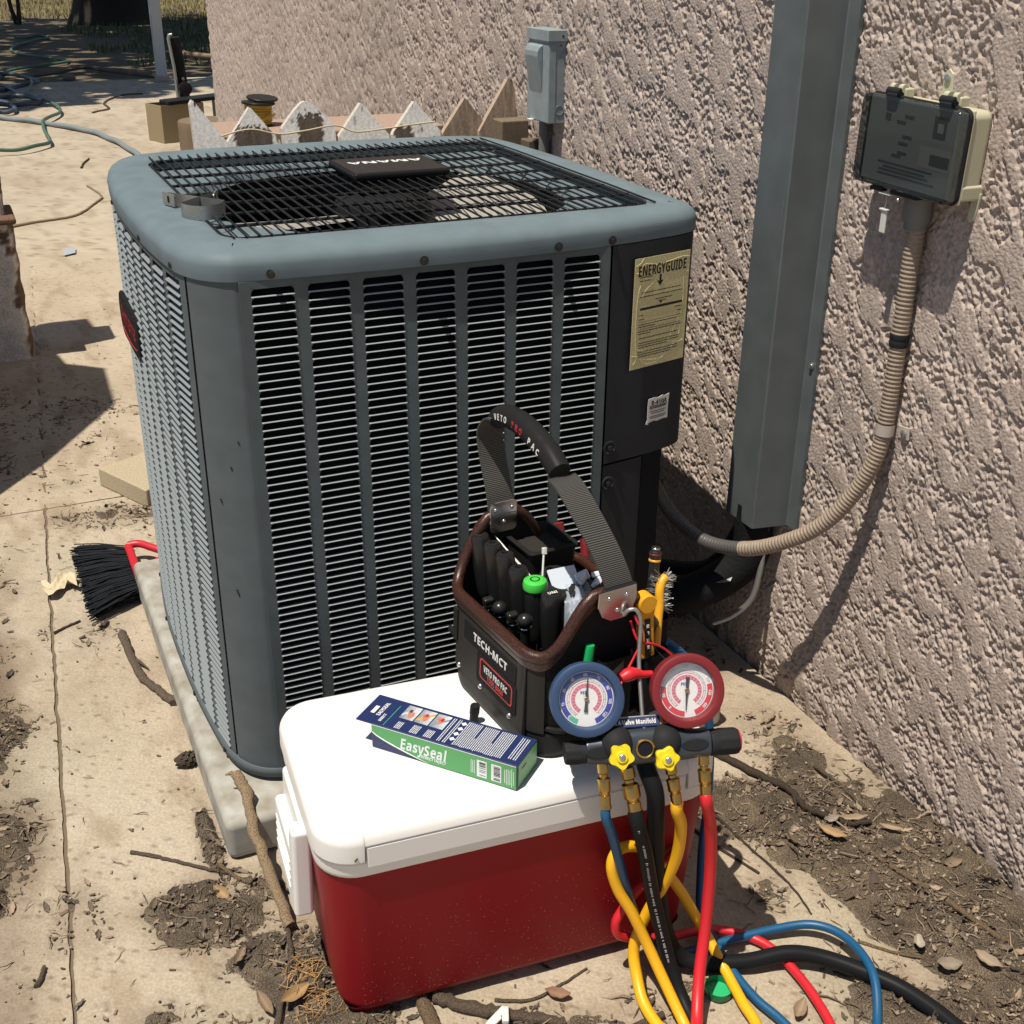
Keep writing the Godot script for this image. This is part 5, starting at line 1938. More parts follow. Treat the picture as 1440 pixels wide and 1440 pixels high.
func build_seal_box() -> void:
	var t := Transform3D(Basis(Vector3(0.652, 0, 0.758), Vector3.UP, Vector3(-0.758, 0, 0.652)), Vector3(0.140, 0.3578, 0.332))
	# x along the box 0 .. 0.224, y up 0 .. 0.040, z from -0.066 (back) to 0 (front)
	var L := 0.224
	var H := 0.040
	var D := 0.066
	var k := thing("sealant_carton", "long blue and green EasySeal carton with hang tab lying on the cooler lid", "carton")
	var b := MB.new()
	b.rbox(t * at(L / 2, H / 2, -D / 2), Vector3(L, H, D), 0.001, 1)
	part(k, "carton_body", b, M.card_blue)
	# hang tab with a slot: four strips round the slot
	b = MB.new()
	var y := H - 0.001
	b.box(t * at(-0.0205, y, -D / 2), Vector3(0.009, 0.0012, D))
	b.box(t * at(-0.0045, y, -D / 2), Vector3(0.009, 0.0012, D))
	b.box(t * at(-0.0125, y, -0.054), Vector3(0.007, 0.0012, 0.024))
	b.box(t * at(-0.0125, y, -0.0115), Vector3(0.007, 0.0012, 0.023))
	part(k, "hang_tab", b, M.card_blue)
	# green front with its swoosh
	b = MB.new()
	var g := PackedVector2Array()
	g.append(Vector2(0.0015, 0.0375))
	for i in 14:
		var f := i / 13.0
		g.append(Vector2(0.0015 + 0.088 * f, 0.0265 - 0.0258 * pow(f, 0.72)))
	g.append(Vector2(L - 0.001, 0.0008))
	g.append(Vector2(L - 0.001, 0.0375))
	b.prism(t * at(0, 0, 0.0001), g, 0.0004)
	var fr := part(k, "green_front", b, M.card_green)
	b = MB.new()
	var sw := []
	for i in 14:
		var f := i / 13.0
		sw.append(t * Vector3(0.0015 + 0.088 * f, 0.0262 - 0.0258 * pow(f, 0.72), 0.0006))
	b.tube(sw, [0.0008, 0.0009, 0.001, 0.001, 0.0011, 0.0011, 0.001, 0.001, 0.0009, 0.0008, 0.0006, 0.0005, 0.0003, 0.0002], 5)
	b.box(t * at(L / 2, 0.0382, 0.0004), Vector3(L - 0.003, 0.0008, 0.0004))
	part(fr, "swoosh", b, M.card_print)
	var it := Transform3D(Basis(Vector3(1, 0, 0), Vector3(0.14, 1, 0), Vector3(0, 0, 1)), Vector3.ZERO)
	lettering(fr, "lettering", "EasySeal", 0.0245, M.card_print, t * at(0.082, 0.0205, 0.0006) * it, true, 0.72)
	lettering(fr, "lettering", "DIRECT INJECT", 0.0066, M.card_print, t * at(0.098, 0.0090, 0.0006) * it, true, 0.85)
	b = MB.new()
	var rng := RandomNumberGenerator.new()
	rng.seed = 21
	for q in [[0.172, 0.0148], [0.1935, 0.0148]]:
		b.box(t * at(q[0], 0.0185, 0.0005), Vector3(q[1], 0.027, 0.0003))
	part(fr, "barcode_panel", b, M.card_print)
	b = MB.new()
	for q in [[0.172, 0.0148], [0.1935, 0.0148]]:
		for i in 26:
			if rng.randf() < 0.55:
				b.box(t * at(q[0] + 0.001, 0.0075 + i * 0.0009, 0.0008), Vector3(0.0095, 0.0006, 0.0002))
	part(fr, "barcode", b, M.black_print)
	b = MB.new()
	for i in 6:
		b.box(t * at(0.206 + i * 0.0026, 0.018, 0.0005), Vector3(0.0009, rng.randf_range(0.020, 0.030), 0.0003))
	for i in 3:
		b.box(t * at(0.156 + i * 0.0024, 0.019, 0.0005), Vector3(0.0008, rng.randf_range(0.018, 0.026), 0.0003))
	part(fr, "print", b, M.card_print)
	# top print: text lines run across the box
	var top := t * Transform3D(Basis(Vector3(0, 0, -1), Vector3(-1, 0, 0), Vector3(0, 1, 0)), Vector3(0, H + 0.0001, 0))
	b = MB.new()
	# local: x from front edge (0) to back (D), y = -distance along the box
	var row := func(s: float, x0: float, x1: float):
		var x := x0
		while x < x1:
			var w := rng.randf_range(0.002, 0.006)
			b.box(top * at((x + minf(x + w, x1)) / 2, -s, 0.0002), Vector3(minf(w, x1 - x), 0.0011, 0.0003))
			x += w + 0.0007
	for s in [0.034, 0.0365, 0.039, 0.0415]:
		row.call(s, 0.004, 0.020)
	for s in [0.058, 0.0605, 0.063, 0.0655, 0.068]:
		row.call(s, 0.004, 0.022)
	for s in [0.080, 0.0825, 0.085, 0.0875, 0.090]:
		row.call(s, 0.004, 0.021)
	for s in [0.101, 0.104, 0.1095, 0.1125]:
		row.call(s, 0.004, 0.060)
	for i in 26:
		row.call(0.124 + i * 0.00285, rng.randf_range(0.004, 0.006), 0.061 if (i % 9) != 8 else 0.03)
	for s in [0.206, 0.209, 0.213, 0.216]:
		row.call(s, 0.010, 0.060)
	var tp := part(k, "print", b, M.card_print)
	lettering(k, "lettering", "EASYSEAL", 0.0085, M.card_print, top * at(0.036, 0.001, 0.0003), true, 0.85)
	lettering(k, "lettering", "DIRECT", 0.006, M.card_print, top * at(0.018, -0.008, 0.0003), true, 0.9)
	b = MB.new()
	b.box(top * at(0.028, -0.0175, 0.0002), Vector3(0.05, 0.0008, 0.0003))
	part(k, "teal_line", b, M.dial_teal)
	b = MB.new()
	for i in 4:
		var o := top * Transform3D(Basis(Vector3(0, 0, 1), PI / 4), Vector3(0.016 + i * 0.0125, -0.1185, 0.0002))
		b.box(o, Vector3(0.0062, 0.0062, 0.0004))
	part(k, "hazard_diamond", b, M.card_print)
	# three little pictures, flat print in a computed texture
	for i in 3:
		var im := Image.create(32, 32, false, Image.FORMAT_RGB8)
		var pn := noise(300 + i, 0.12, 3)
		for yy in 32:
			for xx in 32:
				var v := 0.08 * pn.get_noise_2d(xx, yy)
				var c := Color(0.46, 0.50, 0.55).lerp(Color(0.84, 0.86, 0.88), clampf((yy + xx * 0.4) / 44.0, 0, 1))
				if absf(xx - yy * 0.7 - 8.0 + i * 3.0) < 3.0:
					c = [Color(0.75, 0.77, 0.8), Color(0.8, 0.62, 0.2), Color(0.5, 0.55, 0.62)][i]
				var d := Vector2(xx - 11.0 - i * 3.0, (yy - 19.0 + i * 2.0) * 1.35)
				if d.length() < 8.0 + 30.0 * v or (absf(d.x + d.y * 0.4) < 3.0 and d.y < 4.0 and d.y > -13.0):
					c = Color(0.74, 0.46, 0.38)
				if Vector2(xx - 20.0, yy - 13.0 - i * 2.0).length() < 4.0:
					c = [Color(0.3, 0.28, 0.27), Color(0.70, 0.2, 0.18), Color(0.68, 0.14, 0.16)][i]
				im.set_pixel(xx, yy, Color(c.r + v, c.g + v, c.b + v))
		var pm := StandardMaterial3D.new()
		pm.albedo_texture = ImageTexture.create_from_image(im)
		pm.roughness = 0.45
		var q := MB.new()
		q.quad(top * Vector3(0.028, -0.050 - i * 0.0235, 0.0004), top * Vector3(0.060, -0.050 - i * 0.0235, 0.0004), top * Vector3(0.060, -0.0285 - i * 0.0235, 0.0004), top * Vector3(0.028, -0.0285 - i * 0.0235, 0.0004))
		part(k, "picture", q, pm)
	# open end flap
	b = MB.new()
	b.box(t * at(L + 0.0004, H / 2, -D / 2), Vector3(0.0004, H - 0.006, D - 0.006))
	var fl := part(k, "end_flap", b, M.card_green)
	b = MB.new()
	b.box(t * at(L + 0.0007, H - 0.013, -D / 2 + 0.012), Vector3(0.0005, 0.002, 0.014))
	part(fl, "slit", b, M.black_print)
	# black cap that stands behind the carton
	b = MB.new()
	b.lathe(along(Vector3(0.294, 0.3680, 0.335), Vector3(0.05, 1, 0.1)), [Vector2(0.0064, -0.02), Vector2(0.0064, 0.004), Vector2(0.0072, 0.005), Vector2(0.0072, 0.018), Vector2(0.0062, 0.020), Vector2(0.0, 0.020)], 16)
	solo("hose_cap", "little black cap standing behind the EasySeal carton", "cap", b, M.bag_plastic)


var bag := Transform3D(Basis(Vector3.UP, deg_to_rad(5.74)), Vector3(0.425, 0.3578, 0.327))


func bag_rim(x: float, z: float) -> float:
	var cx := -0.010 if z < 0.0 else 0.0
	return 0.163 + (0.092 if z < 0.0 else 0.083) * smoothstep(0.070, 0.124, absf(z)) * (1.0 - smoothstep(0.018, 0.098, absf(x - cx)))


func screwdriver(called: String, label: String, top: Vector3, lean: Vector3, r: float, len: float, m: Material, cap_m: Material, ring_m: Material = null) -> void:
	var s := thing(called, label, "screwdriver", along(top, lean), "screwdrivers standing in the tool bag")
	var b := MB.new()
	var rings := []
	var ys := [-len, -len * 0.92, -len * 0.8, -len * 0.45, -len * 0.15, -0.004, 0.0]
	var rs := [0.62, 0.78, 0.86, 1.0, 1.0, 0.93, 0.78]
	for i in ys.size():
		var ring := PackedVector3Array()
		for k in 24:
			var a := TAU * k / 24
			var flute := 1.0 - (0.07 if k % 4 == 0 and i > 1 and i < 5 else 0.0)
			ring.append(Vector3(cos(a) * r * rs[i] * flute, ys[i], -sin(a) * r * rs[i] * flute))
		rings.append(ring)
	b.loft(rings, true, true, true)
	part(s, "grip", b, m)
	b = MB.new()
	b.lathe(at(0, -0.001, 0), [Vector2(r * 0.70, 0.0), Vector2(r * 0.66, 0.002), Vector2(r * 0.34, 0.003), Vector2(r * 0.30, 0.001), Vector2(0.0, 0.001)], 20)
	part(s, "end_cap", b, cap_m)
	b = MB.new()
	b.tube([Vector3(0, -len, 0), Vector3(0, -len - 0.05, 0)], 0.003, 8)
	part(s, "shank", b, M.chrome)
	if ring_m:
		b = MB.new()
		b.lathe(I3, [Vector2(r * 0.98, -0.014), Vector2(r * 1.10, -0.012), Vector2(r * 1.13, -0.006), Vector2(r * 1.02, -0.0005), Vector2(r * 0.72, 0.0016)], 24)
		part(s, "collar", b, ring_m)


func build_tool_bag() -> void:
	var k := thing("tool_bag", "open black tool bag with brown leather rim and arched strap handle standing on the cooler", "tool bag")
	var ring := func(f: float, y: float, rimward: float) -> PackedVector3Array:
		# rimward 0: level ring at y; 1: follows the rim
		var o := PackedVector3Array()
		for p in rrect(0.212 * f, 0.254 * f, 0.045, 10):
			# more points on the straight sides come from the split below
			o.append(Vector3(p.x, y, p.y if p.y > 0.0 else p.y * 1.06))
		var fine := PackedVector3Array()
		for i in o.size():
			var a := o[i]
			var q := o[(i + 1) % o.size()]
			var n := 10 if a.distance_to(q) > 0.03 else 1
			for j in n:
				var v := a.lerp(q, float(j) / n)
				v.y = lerpf(v.y, bag_rim(v.x / f, v.z / f), rimward)
				fine.append(v)
		fine.reverse()
		var w := PackedVector3Array()
		for v in fine:
			w.append(bag * v)
		return w
	var b := MB.new()
	b.loft([ring.call(0.965, 0.0, 0.0), ring.call(0.995, 0.003, 0.0), ring.call(1.01, 0.012, 0.0), ring.call(1.015, 0.034, 0.0), ring.call(1.005, 0.041, 0.0), ring.call(0.985, 0.042, 0.0)], true, true)
	part(k, "base_boot", b, M.bag_plastic)
	b = MB.new()
	var rings := [ring.call(0.985, 0.040, 0.0)]
	for j in 6:
		rings.append(ring.call(0.985 + 0.035 * j / 5.0, 0.06, j / 5.0 * 0.9 + 0.05 if j > 0 else 0.0))
	rings.append(ring.call(1.02, 0.1, 0.99))
	b.loft(rings, true)
	part(k, "shell", b, M.bag_black)
	b = MB.new()
	b.loft([ring.call(0.985, 0.1, 1.0), ring.call(0.96, 0.045, 0.0)], true)
	b.cap(ring.call(0.962, 0.046, 0.0), true)
	b.cap(ring.call(0.962, 0.046, 0.0), false)
	part(k, "lining", b, M.bag_black)
	# leather edge: a rounded band folded over the rim
	b = MB.new()
	var rim: PackedVector3Array = ring.call(1.005, 0.1, 1.0)
	var path := []
	for v in rim:
		path.append(v)
	path.append(rim[0])
	path.append(rim[1])
	b.tube(path, 0.0086, 10, false)
	var band := []
	for q in [[1.040, -0.003], [1.046, -0.010], [1.040, -0.018], [1.028, -0.0192]]:
		var r2: PackedVector3Array = ring.call(q[0], 0.1, 1.0)
		var o := PackedVector3Array()
		for v in r2:
			o.append(v + Vector3(0, q[1], 0))
		band.append(o)
	b.loft(band, true, false, false, true)
	part(k, "leather_rim", b, M.leather)

	# logo side, the long side that looks left
	var side := bag * Transform3D(Basis(Vector3(0, 0, 1), Vector3(0.04, 1, 0).normalized(), Vector3(-1, 0.04, 0).normalized()), Vector3(-0.1075, 0.098, -0.004))
	b = MB.new()
	b.prism(side * at(0, -0.004, -0.003), rrect(0.196, 0.112, 0.008, 3), 0.0045, 0.001)
	var pan := part(k, "side_panel", b, M.bag_panel)
	b = MB.new()
	b.prism(side * at(0.004, 0.018, 0.0012), rrect(0.15, 0.030, 0.002, 2), 0.0012)
	part(pan, "name_strip", b, M.bag_black)
	lettering(pan, "lettering", "TECH-MCT", 0.0178, M.label_white, side * at(0.006, 0.0185, 0.0026), true, 1.12)
	b = MB.new()
	b.prism(side * at(0.026, -0.022, 0.0012), rrect(0.112, 0.046, 0.003, 3), 0.0016)
	var pt := part(pan, "patch", b, M.bag_black)
	b = MB.new()
	b.prism(side * at(0.026, -0.020, 0.0024), rrect(0.092, 0.033, 0.006, 4), 0.0006)
	part(pt, "red_frame", b, M.red_print)
	b = MB.new()
	b.prism(side * at(0.026, -0.020, 0.0028), rrect(0.086, 0.028, 0.004, 4), 0.0006)
	part(pt, "dark_field", b, M.bag_black)
	lettering(pt, "lettering", "VETO PRO PAC", 0.0140, M.label_white, side * at(0.026, -0.0165, 0.0035), true, 0.70)
	lettering(pt, "lettering", "TOOL BAGS", 0.0110, M.red_print, side * at(0.026, -0.0275, 0.0035), true, 0.78)
	for x in [-0.084, -0.018, 0.066]:
		b = MB.new()
		b.sphere(side * at(x, -0.053, 0.0015), 0.0042, 0.0042, 10, 6)
		part(pan, "rivet", b, M.screw_bright)
	b = MB.new()
	b.rbox(side * at(-0.096, 0.012, 0.002), Vector3(0.012, 0.055, 0.006), 0.002, 1)
	b.rbox(side * at(-0.105, -0.005, 0.003), Vector3(0.02, 0.010, 0.006), 0.002, 1)
	part(pan, "side_buckle", b, M.bag_plastic)
	b = MB.new()
	b.rbox(side * at(0.101, -0.01, 0.0005), Vector3(0.006, 0.115, 0.005), 0.0015, 1)
	part(pan, "piping", b, M.bag_plastic)
	# curved front corner piece, matt rubber
	b = MB.new()
	var c0 := []
	for y in [0.043, 0.150]:
		var row := PackedVector3Array()
		for i in 9:
			var a := PI * 1.02 - PI / 2 * i / 8.0 * 0.62
			row.append(bag * Vector3(-0.061 + 0.0485 * cos(a), y, 0.082 + 0.0485 * sin(a)))
		c0.append(row)
	b.loft(c0, false)
	part(k, "corner_patch", b, M.bag_panel)
	# cord lashed round the boot at the front end
	b = MB.new()
	b.tube(spline([bag * Vector3(-0.095, 0.052, 0.105), bag * Vector3(-0.07, 0.046, 0.128), bag * Vector3(-0.02, 0.044, 0.1325), bag * Vector3(0.05, 0.045, 0.1325), bag * Vector3(0.10, 0.05, 0.11)], 5), 0.0045, 7)
	part(k, "bottom_cord", b, M.bag_plastic)
	for q in [[-0.03, 0.048], [0.03, 0.046]]:
		b = MB.new()
		b.sphere(bag * at(q[0], q[1], 0.137), 0.004, 0.004, 8, 6)
		part(k, "rivet", b, M.screw_bright)
	# pockets on the front end and the right side
	for q in [[0.010, 0.060, 0.150, 0.055, 0.060], [0.078, 0.055, 0.135, 0.045, 0.052]]:
		b = MB.new()
		var pr := []
		for y in [0.04, 0.07, q[2] * 0.9, q[2]]:
			pr.append(ring_y(rrect(q[3], 0.03 + 0.05 * y, 0.010, 4), y, bag * at(q[0], 0, 0.130)))
		b.loft(pr, true, false, false)
		part(k, "pocket", b, M.bag_black)
	b = MB.new()
	for i in 2:
		pass
	var pr2 := []
	for y in [0.03, 0.06, 0.12, 0.15]:
		pr2.append(ring_y(rrect(0.042, 0.19, 0.012, 4), y, bag * at(0.118, 0, 0.0)))
	b.loft(pr2, true, false, false)
	part(k, "pocket", b, M.bag_black)
	b = MB.new()
	var lipp := spline([bag * Vector3(-0.062, 0.150, 0.134), bag * Vector3(-0.045, 0.128, 0.146), bag * Vector3(-0.018, 0.122, 0.150), bag * Vector3(0.010, 0.136, 0.150), bag * Vector3(0.024, 0.143, 0.146)], 5)
	var r0 := PackedVector3Array()
	var r1 := PackedVector3Array()
	for p in lipp:
		r0.append(p + Vector3(0, 0.006, 0))
		r1.append(p - Vector3(0, 0.006, 0))
	b.loft([r0, r1], false)
	part(k, "pocket_edge", b, M.web_grey)

	# handle: plates on both ends, webbing, moulded grip
	for s in [-1, 1]:
		var pt2 := bag * Transform3D(Basis(Vector3(s, 0, 0), Vector3.UP, Vector3(0, 0, s)), Vector3(0.008 if s > 0 else -0.006, 0.232 if s > 0 else 0.240, s * (0.1385 if s > 0 else 0.1455)))
		b = MB.new()
		if s > 0:
			b.prism(pt2 * at(0, 0, -0.001), PackedVector2Array([Vector2(-0.030, 0.021), Vector2(-0.031, 0.0), Vector2(-0.024, -0.016), Vector2(-0.010, -0.025), Vector2(0.010, -0.025), Vector2(0.024, -0.016), Vector2(0.031, 0.0), Vector2(0.030, 0.021)]), 0.002, 0.0006)
		else:
			b.prism(pt2 * at(0, 0.004, -0.001), rrect(0.044, 0.046, 0.007, 3), 0.002, 0.0006)
		var pl := part(k, "handle_plate", b, M.chrome)
		for q in [[-0.014, 0.010], [0.014, 0.010], [0.0, -0.010]]:
			b = MB.new()
			b.sphere(pt2 * at(q[0], q[1], 0.0012), 0.0034, 0.0034, 9, 6)
			part(pl, "rivet", b, M.chrome)
	# the inner face of the far plate is what the viewer sees
	b = MB.new()
	var ip := bag * Transform3D(Basis(Vector3(1, 0, 0), Vector3.UP, Vector3(0, 0, 1)), Vector3(-0.014, 0.252, -0.129))
	b.prism(ip, rrect(0.046, 0.050, 0.008, 3), 0.002, 0.0007)
	var ipl := part(k, "inner_plate", b, M.chrome)
	for q in [[-0.014, 0.013], [0.014, 0.013], [0.0, -0.008]]:
		b = MB.new()
		b.sphere(ip * at(q[0], q[1], 0.0022), 0.0034, 0.0034, 9, 6)
		part(ipl, "rivet", b, M.chrome)
	var wide := Vector3(0.0215, 0, -0.002)
	var ribbon := func(pts: Array, half: Vector3) -> MB:
		var m := MB.new()
		var sp := spline(pts, 8)
		var rows := []
		for i in sp.size():
			var d: Vector3 = (sp[mini(i + 1, sp.size() - 1)] - sp[maxi(i - 1, 0)]).normalized()
			var nn := d.cross(half).normalized() * 0.0013
			rows.append(PackedVector3Array([sp[i] - half + nn, sp[i] + half + nn, sp[i] + half - nn, sp[i] - half - nn]))
		# separate faces so that the edges stay crisp
		for e in 4:
			var strip := []
			for r in rows:
				strip.append(PackedVector3Array([r[e], r[(e + 1) % 4]]))
			m.loft(strip, false)
		return m
	var a0 := Vector3(0.402, 0.60, 0.186)
	var b0 := Vector3(0.453, 0.585, 0.457)
	part(k, "webbing", ribbon.call([a0, Vector3(0.402, 0.640, 0.176), Vector3(0.400, 0.685, 0.158), Vector3(0.398, 0.728, 0.150), Vector3(0.399, 0.757, 0.172), Vector3(0.400, 0.764, 0.195)], wide), M.webbing)
	part(k, "webbing", ribbon.call([b0, Vector3(0.452, 0.612, 0.456), Vector3(0.440, 0.655, 0.440), Vector3(0.424, 0.700, 0.412), Vector3(0.412, 0.732, 0.386), Vector3(0.406, 0.742, 0.370)], wide), M.webbing)
	b = MB.new()
	b.rbox(Transform3D(bag.basis, Vector3(0.452, 0.602, 0.459)), Vector3(0.055, 0.020, 0.010), 0.004, 2)
	part(k, "webbing_loop", b, M.bag_plastic)
	var gp := spline([Vector3(0.400, 0.757, 0.178), Vector3(0.400, 0.770, 0.205), Vector3(0.401, 0.776, 0.245), Vector3(0.402, 0.774, 0.29), Vector3(0.404, 0.763, 0.335), Vector3(0.405, 0.748, 0.368)], 8)
	var rad := []
	for i in gp.size():
		rad.append(0.0158 + 0.0012 * sin(PI * i / (gp.size() - 1.0)) - (0.0009 if i % 5 == 0 and i > 5 and i < 32 else 0.0))
	b = MB.new()
	b.tube(gp, rad, 20)
	var gr := part(k, "grip", b, M.bag_plastic)
	# lettering round the side of the grip
	var words := "VETO PRO PAC"
	for i in words.length():
		if words[i] == " ":
			continue
		var f := (6.5 + 26.0 * (i + 0.5) / words.length())
		var p: Vector3 = gp[int(f)].lerp(gp[mini(int(f) + 1, gp.size() - 1)], f - int(f))
		var d: Vector3 = (gp[mini(int(f) + 1, gp.size() - 1)] - gp[int(f)]).normalized()
		var ov := Vector3(-0.99, 0.10, 0.1)
		var out := (ov - d * ov.dot(d)).normalized()
		var yd := out.cross(d)
		lettering(gr, "lettering", words[i], 0.0125, M.red_print if i > 4 and i < 8 else M.label_white, Transform3D(Basis(d, yd, out), p + out * 0.0166), true, 1.0)

	# ---- what the bag holds ----
	var nut := "black handled screwdriver in the bag, "
	screwdriver("screwdriver", nut + "farthest back of the row", Vector3(0.358, 0.590, 0.206), Vector3(-0.05, 1, -0.10), 0.0150, 0.10, M.tool_black, M.bag_plastic)
	screwdriver("screwdriver", nut + "second from the back of the row", Vector3(0.365, 0.588, 0.237), Vector3(-0.05, 1, -0.08), 0.0150, 0.10, M.tool_black, M.bag_plastic)
	screwdriver("screwdriver", nut + "third from the back of the row", Vector3(0.372, 0.583, 0.265), Vector3(-0.04, 1, -0.06), 0.0153, 0.10, M.tool_black, M.bag_plastic)
	screwdriver("screwdriver", "black handled screwdriver with a cross mark on its end, just behind the green ringed one", Vector3(0.380, 0.573, 0.295), Vector3(-0.04, 1, -0.03), 0.0155, 0.10, M.tool_black, M.bag_plastic)
	screwdriver("screwdriver", "black screwdriver with bright green ring round its end", Vector3(0.390, 0.569, 0.330), Vector3(-0.03, 1, 0.0), 0.0158, 0.10, M.tool_black, M.bag_plastic, M.tool_green)
	screwdriver("screwdriver", "stout black nut driver nearest the front of the bag", Vector3(0.396, 0.568, 0.374), Vector3(-0.02, 1, 0.02), 0.0172, 0.10, M.tool_black, M.bag_plastic)
	lettering(get_node("screwdriver_005"), "lettering", "UNI", 0.008, M.label_white, Transform3D(Basis(Vector3(1, 0, 0), Vector3(0, 0, -1), Vector3(0, 1, 0)), Vector3(0, 0.0022, 0)), true, 1.0)
	var small := [["small black driver knob between the row and the rim, rearmost", Vector3(0.345, 0.512, 0.268)], ["small round headed black driver beside the rim, second from the back", Vector3(0.348, 0.518, 0.302)], ["small flat headed black driver beside the rim, third from the back", Vector3(0.354, 0.520, 0.333)], ["small round headed black driver nearest the front rim", Vector3(0.361, 0.526, 0.360)]]
	for i in 4:
		var s := thing("small_driver", small[i][0], "screwdriver", along(small[i][1], Vector3(-0.05, 1, 0.05)), "small drivers in the tool bag")
		b = MB.new()
		b.lathe(I3, [Vector2(0.0065, -0.06), Vector2(0.0075, -0.02), Vector2(0.0068, -0.010)], 14)
		part(s, "stem", b, M.tool_black)
		b = MB.new()
		if i % 2 == 1:
			b.sphere(I3, 0.0112, 0.0105, 16, 10)
		else:
			b.rbox(I3, Vector3(0.017, 0.013, 0.013), 0.004, 2)
		part(s, "knob", b, M.tool_black)
		b = MB.new()
		b.lathe(at(0, -0.0115, 0), [Vector2(0.0085, 0.0), Vector2(0.0092, 0.001), Vector2(0.0085, 0.002)], 16)
		part(s, "band", b, M.chrome)
	# black tray
	var ty := thing("parts_tray", "black open plastic tray standing in the back of the tool bag", "tray")
	var tt := Transform3D(bag.basis, Vector3(0.449, 0.575, 0.222))
	b = MB.new()
	var tring := func(w: float, d: float, y: float) -> PackedVector3Array: return ring_y(rrect(w, d, 0.009, 4), y, tt)
	b.loft([tring.call(0.074, 0.080, -0.10), tring.call(0.080, 0.086, -0.006), tring.call(0.086, 0.092, -0.004), tring.call(0.086, 0.092, -0.001), tring.call(0.084, 0.090, 0.0), tring.call(0.072, 0.078, 0.0)], true, true)
	part(ty, "rim", b, M.bag_plastic)
	b = MB.new()
	b.loft([tring.call(0.072, 0.078, 0.0), tring.call(0.066, 0.072, -0.012)], true)
	b.cap(tring.call(0.066, 0.072, -0.012), false)
	part(ty, "floor", b, M.bag_panel)
	# crumpled plastic bag of fittings
	var film := thing("plastic_bag", "crumpled clear plastic bag of small parts inside the tool bag", "plastic bag")
	b = MB.new()
	var fn := noise(120, 26.0, 3, FastNoiseLite.TYPE_CELLULAR)
	var rows := []
	for j in 15:
		var row := PackedVector3Array()
		for i in 15:
			var x := 0.428 + 0.078 * i / 14.0
			var z := 0.272 + 0.098 * j / 14.0
			var edge := minf(minf(i, 14 - i), minf(j, 14 - j)) / 7.0
			row.append(Vector3(x, 0.510 + 0.045 * sqrt(edge) + 0.030 * fn.get_noise_2d(x, z) + 0.012 * sin(i * 2.1 + j), z))
		rows.append(row)
	b.loft(rows, false)
	var fm := StandardMaterial3D.new()
	fm.albedo_color = Color(0.80, 0.85, 0.92, 0.42)
	fm.transparency = BaseMaterial3D.TRANSPARENCY_ALPHA
	fm.roughness = 0.28
	M.film = fm
	part(film, "film", b, fm)
	b = MB.new()
	b.rbox(Transform3D(Basis(Vector3(1, 0, 0), 0.7), Vector3(0.453, 0.535, 0.305)), Vector3(0.045, 0.002, 0.055), 0.0009, 1)
	part(film, "folded_card", b, mat("film_card", 0.55, 0.62, 0.72, 0.5))
	for q in [[0.475, 0.548, 0.312, 0.010], [0.490, 0.543, 0.330, 0.009], [0.468, 0.552, 0.325, 0.008], [0.497, 0.548, 0.315, 0.008]]:
		b = MB.new()
		b.rbox(Transform3D(Basis.from_euler(Vector3(q[0] * 40.0, q[2] * 60.0, 0.4)), Vector3(q[0], q[1], q[2])), Vector3(q[3] * 2.0, q[3] * 1.3, q[3]), 0.002, 2)
		part(film, "white_connector", b, M.bag_film)
	for q in [[0.470, 0.535, 0.348], [0.482, 0.540, 0.342], [0.478, 0.530, 0.358]]:
		b = MB.new()
		b.rbox(Transform3D(Basis.from_euler(Vector3(0.5, q[0] * 30.0, 0.6)), Vector3(q[0], q[1], q[2])), Vector3(0.006, 0.022, 0.005), 0.001, 1)
		part(film, "black_clip", b, M.tool_black)
	# cable ties
	b = MB.new()
	b.tube([Vector3(0.416, 0.545, 0.300), Vector3(0.427, 0.580, 0.281)], 0.0016, 6)
	b.rbox(along(Vector3(0.4285, 0.583, 0.2795), Vector3(0.1, 1, -0.3)), Vector3(0.0065, 0.010, 0.006), 0.001, 1)
	solo("cable_tie", "upright white cable tie with square head in the tool bag", "cable tie", b, M.label_white)
	b = MB.new()
	var tie := spline([Vector3(0.386, 0.578, 0.198), Vector3(0.396, 0.562, 0.235), Vector3(0.402, 0.552, 0.268), Vector3(0.404, 0.545, 0.300)], 6)
	b.tube(tie, [0.0012, 0.0013, 0.0014, 0.0015, 0.0016, 0.0017, 0.0018, 0.0019, 0.002, 0.0022, 0.0024, 0.0026, 0.0028, 0.003, 0.0032, 0.0034, 0.0034, 0.0034, 0.0034].slice(0, tie.size()), 5)
	solo("cable_tie", "long white cable tie lying across the black screwdrivers", "cable tie", b, M.label_white)
	# roll of black tape under the tray edge
	b = MB.new()
	b.lathe(along(Vector3(0.444, 0.525, 0.292), Vector3(0.1, 1, 0.35)), [Vector2(0.018, 0.0), Vector2(0.031, 0.0), Vector2(0.031, 0.016), Vector2(0.018, 0.016), Vector2(0.018, 0.0)], 24)
	solo("tape_roll", "roll of black tape in front of the tray in the bag", "tape", b, M.tool_black)
	# green marker stub, in the front pocket
	b = MB.new()
	b.lathe(along(Vector3(0.4075, 0.508, 0.462), Vector3(0.12, 1, -0.05)), [Vector2(0.0, 0.0), Vector2(0.0068, 0.0), Vector2(0.0068, 0.018), Vector2(0.0062, 0.024), Vector2(0.0, 0.024)], 14)
	solo("green_marker", "short bright green tube in the front pocket of the tool bag", "marker", b, M.bright_green)
	# red handled pliers behind the far rim
	var pl2 := thing("pliers", "red handled pliers behind the far rim of the tool bag", "pliers")
	b = MB.new()
	b.tube(spline([Vector3(0.520, 0.51, 0.16), Vector3(0.520, 0.535, 0.15), Vector3(0.519, 0.550, 0.145)], 5), 0.008, 10)
	part(pl2, "handle", b, M.gauge_red)
	b = MB.new()
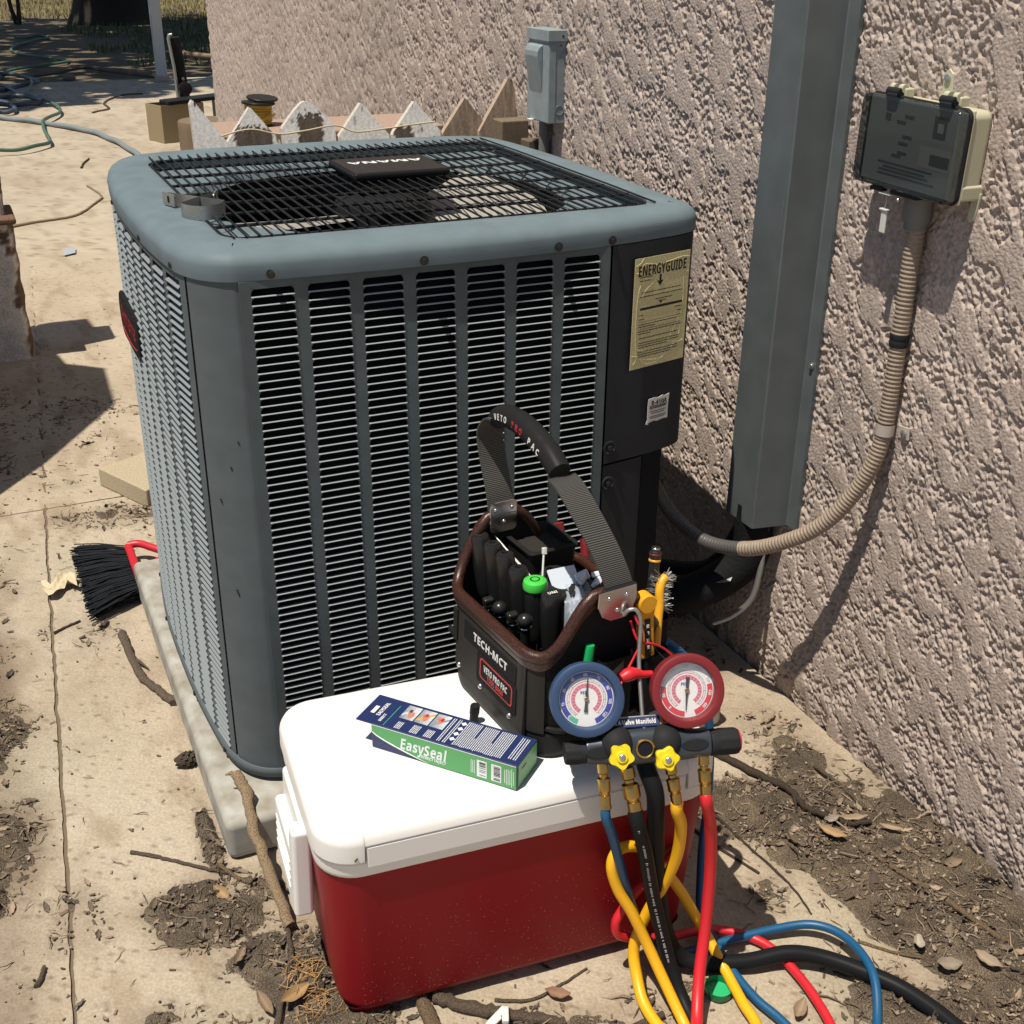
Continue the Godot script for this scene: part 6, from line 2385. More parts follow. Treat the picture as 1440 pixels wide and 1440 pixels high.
	b.tube(spline([Vector3(0.532, 0.51, 0.215), Vector3(0.535, 0.535, 0.205), Vector3(0.536, 0.545, 0.20)], 5), 0.007, 10)
	part(pl2, "handle", b, M.gauge_red)
	# yellow knife, wire brush and torch in the side pocket
	var kn := thing("yellow_cutter", "yellow and black folding cutter standing in the side pocket of the tool bag", "cutter", along(Vector3(0.497, 0.545, 0.455), Vector3(-0.05, 1, -0.06)))
	b = MB.new()
	b.rbox(at(0, -0.01, 0), Vector3(0.0235, 0.092, 0.014), 0.004, 2)
	part(kn, "body", b, M.tool_yellow)
	b = MB.new()
	b.lathe(Transform3D(Basis(Vector3(1, 0, 0), PI / 2), Vector3(0.0, 0.030, -0.008)), [Vector2(0.0, 0.0), Vector2(0.0138, 0.0), Vector2(0.0138, 0.018), Vector2(0.0125, 0.0195), Vector2(0.0, 0.0195)], 20)
	part(kn, "head", b, M.tool_yellow)
	b = MB.new()
	b.rbox(at(0, -0.024, 0.0075), Vector3(0.009, 0.062, 0.002), 0.0008, 1)
	var ins := part(kn, "inset", b, M.tool_black)
	for i in 4:
		b = MB.new()
		b.rbox(at(0, -0.004 - i * 0.011, 0.0087), Vector3(0.004, 0.005, 0.0006), 0.0002, 1)
		part(ins, "mark", b, M.label_white)
	var wb := thing("wire_brush", "small yellow handled wire brush standing in the side pocket", "brush")
	b = MB.new()
	var hp := spline([Vector3(0.520, 0.500, 0.452), Vector3(0.529, 0.530, 0.438), Vector3(0.535, 0.550, 0.430), Vector3(0.537, 0.566, 0.424), Vector3(0.544, 0.578, 0.418), Vector3(0.551, 0.582, 0.416)], 5)
	b.tube(hp, 0.0066, 9)
	part(wb, "handle", b, M.tool_yellow)
	b = MB.new()
	var rng := RandomNumberGenerator.new()
	rng.seed = 66
	for i in 260:
		var f := rng.randf_range(9.0, 23.0)
		var p: Vector3 = hp[int(f)]
		var dirv := Vector3(rng.randfn(0.85, 0.3), rng.randfn(0.15, 0.4), rng.randfn(-0.1, 0.35)).normalized()
		if i % 6 == 0:
			dirv = Vector3(rng.randfn(-0.7, 0.3), rng.randfn(0.4, 0.4), rng.randfn(-0.4, 0.3)).normalized()
		b.tube([p, p + dirv * rng.randf_range(0.012, 0.020)], 0.00055, 3, false)
	meta(part(wb, "bristles", b, M.galvanised), "", "", "", "stuff")
	var to := thing("pen_torch", "slim black torch with red and yellow stripes behind the wire brush", "torch", along(Vector3(0.544, 0.616, 0.396), Vector3(0.12, 1, -0.15)))
	b = MB.new()
	b.lathe(I3, [Vector2(0.0075, -0.12), Vector2(0.0075, -0.012), Vector2(0.0085, -0.010), Vector2(0.0085, -0.002), Vector2(0.006, 0.0), Vector2(0.006, 0.005), Vector2(0.0, 0.005)], 16)
	part(to, "barrel", b, M.tool_black)
	for q in [[-0.016, M.tool_yellow], [-0.007, M.gauge_red], [0.0012, M.chrome]]:
		b = MB.new()
		var rr := 0.0088 if q[0] < 0.0 else 0.0064
		b.lathe(at(0, q[0], 0), [Vector2(rr - 0.0006, 0.0), Vector2(rr, 0.0008), Vector2(rr, 0.0026), Vector2(rr - 0.0006, 0.0034)], 16)
		part(to, "stripe", b, q[1])
	# test leads with a red clip
	var tl := thing("test_leads", "thin red test leads with a red insulated clip between the two gauges", "test leads")
	for pts in [[Vector3(0.478, 0.560, 0.458), Vector3(0.482, 0.535, 0.475), Vector3(0.468, 0.512, 0.482), Vector3(0.450, 0.492, 0.49), Vector3(0.436, 0.478, 0.50)], [Vector3(0.470, 0.556, 0.462), Vector3(0.476, 0.530, 0.476), Vector3(0.497, 0.522, 0.478), Vector3(0.520, 0.506, 0.478), Vector3(0.538, 0.484, 0.486)], [Vector3(0.474, 0.4985, 0.512), Vector3(0.495, 0.496, 0.510), Vector3(0.52, 0.490, 0.510)]]:
		b = MB.new()
		b.tube(spline(pts, 6), 0.0018, 6)
		part(tl, "lead", b, M.hose_red)
	b = MB.new()
	b.tube(spline([Vector3(0.486, 0.553, 0.462), Vector3(0.498, 0.525, 0.47), Vector3(0.506, 0.508, 0.476), Vector3(0.520, 0.490, 0.488)], 6), 0.0012, 6)
	part(tl, "lead", b, M.rubber_dark)
	b = MB.new()
	b.tube([Vector3(0.434, 0.500, 0.506), Vector3(0.442, 0.502, 0.506), Vector3(0.450, 0.503, 0.506), Vector3(0.458, 0.502, 0.508), Vector3(0.466, 0.500, 0.510), Vector3(0.478, 0.499, 0.512)], [0.006, 0.0092, 0.0095, 0.0072, 0.005, 0.0046], 12)
	part(tl, "clip", b, M.hose_red)


var mf: Transform3D


func band2(r0: float, r1: float, a0: float, a1: float) -> PackedVector2Array:
	var o := PackedVector2Array()
	var n := maxi(3, int(absf(a1 - a0) / 0.14))
	for i in n + 1:
		var a := lerpf(a0, a1, float(i) / n)
		o.append(Vector2(cos(a), sin(a)) * r1)
	for i in n + 1:
		var a := lerpf(a1, a0, float(i) / n)
		o.append(Vector2(cos(a), sin(a)) * r0)
	return o


func gauge(label: String, a: float, b_: float, boot: Material, colour: Material, needle_deg: float, teal: bool) -> void:
	var t := mf * at(a, b_, 0.018)
	var g := thing("pressure_gauge", label, "gauge", t, "pressure gauges on the manifold")
	var back := Transform3D(Basis(Vector3(1, 0, 0), PI / 2), Vector3.ZERO)  # lathe axis along +z
	var m := MB.new()
	m.lathe(back, [Vector2(0.0, -0.034), Vector2(0.036, -0.034), Vector2(0.044, -0.030), Vector2(0.0475, -0.022), Vector2(0.0478, -0.010), Vector2(0.0492, -0.008), Vector2(0.0498, -0.002), Vector2(0.0488, 0.002), Vector2(0.046, 0.0032), Vector2(0.0405, 0.0034), Vector2(0.0385, 0.0024), Vector2(0.0372, -0.003), Vector2(0.0366, -0.009), Vector2(0.0, -0.009)], 48)
	part(g, "rubber_boot", m, boot)
	m = MB.new()
	m.lathe(back, [Vector2(0.0, -0.0088), Vector2(0.0364, -0.0088), Vector2(0.0364, -0.0072), Vector2(0.0, -0.0072)], 48)
	var d := part(g, "dial", m, M.dial_white)
	var ring := func(called: String, r0: float, r1: float, d0: float, d1: float, mm: Material, z := -0.0071):
		var q := MB.new()
		var n := 1 if absf(d1 - d0) < 170 else 2
		for i in n:
			q.prism(at(0, 0, z), band2(r0, r1, deg_to_rad(lerpf(d0, d1, float(i) / n)), deg_to_rad(lerpf(d0, d1, float(i + 1) / n))), 0.0003)
		part(d, called, q, mm)
	# coloured outer band, open at the foot
	if teal:
		ring.call("outer_band", 0.0282, 0.0352, 198, -42, colour)
		ring.call("teal_mark", 0.0284, 0.0350, 224, 246, M.dial_teal)
		ring.call("outer_band", 0.0282, 0.0352, 199, 222, colour)
		ring.call("outer_band", 0.0282, 0.0350, 290, 318, colour)
	else:
		ring.call("outer_band", 0.0282, 0.0352, 168, 262, colour)
		ring.call("outer_band", 0.0282, 0.0352, 288, 372, colour)
	ring.call("pink_band", 0.0152, 0.0205, 238, -58, M.dial_pink)
	ring.call("inner_line", 0.0228, 0.0233, 238, -58, M.dial_pink)
	m = MB.new()
	for i in 61:
		var an := deg_to_rad(232.0 - 284.0 * i / 60.0)
		var long := 0.003 if i % 5 == 0 else 0.0017
		m.box(Transform3D(Basis(Vector3(0, 0, 1), an), Vector3.ZERO) * at(0.0264 - long / 2, 0, -0.0068), Vector3(long, 0.00035, 0.0002))
		if i % 3 == 0:
			m.box(Transform3D(Basis(Vector3(0, 0, 1), an), Vector3.ZERO) * at(0.0178, 0, -0.0066), Vector3(0.0045, 0.00035, 0.0002))
	part(d, "scale_marks", m, M.black_print)
	for i in 9:
		var deg := 222.0 - 264.0 * i / 8.0
		var an := deg_to_rad(deg)
		lettering(d, "number", str(i * (15 if teal else 60)), 0.0058, M.dial_white, Transform3D(Basis(Vector3(0, 0, 1), an - PI / 2), Vector3(cos(an) * 0.0318, sin(an) * 0.0318, -0.0066)), true, 0.8, 0.0002)
	lettering(d, "unit_mark", "PSI", 0.0052, M.dial_blue, at(-0.004, 0.0085, -0.0067), true, 1.0, 0.0002)
	# needle
	m = MB.new()
	var nd := Transform3D(Basis(Vector3(0, 0, 1), deg_to_rad(needle_deg)), Vector3(0, 0, -0.0055))
	m.prism(nd, PackedVector2Array([Vector2(-0.0175, -0.0026), Vector2(-0.006, -0.0018), Vector2(0.0, -0.0024), Vector2(0.012, -0.0012), Vector2(0.027, -0.0005), Vector2(0.027, 0.0005), Vector2(0.012, 0.0012), Vector2(0.0, 0.0024), Vector2(-0.006, 0.0018), Vector2(-0.0175, 0.0026)]), 0.0005)
	var ne := part(g, "needle", m, M.black_print)
	m = MB.new()
	m.lathe(Transform3D(Basis(Vector3(1, 0, 0), PI / 2), Vector3(0, 0, -0.0055)), [Vector2(0.0032, 0.0), Vector2(0.0032, 0.0012), Vector2(0.0026, 0.0016), Vector2(0.0, 0.0016)], 14)
	part(ne, "hub", m, M.brass)
	m = MB.new()
	m.lathe(back, [Vector2(0.0371, -0.0022), Vector2(0.0, -0.0012)], 40)
	part(g, "lens", m, M.pane)


func build_manifold() -> void:
	var u := Vector3(0.9585, 0, 0.2851)
	var v := Vector3(0.1205, 0.9063, -0.4051)
	mf = Transform3D(Basis(u, v, u.cross(v)), Vector3(0.456, 0.420, 0.560))
	var k := thing("gauge_manifold", "dark blue four valve refrigerant manifold hanging from the tool bag", "manifold")
	# bar: sections along u
	var b := MB.new()
	var rings := []
	for q in [[-0.0905, 0.0165, 0.0155, 0.0], [-0.088, 0.0175, 0.0165, 0.0], [-0.070, 0.0185, 0.0170, 0.0], [-0.05, 0.0235, 0.0185, 0.002], [-0.025, 0.0245, 0.0185, 0.002], [0.0, 0.0245, 0.0185, 0.003], [0.025, 0.0240, 0.0185, 0.003], [0.045, 0.0205, 0.0175, 0.0], [0.062, 0.0185, 0.0170, 0.0], [0.074, 0.0190, 0.0175, 0.0], [0.0765, 0.0175, 0.0165, 0.0]]:
		var ring := PackedVector3Array()
		for i in 24:
			var a := TAU * i / 24
			var c := cos(a)
			var s := sin(a)
			ring.append(mf * Vector3(q[0], q[3] + q[1] * signf(c) * pow(absf(c), 0.75), q[2] * signf(s) * pow(absf(s), 0.75)))
		rings.append(ring)
	b.loft(rings, true, true, true)
	var bar := part(k, "bar", b, M.manifold_blue)
	for q in [[-0.0735, 0.0], [0.0535, 0.001]]:
		b = MB.new()
		var el := PackedVector2Array()
		for i in 20:
			var a := TAU * i / 20
			el.append(Vector2(cos(a) * 0.020, sin(a) * 0.0085))
		b.prism(mf * at(q[0], q[1], 0.0148), el, 0.0034, 0.0012)
		part(bar, "side_inlay", b, M.rubber_dark)
	# label strip on top
	b = MB.new()
	b.rbox(mf * Transform3D(Basis(Vector3(1, 0, 0), -0.5), Vector3(-0.011, 0.0335, 0.004)), Vector3(0.100, 0.014, 0.004), 0.0015, 1)
	var lt := mf * Transform3D(Basis(Vector3(1, 0, 0), -0.5), Vector3(-0.011, 0.0335, 0.004))
	var lab := part(k, "name_plate", b, M.card_blue)
	lettering(lab, "lettering", "R 4-Valve Manifold", 0.0088, M.label_white, lt * at(-0.012, 0.0, 0.0022), true, 0.72)
	b = MB.new()
	b.box(lt * at(0.0265, 0, 0.0021), Vector3(0.0095, 0.0095, 0.0006))
	var em := part(lab, "emblem", b, mat("emblem_orange", 0.62, 0.28, 0.06, 0.5))
	lettering(em, "lettering", "Y", 0.0095, M.black_print, lt * at(0.0265, 0, 0.0026), true, 1.0)
	b = MB.new()
	for i in 5:
		b.box(lt * at(0.0355 + i * 0.0024, 0, 0.0021), Vector3(0.0012, 0.006 - 0.0006 * i, 0.0004))
	part(lab, "print", b, M.label_white)
	b = MB.new()
	b.rbox(lt * at(0, 0.0075, 0.0008), Vector3(0.098, 0.0022, 0.003), 0.0008, 1)
	part(lab, "bright_edge", b, M.galvanised)
	# valve domes and yellow star knobs
	for q in [[-0.0495, 0.008, -0.049, -0.0035, 0.25], [0.0155, 0.0062, 0.0115, -0.0115, 0.0]]:
		b = MB.new()
		b.sphere(mf * at(q[0], q[1], 0.006), 0.0232, 0.0240, 24, 14)
		var dm := part(k, "valve_dome", b, M.rubber_dark)
		b = MB.new()
		var st := PackedVector2Array()
		for i in 50:
			var a := TAU * i / 50
			var r := 0.0150 + 0.0020 * cos(a * 5.0 + q[4] * 5.0)
			st.append(Vector2(cos(a) * r, sin(a) * r))
		var kt := mf * at(q[2], q[3], 0.028)
		b.prism(kt, st, 0.0075, 0.0016)
		b.lathe(kt * Transform3D(Basis(Vector3(1, 0, 0), PI / 2), Vector3(0, 0, 0.0075)), [Vector2(0.0078, 0.0), Vector2(0.0072, 0.003), Vector2(0.005, 0.003)], 20)
		var kn := part(k, "star_knob", b, M.knob_yellow)
		b = MB.new()
		b.lathe(kt * Transform3D(Basis(Vector3(1, 0, 0), PI / 2), Vector3(0, 0, 0.0075)), [Vector2(0.0046, 0.0), Vector2(0.0044, 0.004), Vector2(0.003, 0.0052), Vector2(0.0, 0.0052)], 14)
		part(kn, "screw", b, M.screw_bright)
	# sight glass
	b = MB.new()
	b.lathe(mf * Transform3D(Basis(Vector3(1, 0, 0), PI / 2), Vector3(-0.0145, 0.002, 0.0180)), [Vector2(0.0128, 0.0), Vector2(0.0128, 0.0040), Vector2(0.0114, 0.0046), Vector2(0.0102, 0.004), Vector2(0.0098, -0.006)], 26)
	var sg := part(k, "sight_glass", b, M.brass)
	b = MB.new()
	b.lathe(mf * Transform3D(Basis(Vector3(1, 0, 0), PI / 2), Vector3(-0.0145, 0.002, 0.0180)), [Vector2(0.0099, 0.0018), Vector2(0.0, 0.0017)], 20)
	part(sg, "dark_well", b, M.coil_black)
	# end handles
	for s in [-1, 1]:
		var prof := [Vector2(0.0, 0.0), Vector2(0.0175, 0.0), Vector2(0.0180, 0.001), Vector2(0.0180, 0.010), Vector2(0.0188, 0.012), Vector2(0.0182, 0.034), Vector2(0.0170, 0.038), Vector2(0.0, 0.038)]
		b = MB.new()
		var ht := mf * along(Vector3(-0.088 if s < 0 else 0.078, -0.001, 0.0), Vector3(s, 0, 0))
		var rg := []
		for q in [[0.0170, 0.0], [0.0180, 0.001], [0.0180, 0.009], [0.0172, 0.0105], [0.0185, 0.013], [0.0182, 0.034], [0.0168, 0.0385]]:
			var ring := PackedVector3Array()
			for i in 48:
				var a := TAU * i / 48
				var rr: float = q[0] * (0.86 if s < 0 else 1.0)
				if q[1] > 0.011:
					rr *= 1.0 - 0.07 * (0.5 + 0.5 * cos(a * 8.0))
				ring.append(ht * Vector3(cos(a) * rr, q[1] * (0.78 if s < 0 else 1.0), -sin(a) * rr))
			rg.append(ring)
		b.loft(rg, true, true, true)
		var hd := part(k, "end_handle", b, M.rubber_dark)
		if s > 0:
			b = MB.new()
			b.lathe(ht * at(0, 0.0375, 0), [Vector2(0.0, 0.0), Vector2(0.0145, 0.0), Vector2(0.0145, 0.003), Vector2(0.012, 0.0042), Vector2(0.0, 0.0042)], 22)
			part(hd, "red_cap", b, M.hose_red)
	# hanging rod up to the ring on the bag
	b = MB.new()
	b.tube(spline([Vector3(0.4490, 0.446, 0.546), Vector3(0.4525, 0.462, 0.534), Vector3(0.4655, 0.512, 0.498), Vector3(0.4745, 0.548, 0.482), Vector3(0.4755, 0.566, 0.478), Vector3(0.4705, 0.5785, 0.474), Vector3(0.462, 0.5785, 0.470), Vector3(0.457, 0.570, 0.466)], 7), 0.0029, 10)
	var hk := part(k, "hook_rod", b, M.galvanised)
	b = MB.new()
	b.lathe(along(Vector3(0.449, 0.444, 0.5475), Vector3(0.1, 0.9, -0.4)), [Vector2(0.0065, 0.0), Vector2(0.0065, 0.004), Vector2(0.0045, 0.005), Vector2(0.0045, 0.010)], 6)
	part(hk, "nut", b, M.screw_bright)
	# brass fittings below the bar
	var fits := [[Vector3(0.3885, 0.401, 0.549), Vector3(0.384, 0.349, 0.571), 0.0088], [Vector3(0.4185, 0.393, 0.562), Vector3(0.420, 0.338, 0.589), 0.0112], [Vector3(0.475, 0.393, 0.579), Vector3(0.4755, 0.346, 0.601), 0.0092], [Vector3(0.5195, 0.401, 0.588), Vector3(0.5155, 0.352, 0.608), 0.0092]]
	for f in fits:
		var p0: Vector3 = f[0]
		var p1: Vector3 = f[1]
		var r: float = f[2]
		var L := p0.distance_to(p1)
		b = MB.new()
		var ft := along(p0, p1 - p0)
		b.lathe(ft, [Vector2(r * 0.85, -0.004), Vector2(r * 0.85, L * 0.16), Vector2(r * 0.62, L * 0.20), Vector2(r * 0.62, L * 0.26), Vector2(r, L * 0.30), Vector2(r * 1.04, L * 0.34)], 24)
		b.lathe(ft, [Vector2(r * 0.99, L * 0.33), Vector2(r * 1.05, L * 0.36), Vector2(r * 1.05, L * 0.58), Vector2(r * 0.9, L * 0.62)], 6 if r < 0.01 else 24)
		b.lathe(ft, [Vector2(r * 0.92, L * 0.6), Vector2(r * 0.70, L * 0.66), Vector2(r * 0.70, L * 0.69), Vector2(r * 0.84, L * 0.70), Vector2(r * 0.80, L * 0.92), Vector2(r * 0.88, L * 0.96), Vector2(r * 0.88, L * 1.02)], 24)
		part(k, "brass_fitting", b, M.brass)
	gauge("blue ringed pressure gauge on the manifold", -0.0875, 0.0705, M.gauge_blue, M.dial_blue, 84.0, true)
	gauge("red ringed pressure gauge on the manifold", 0.0475, 0.0728, M.gauge_red, M.dial_red, 264.0, false)
	for a in [-0.0875, 0.0475]:
		b = MB.new()
		b.lathe(mf * along(Vector3(a * 0.86, 0.012, -0.006), Vector3(a * 0.14, 0.03, 0)), [Vector2(0.0095, 0.0), Vector2(0.0095, 0.028)], 6)
		part(k, "gauge_stem", b, M.brass)


func hose(called: String, label: String, m: Material, pts: Array, r: float) -> MeshInstance3D:
	var p := []
	for q in pts:
		p.append(Vector3(q[0], q[1], q[2]))
	var b := MB.new()
	b.tube(spline(p, 9), r, 14)
	return solo(called, label, "hose", b, m, I3, "refrigerant hoses below the manifold")


func build_hoses() -> void:
	hose("refrigerant_hose", "blue hose looping from the left fitting across the ground to the right", M.hose_blue, [[0.3845, 0.352, 0.569], [0.383, 0.335, 0.574], [0.397, 0.295, 0.571], [0.426, 0.200, 0.560], [0.457, 0.110, 0.551], [0.488, 0.045, 0.549], [0.530, 0.012, 0.553], [0.599, 0.012, 0.561], [0.692, 0.017, 0.576], [0.748, 0.024, 0.599], [0.771, 0.030, 0.647], [0.759, 0.034, 0.719], [0.721, 0.012, 0.779], [0.666, 0.012, 0.832]], 0.0068)
	hose("refrigerant_hose", "short yellow hose bowing left from the third brass fitting", M.hose_yellow, [[0.4755, 0.349, 0.600], [0.476, 0.335, 0.601], [0.490, 0.300, 0.593], [0.494, 0.240, 0.584], [0.485, 0.185, 0.573], [0.468, 0.130, 0.563], [0.455, 0.090, 0.560], [0.447, 0.060, 0.565], [0.442, 0.035, 0.586], [0.436, 0.018, 0.617], [0.437, 0.012, 0.656], [0.445, 0.012, 0.709], [0.45, 0.012, 0.80]], 0.0084)
	hose("refrigerant_hose", "long yellow hose making an upward loop against the cooler", M.hose_yellow, [[0.50, 0.012, 0.82], [0.525, 0.012, 0.770], [0.562, 0.012, 0.717], [0.569, 0.012, 0.671], [0.578, 0.014, 0.612], [0.574, 0.040, 0.566], [0.559, 0.075, 0.548], [0.537, 0.120, 0.540], [0.510, 0.165, 0.540], [0.482, 0.207, 0.540], [0.455, 0.236, 0.543], [0.422, 0.247, 0.549], [0.408, 0.228, 0.554], [0.415, 0.190, 0.562], [0.433, 0.150, 0.575], [0.451, 0.100, 0.592], [0.462, 0.060, 0.618], [0.468, 0.030, 0.651], [0.468, 0.016, 0.682], [0.455, 0.012, 0.739], [0.44, 0.012, 0.82]], 0.0080)
	hose("refrigerant_hose", "straight red hose hanging from the right brass fitting", M.hose_red, [[0.5155, 0.354, 0.607], [0.516, 0.342, 0.611], [0.532, 0.290, 0.603], [0.541, 0.210, 0.600], [0.533, 0.120, 0.613], [0.511, 0.060, 0.640], [0.485, 0.027, 0.680], [0.458, 0.030, 0.725], [0.44, 0.03, 0.80]], 0.0084)
	hose("refrigerant_hose", "red hose curling low against the cooler then trailing right over the ground", M.hose_red, [[0.53, 0.20, 0.535], [0.491, 0.170, 0.538], [0.461, 0.145, 0.537], [0.440, 0.120, 0.538], [0.429, 0.100, 0.540], [0.437, 0.075, 0.541], [0.482, 0.050, 0.540], [0.536, 0.032, 0.538], [0.575, 0.022, 0.534], [0.611, 0.012, 0.536], [0.646, 0.010, 0.561], [0.669, 0.010, 0.602], [0.674, 0.010, 0.665], [0.668, 0.010, 0.722], [0.659, 0.010, 0.765], [0.644, 0.010, 0.85]], 0.0070)
	var bh := hose("refrigerant_hose", "black rubber hose with white print hanging from the second fitting", M.hose_black, [[0.420, 0.343, 0.586], [0.4205, 0.325, 0.595], [0.434, 0.280, 0.594], [0.453, 0.200, 0.588], [0.470, 0.130, 0.590], [0.482, 0.070, 0.602], [0.486, 0.030, 0.631], [0.484, 0.014, 0.674], [0.474, 0.014, 0.735], [0.47, 0.014, 0.82]], 0.0104)
	# white lettering along it
	var p := spline([Vector3(0.4205, 0.325, 0.595), Vector3(0.434, 0.280, 0.594), Vector3(0.453, 0.200, 0.588), Vector3(0.470, 0.130, 0.590), Vector3(0.482, 0.070, 0.602)], 24)
	var m := MB.new()
	var rng := RandomNumberGenerator.new()
	rng.seed = 12
	for i in p.size() - 1:
		if rng.randf() < 0.28:
			continue
		var d: Vector3 = (p[i + 1] - p[i]).normalized()
		var out := Vector3(-0.45, 0.15, 0.88)
		out = (out - d * out.dot(d)).normalized()
		m.box(Transform3D(Basis(d, out.cross(d), out), p[i] + out * 0.0103), Vector3(0.0017, rng.randf_range(0.002, 0.0034), 0.0006))
	part(bh, "print", m, mat("hose_print", 0.30, 0.30, 0.31, 0.6))
	hose("refrigerant_hose", "thick plain black hose dropping behind the printed one and running off to the right", M.hose_black, [[0.449, 0.40, 0.548], [0.451, 0.380, 0.562], [0.455, 0.352, 0.578], [0.462, 0.290, 0.574], [0.476, 0.190, 0.566], [0.496, 0.090, 0.564], [0.519, 0.032, 0.570], [0.550, 0.016, 0.587], [0.616, 0.016, 0.612], [0.679, 0.024, 0.631], [0.729, 0.022, 0.666], [0.782, 0.018, 0.731], [0.803, 0.018, 0.781], [0.814, 0.018, 0.833], [0.818, 0.018, 0.903]], 0.0124)
	hose("refrigerant_hose", "second blue hose arching behind the red gauge and dropping past the cooler", M.hose_blue, [[0.505, 0.44, 0.335], [0.53, 0.468, 0.362], [0.558, 0.468, 0.388], [0.585, 0.45, 0.42], [0.608, 0.41, 0.440], [0.626, 0.32, 0.450], [0.632, 0.200, 0.454], [0.626, 0.120, 0.460], [0.620, 0.060, 0.472], [0.604, 0.020, 0.504], [0.596, 0.012, 0.555], [0.590, 0.010, 0.618], [0.592, 0.010, 0.673], [0.602, 0.010, 0.715], [0.61, 0.010, 0.78]], 0.0066)


func twig(called: String, label: String, pts: Array, r0: float, r1: float, c: Color, cat := "twig", group := "", forks := []) -> MeshInstance3D:
	var p := []
	for q in pts:
		p.append(q if q is Vector3 else Vector3(q[0], soil_top(q[0], q[1]) + r0 * 0.8, q[1]))
	p = spline(p, 7)
	var tn := noise(500 + called.length() + int(absf(p[0].x) * 1000.0), 40.0, 3)
	var rad := []
	for i in p.size():
		var f := float(i) / (p.size() - 1)
		rad.append(lerpf(r0, r1, f) * (1.0 + 0.28 * tn.get_noise_1d(i * 0.5)))
		p[i] += Vector3(tn.get_noise_2d(i * 0.9, 1.0), tn.get_noise_2d(i * 0.9, 5.0) * 0.3, tn.get_noise_2d(i * 0.9, 9.0)) * r0 * 0.55
	var b := MB.new()
	b.col = c
	b.tube(p, rad, 8)
	for f in forks:
		var a: Vector3 = p[int(f[0] * (p.size() - 1))]
		b.tube([a, a + Vector3(f[1], 0.002, f[2]) * 0.5 + Vector3(0, 0.004, 0), a + Vector3(f[1], 0.0, f[2])], [r0 * 0.5, r0 * 0.38, r0 * 0.15], 6)
	return solo(called, label, cat, b, M.bark_mat, I3, group)


func leaf_mesh(len: float, wid: float, curl: float, cup: float) -> MB:
	var b := MB.new()
	b.col = Color(1, 1, 1)
	var rows := []
	for i in 9:
		var f := i / 8.0
		var w := wid * pow(sin(PI * clampf(f * 0.94 + 0.03, 0.0, 1.0)), 0.8)
		var row := PackedVector3Array()
		for j in 5:
			var g := j / 4.0 * 2.0 - 1.0
			row.append(Vector3(g * w / 2, curl * (f - 0.5) * (f - 0.5) * 4.0 + cup * g * g * (w / wid) + 0.0015 * sin(i * 2.0 + j), (f - 0.5) * len))
		rows.append(row)
	b.loft(rows, false)
	return b


func dry_leaf(label: String, x: float, z: float, yaw: float, len: float, wid: float, c: Color, lift := 0.004, tilt := 0.1) -> void:
	var lm := leaf_mesh(len * 0.85, wid * 0.85, 0.008, 0.0055)
	for i in lm.c.size():
		lm.c[i] = (c * 0.72).lerp(Color(0.22, 0.18, 0.14), 0.25) * (0.9 + 0.2 * float(i % 5 == 2))
	var b := Basis(Vector3.UP, yaw) * Basis(Vector3(0, 0, 1), tilt)
	solo("dry_leaf", label, "leaf", lm, M.litter_mat, Transform3D(b, Vector3(x, soil_top(x, z) + lift, z)), "dry leaves on the soil")


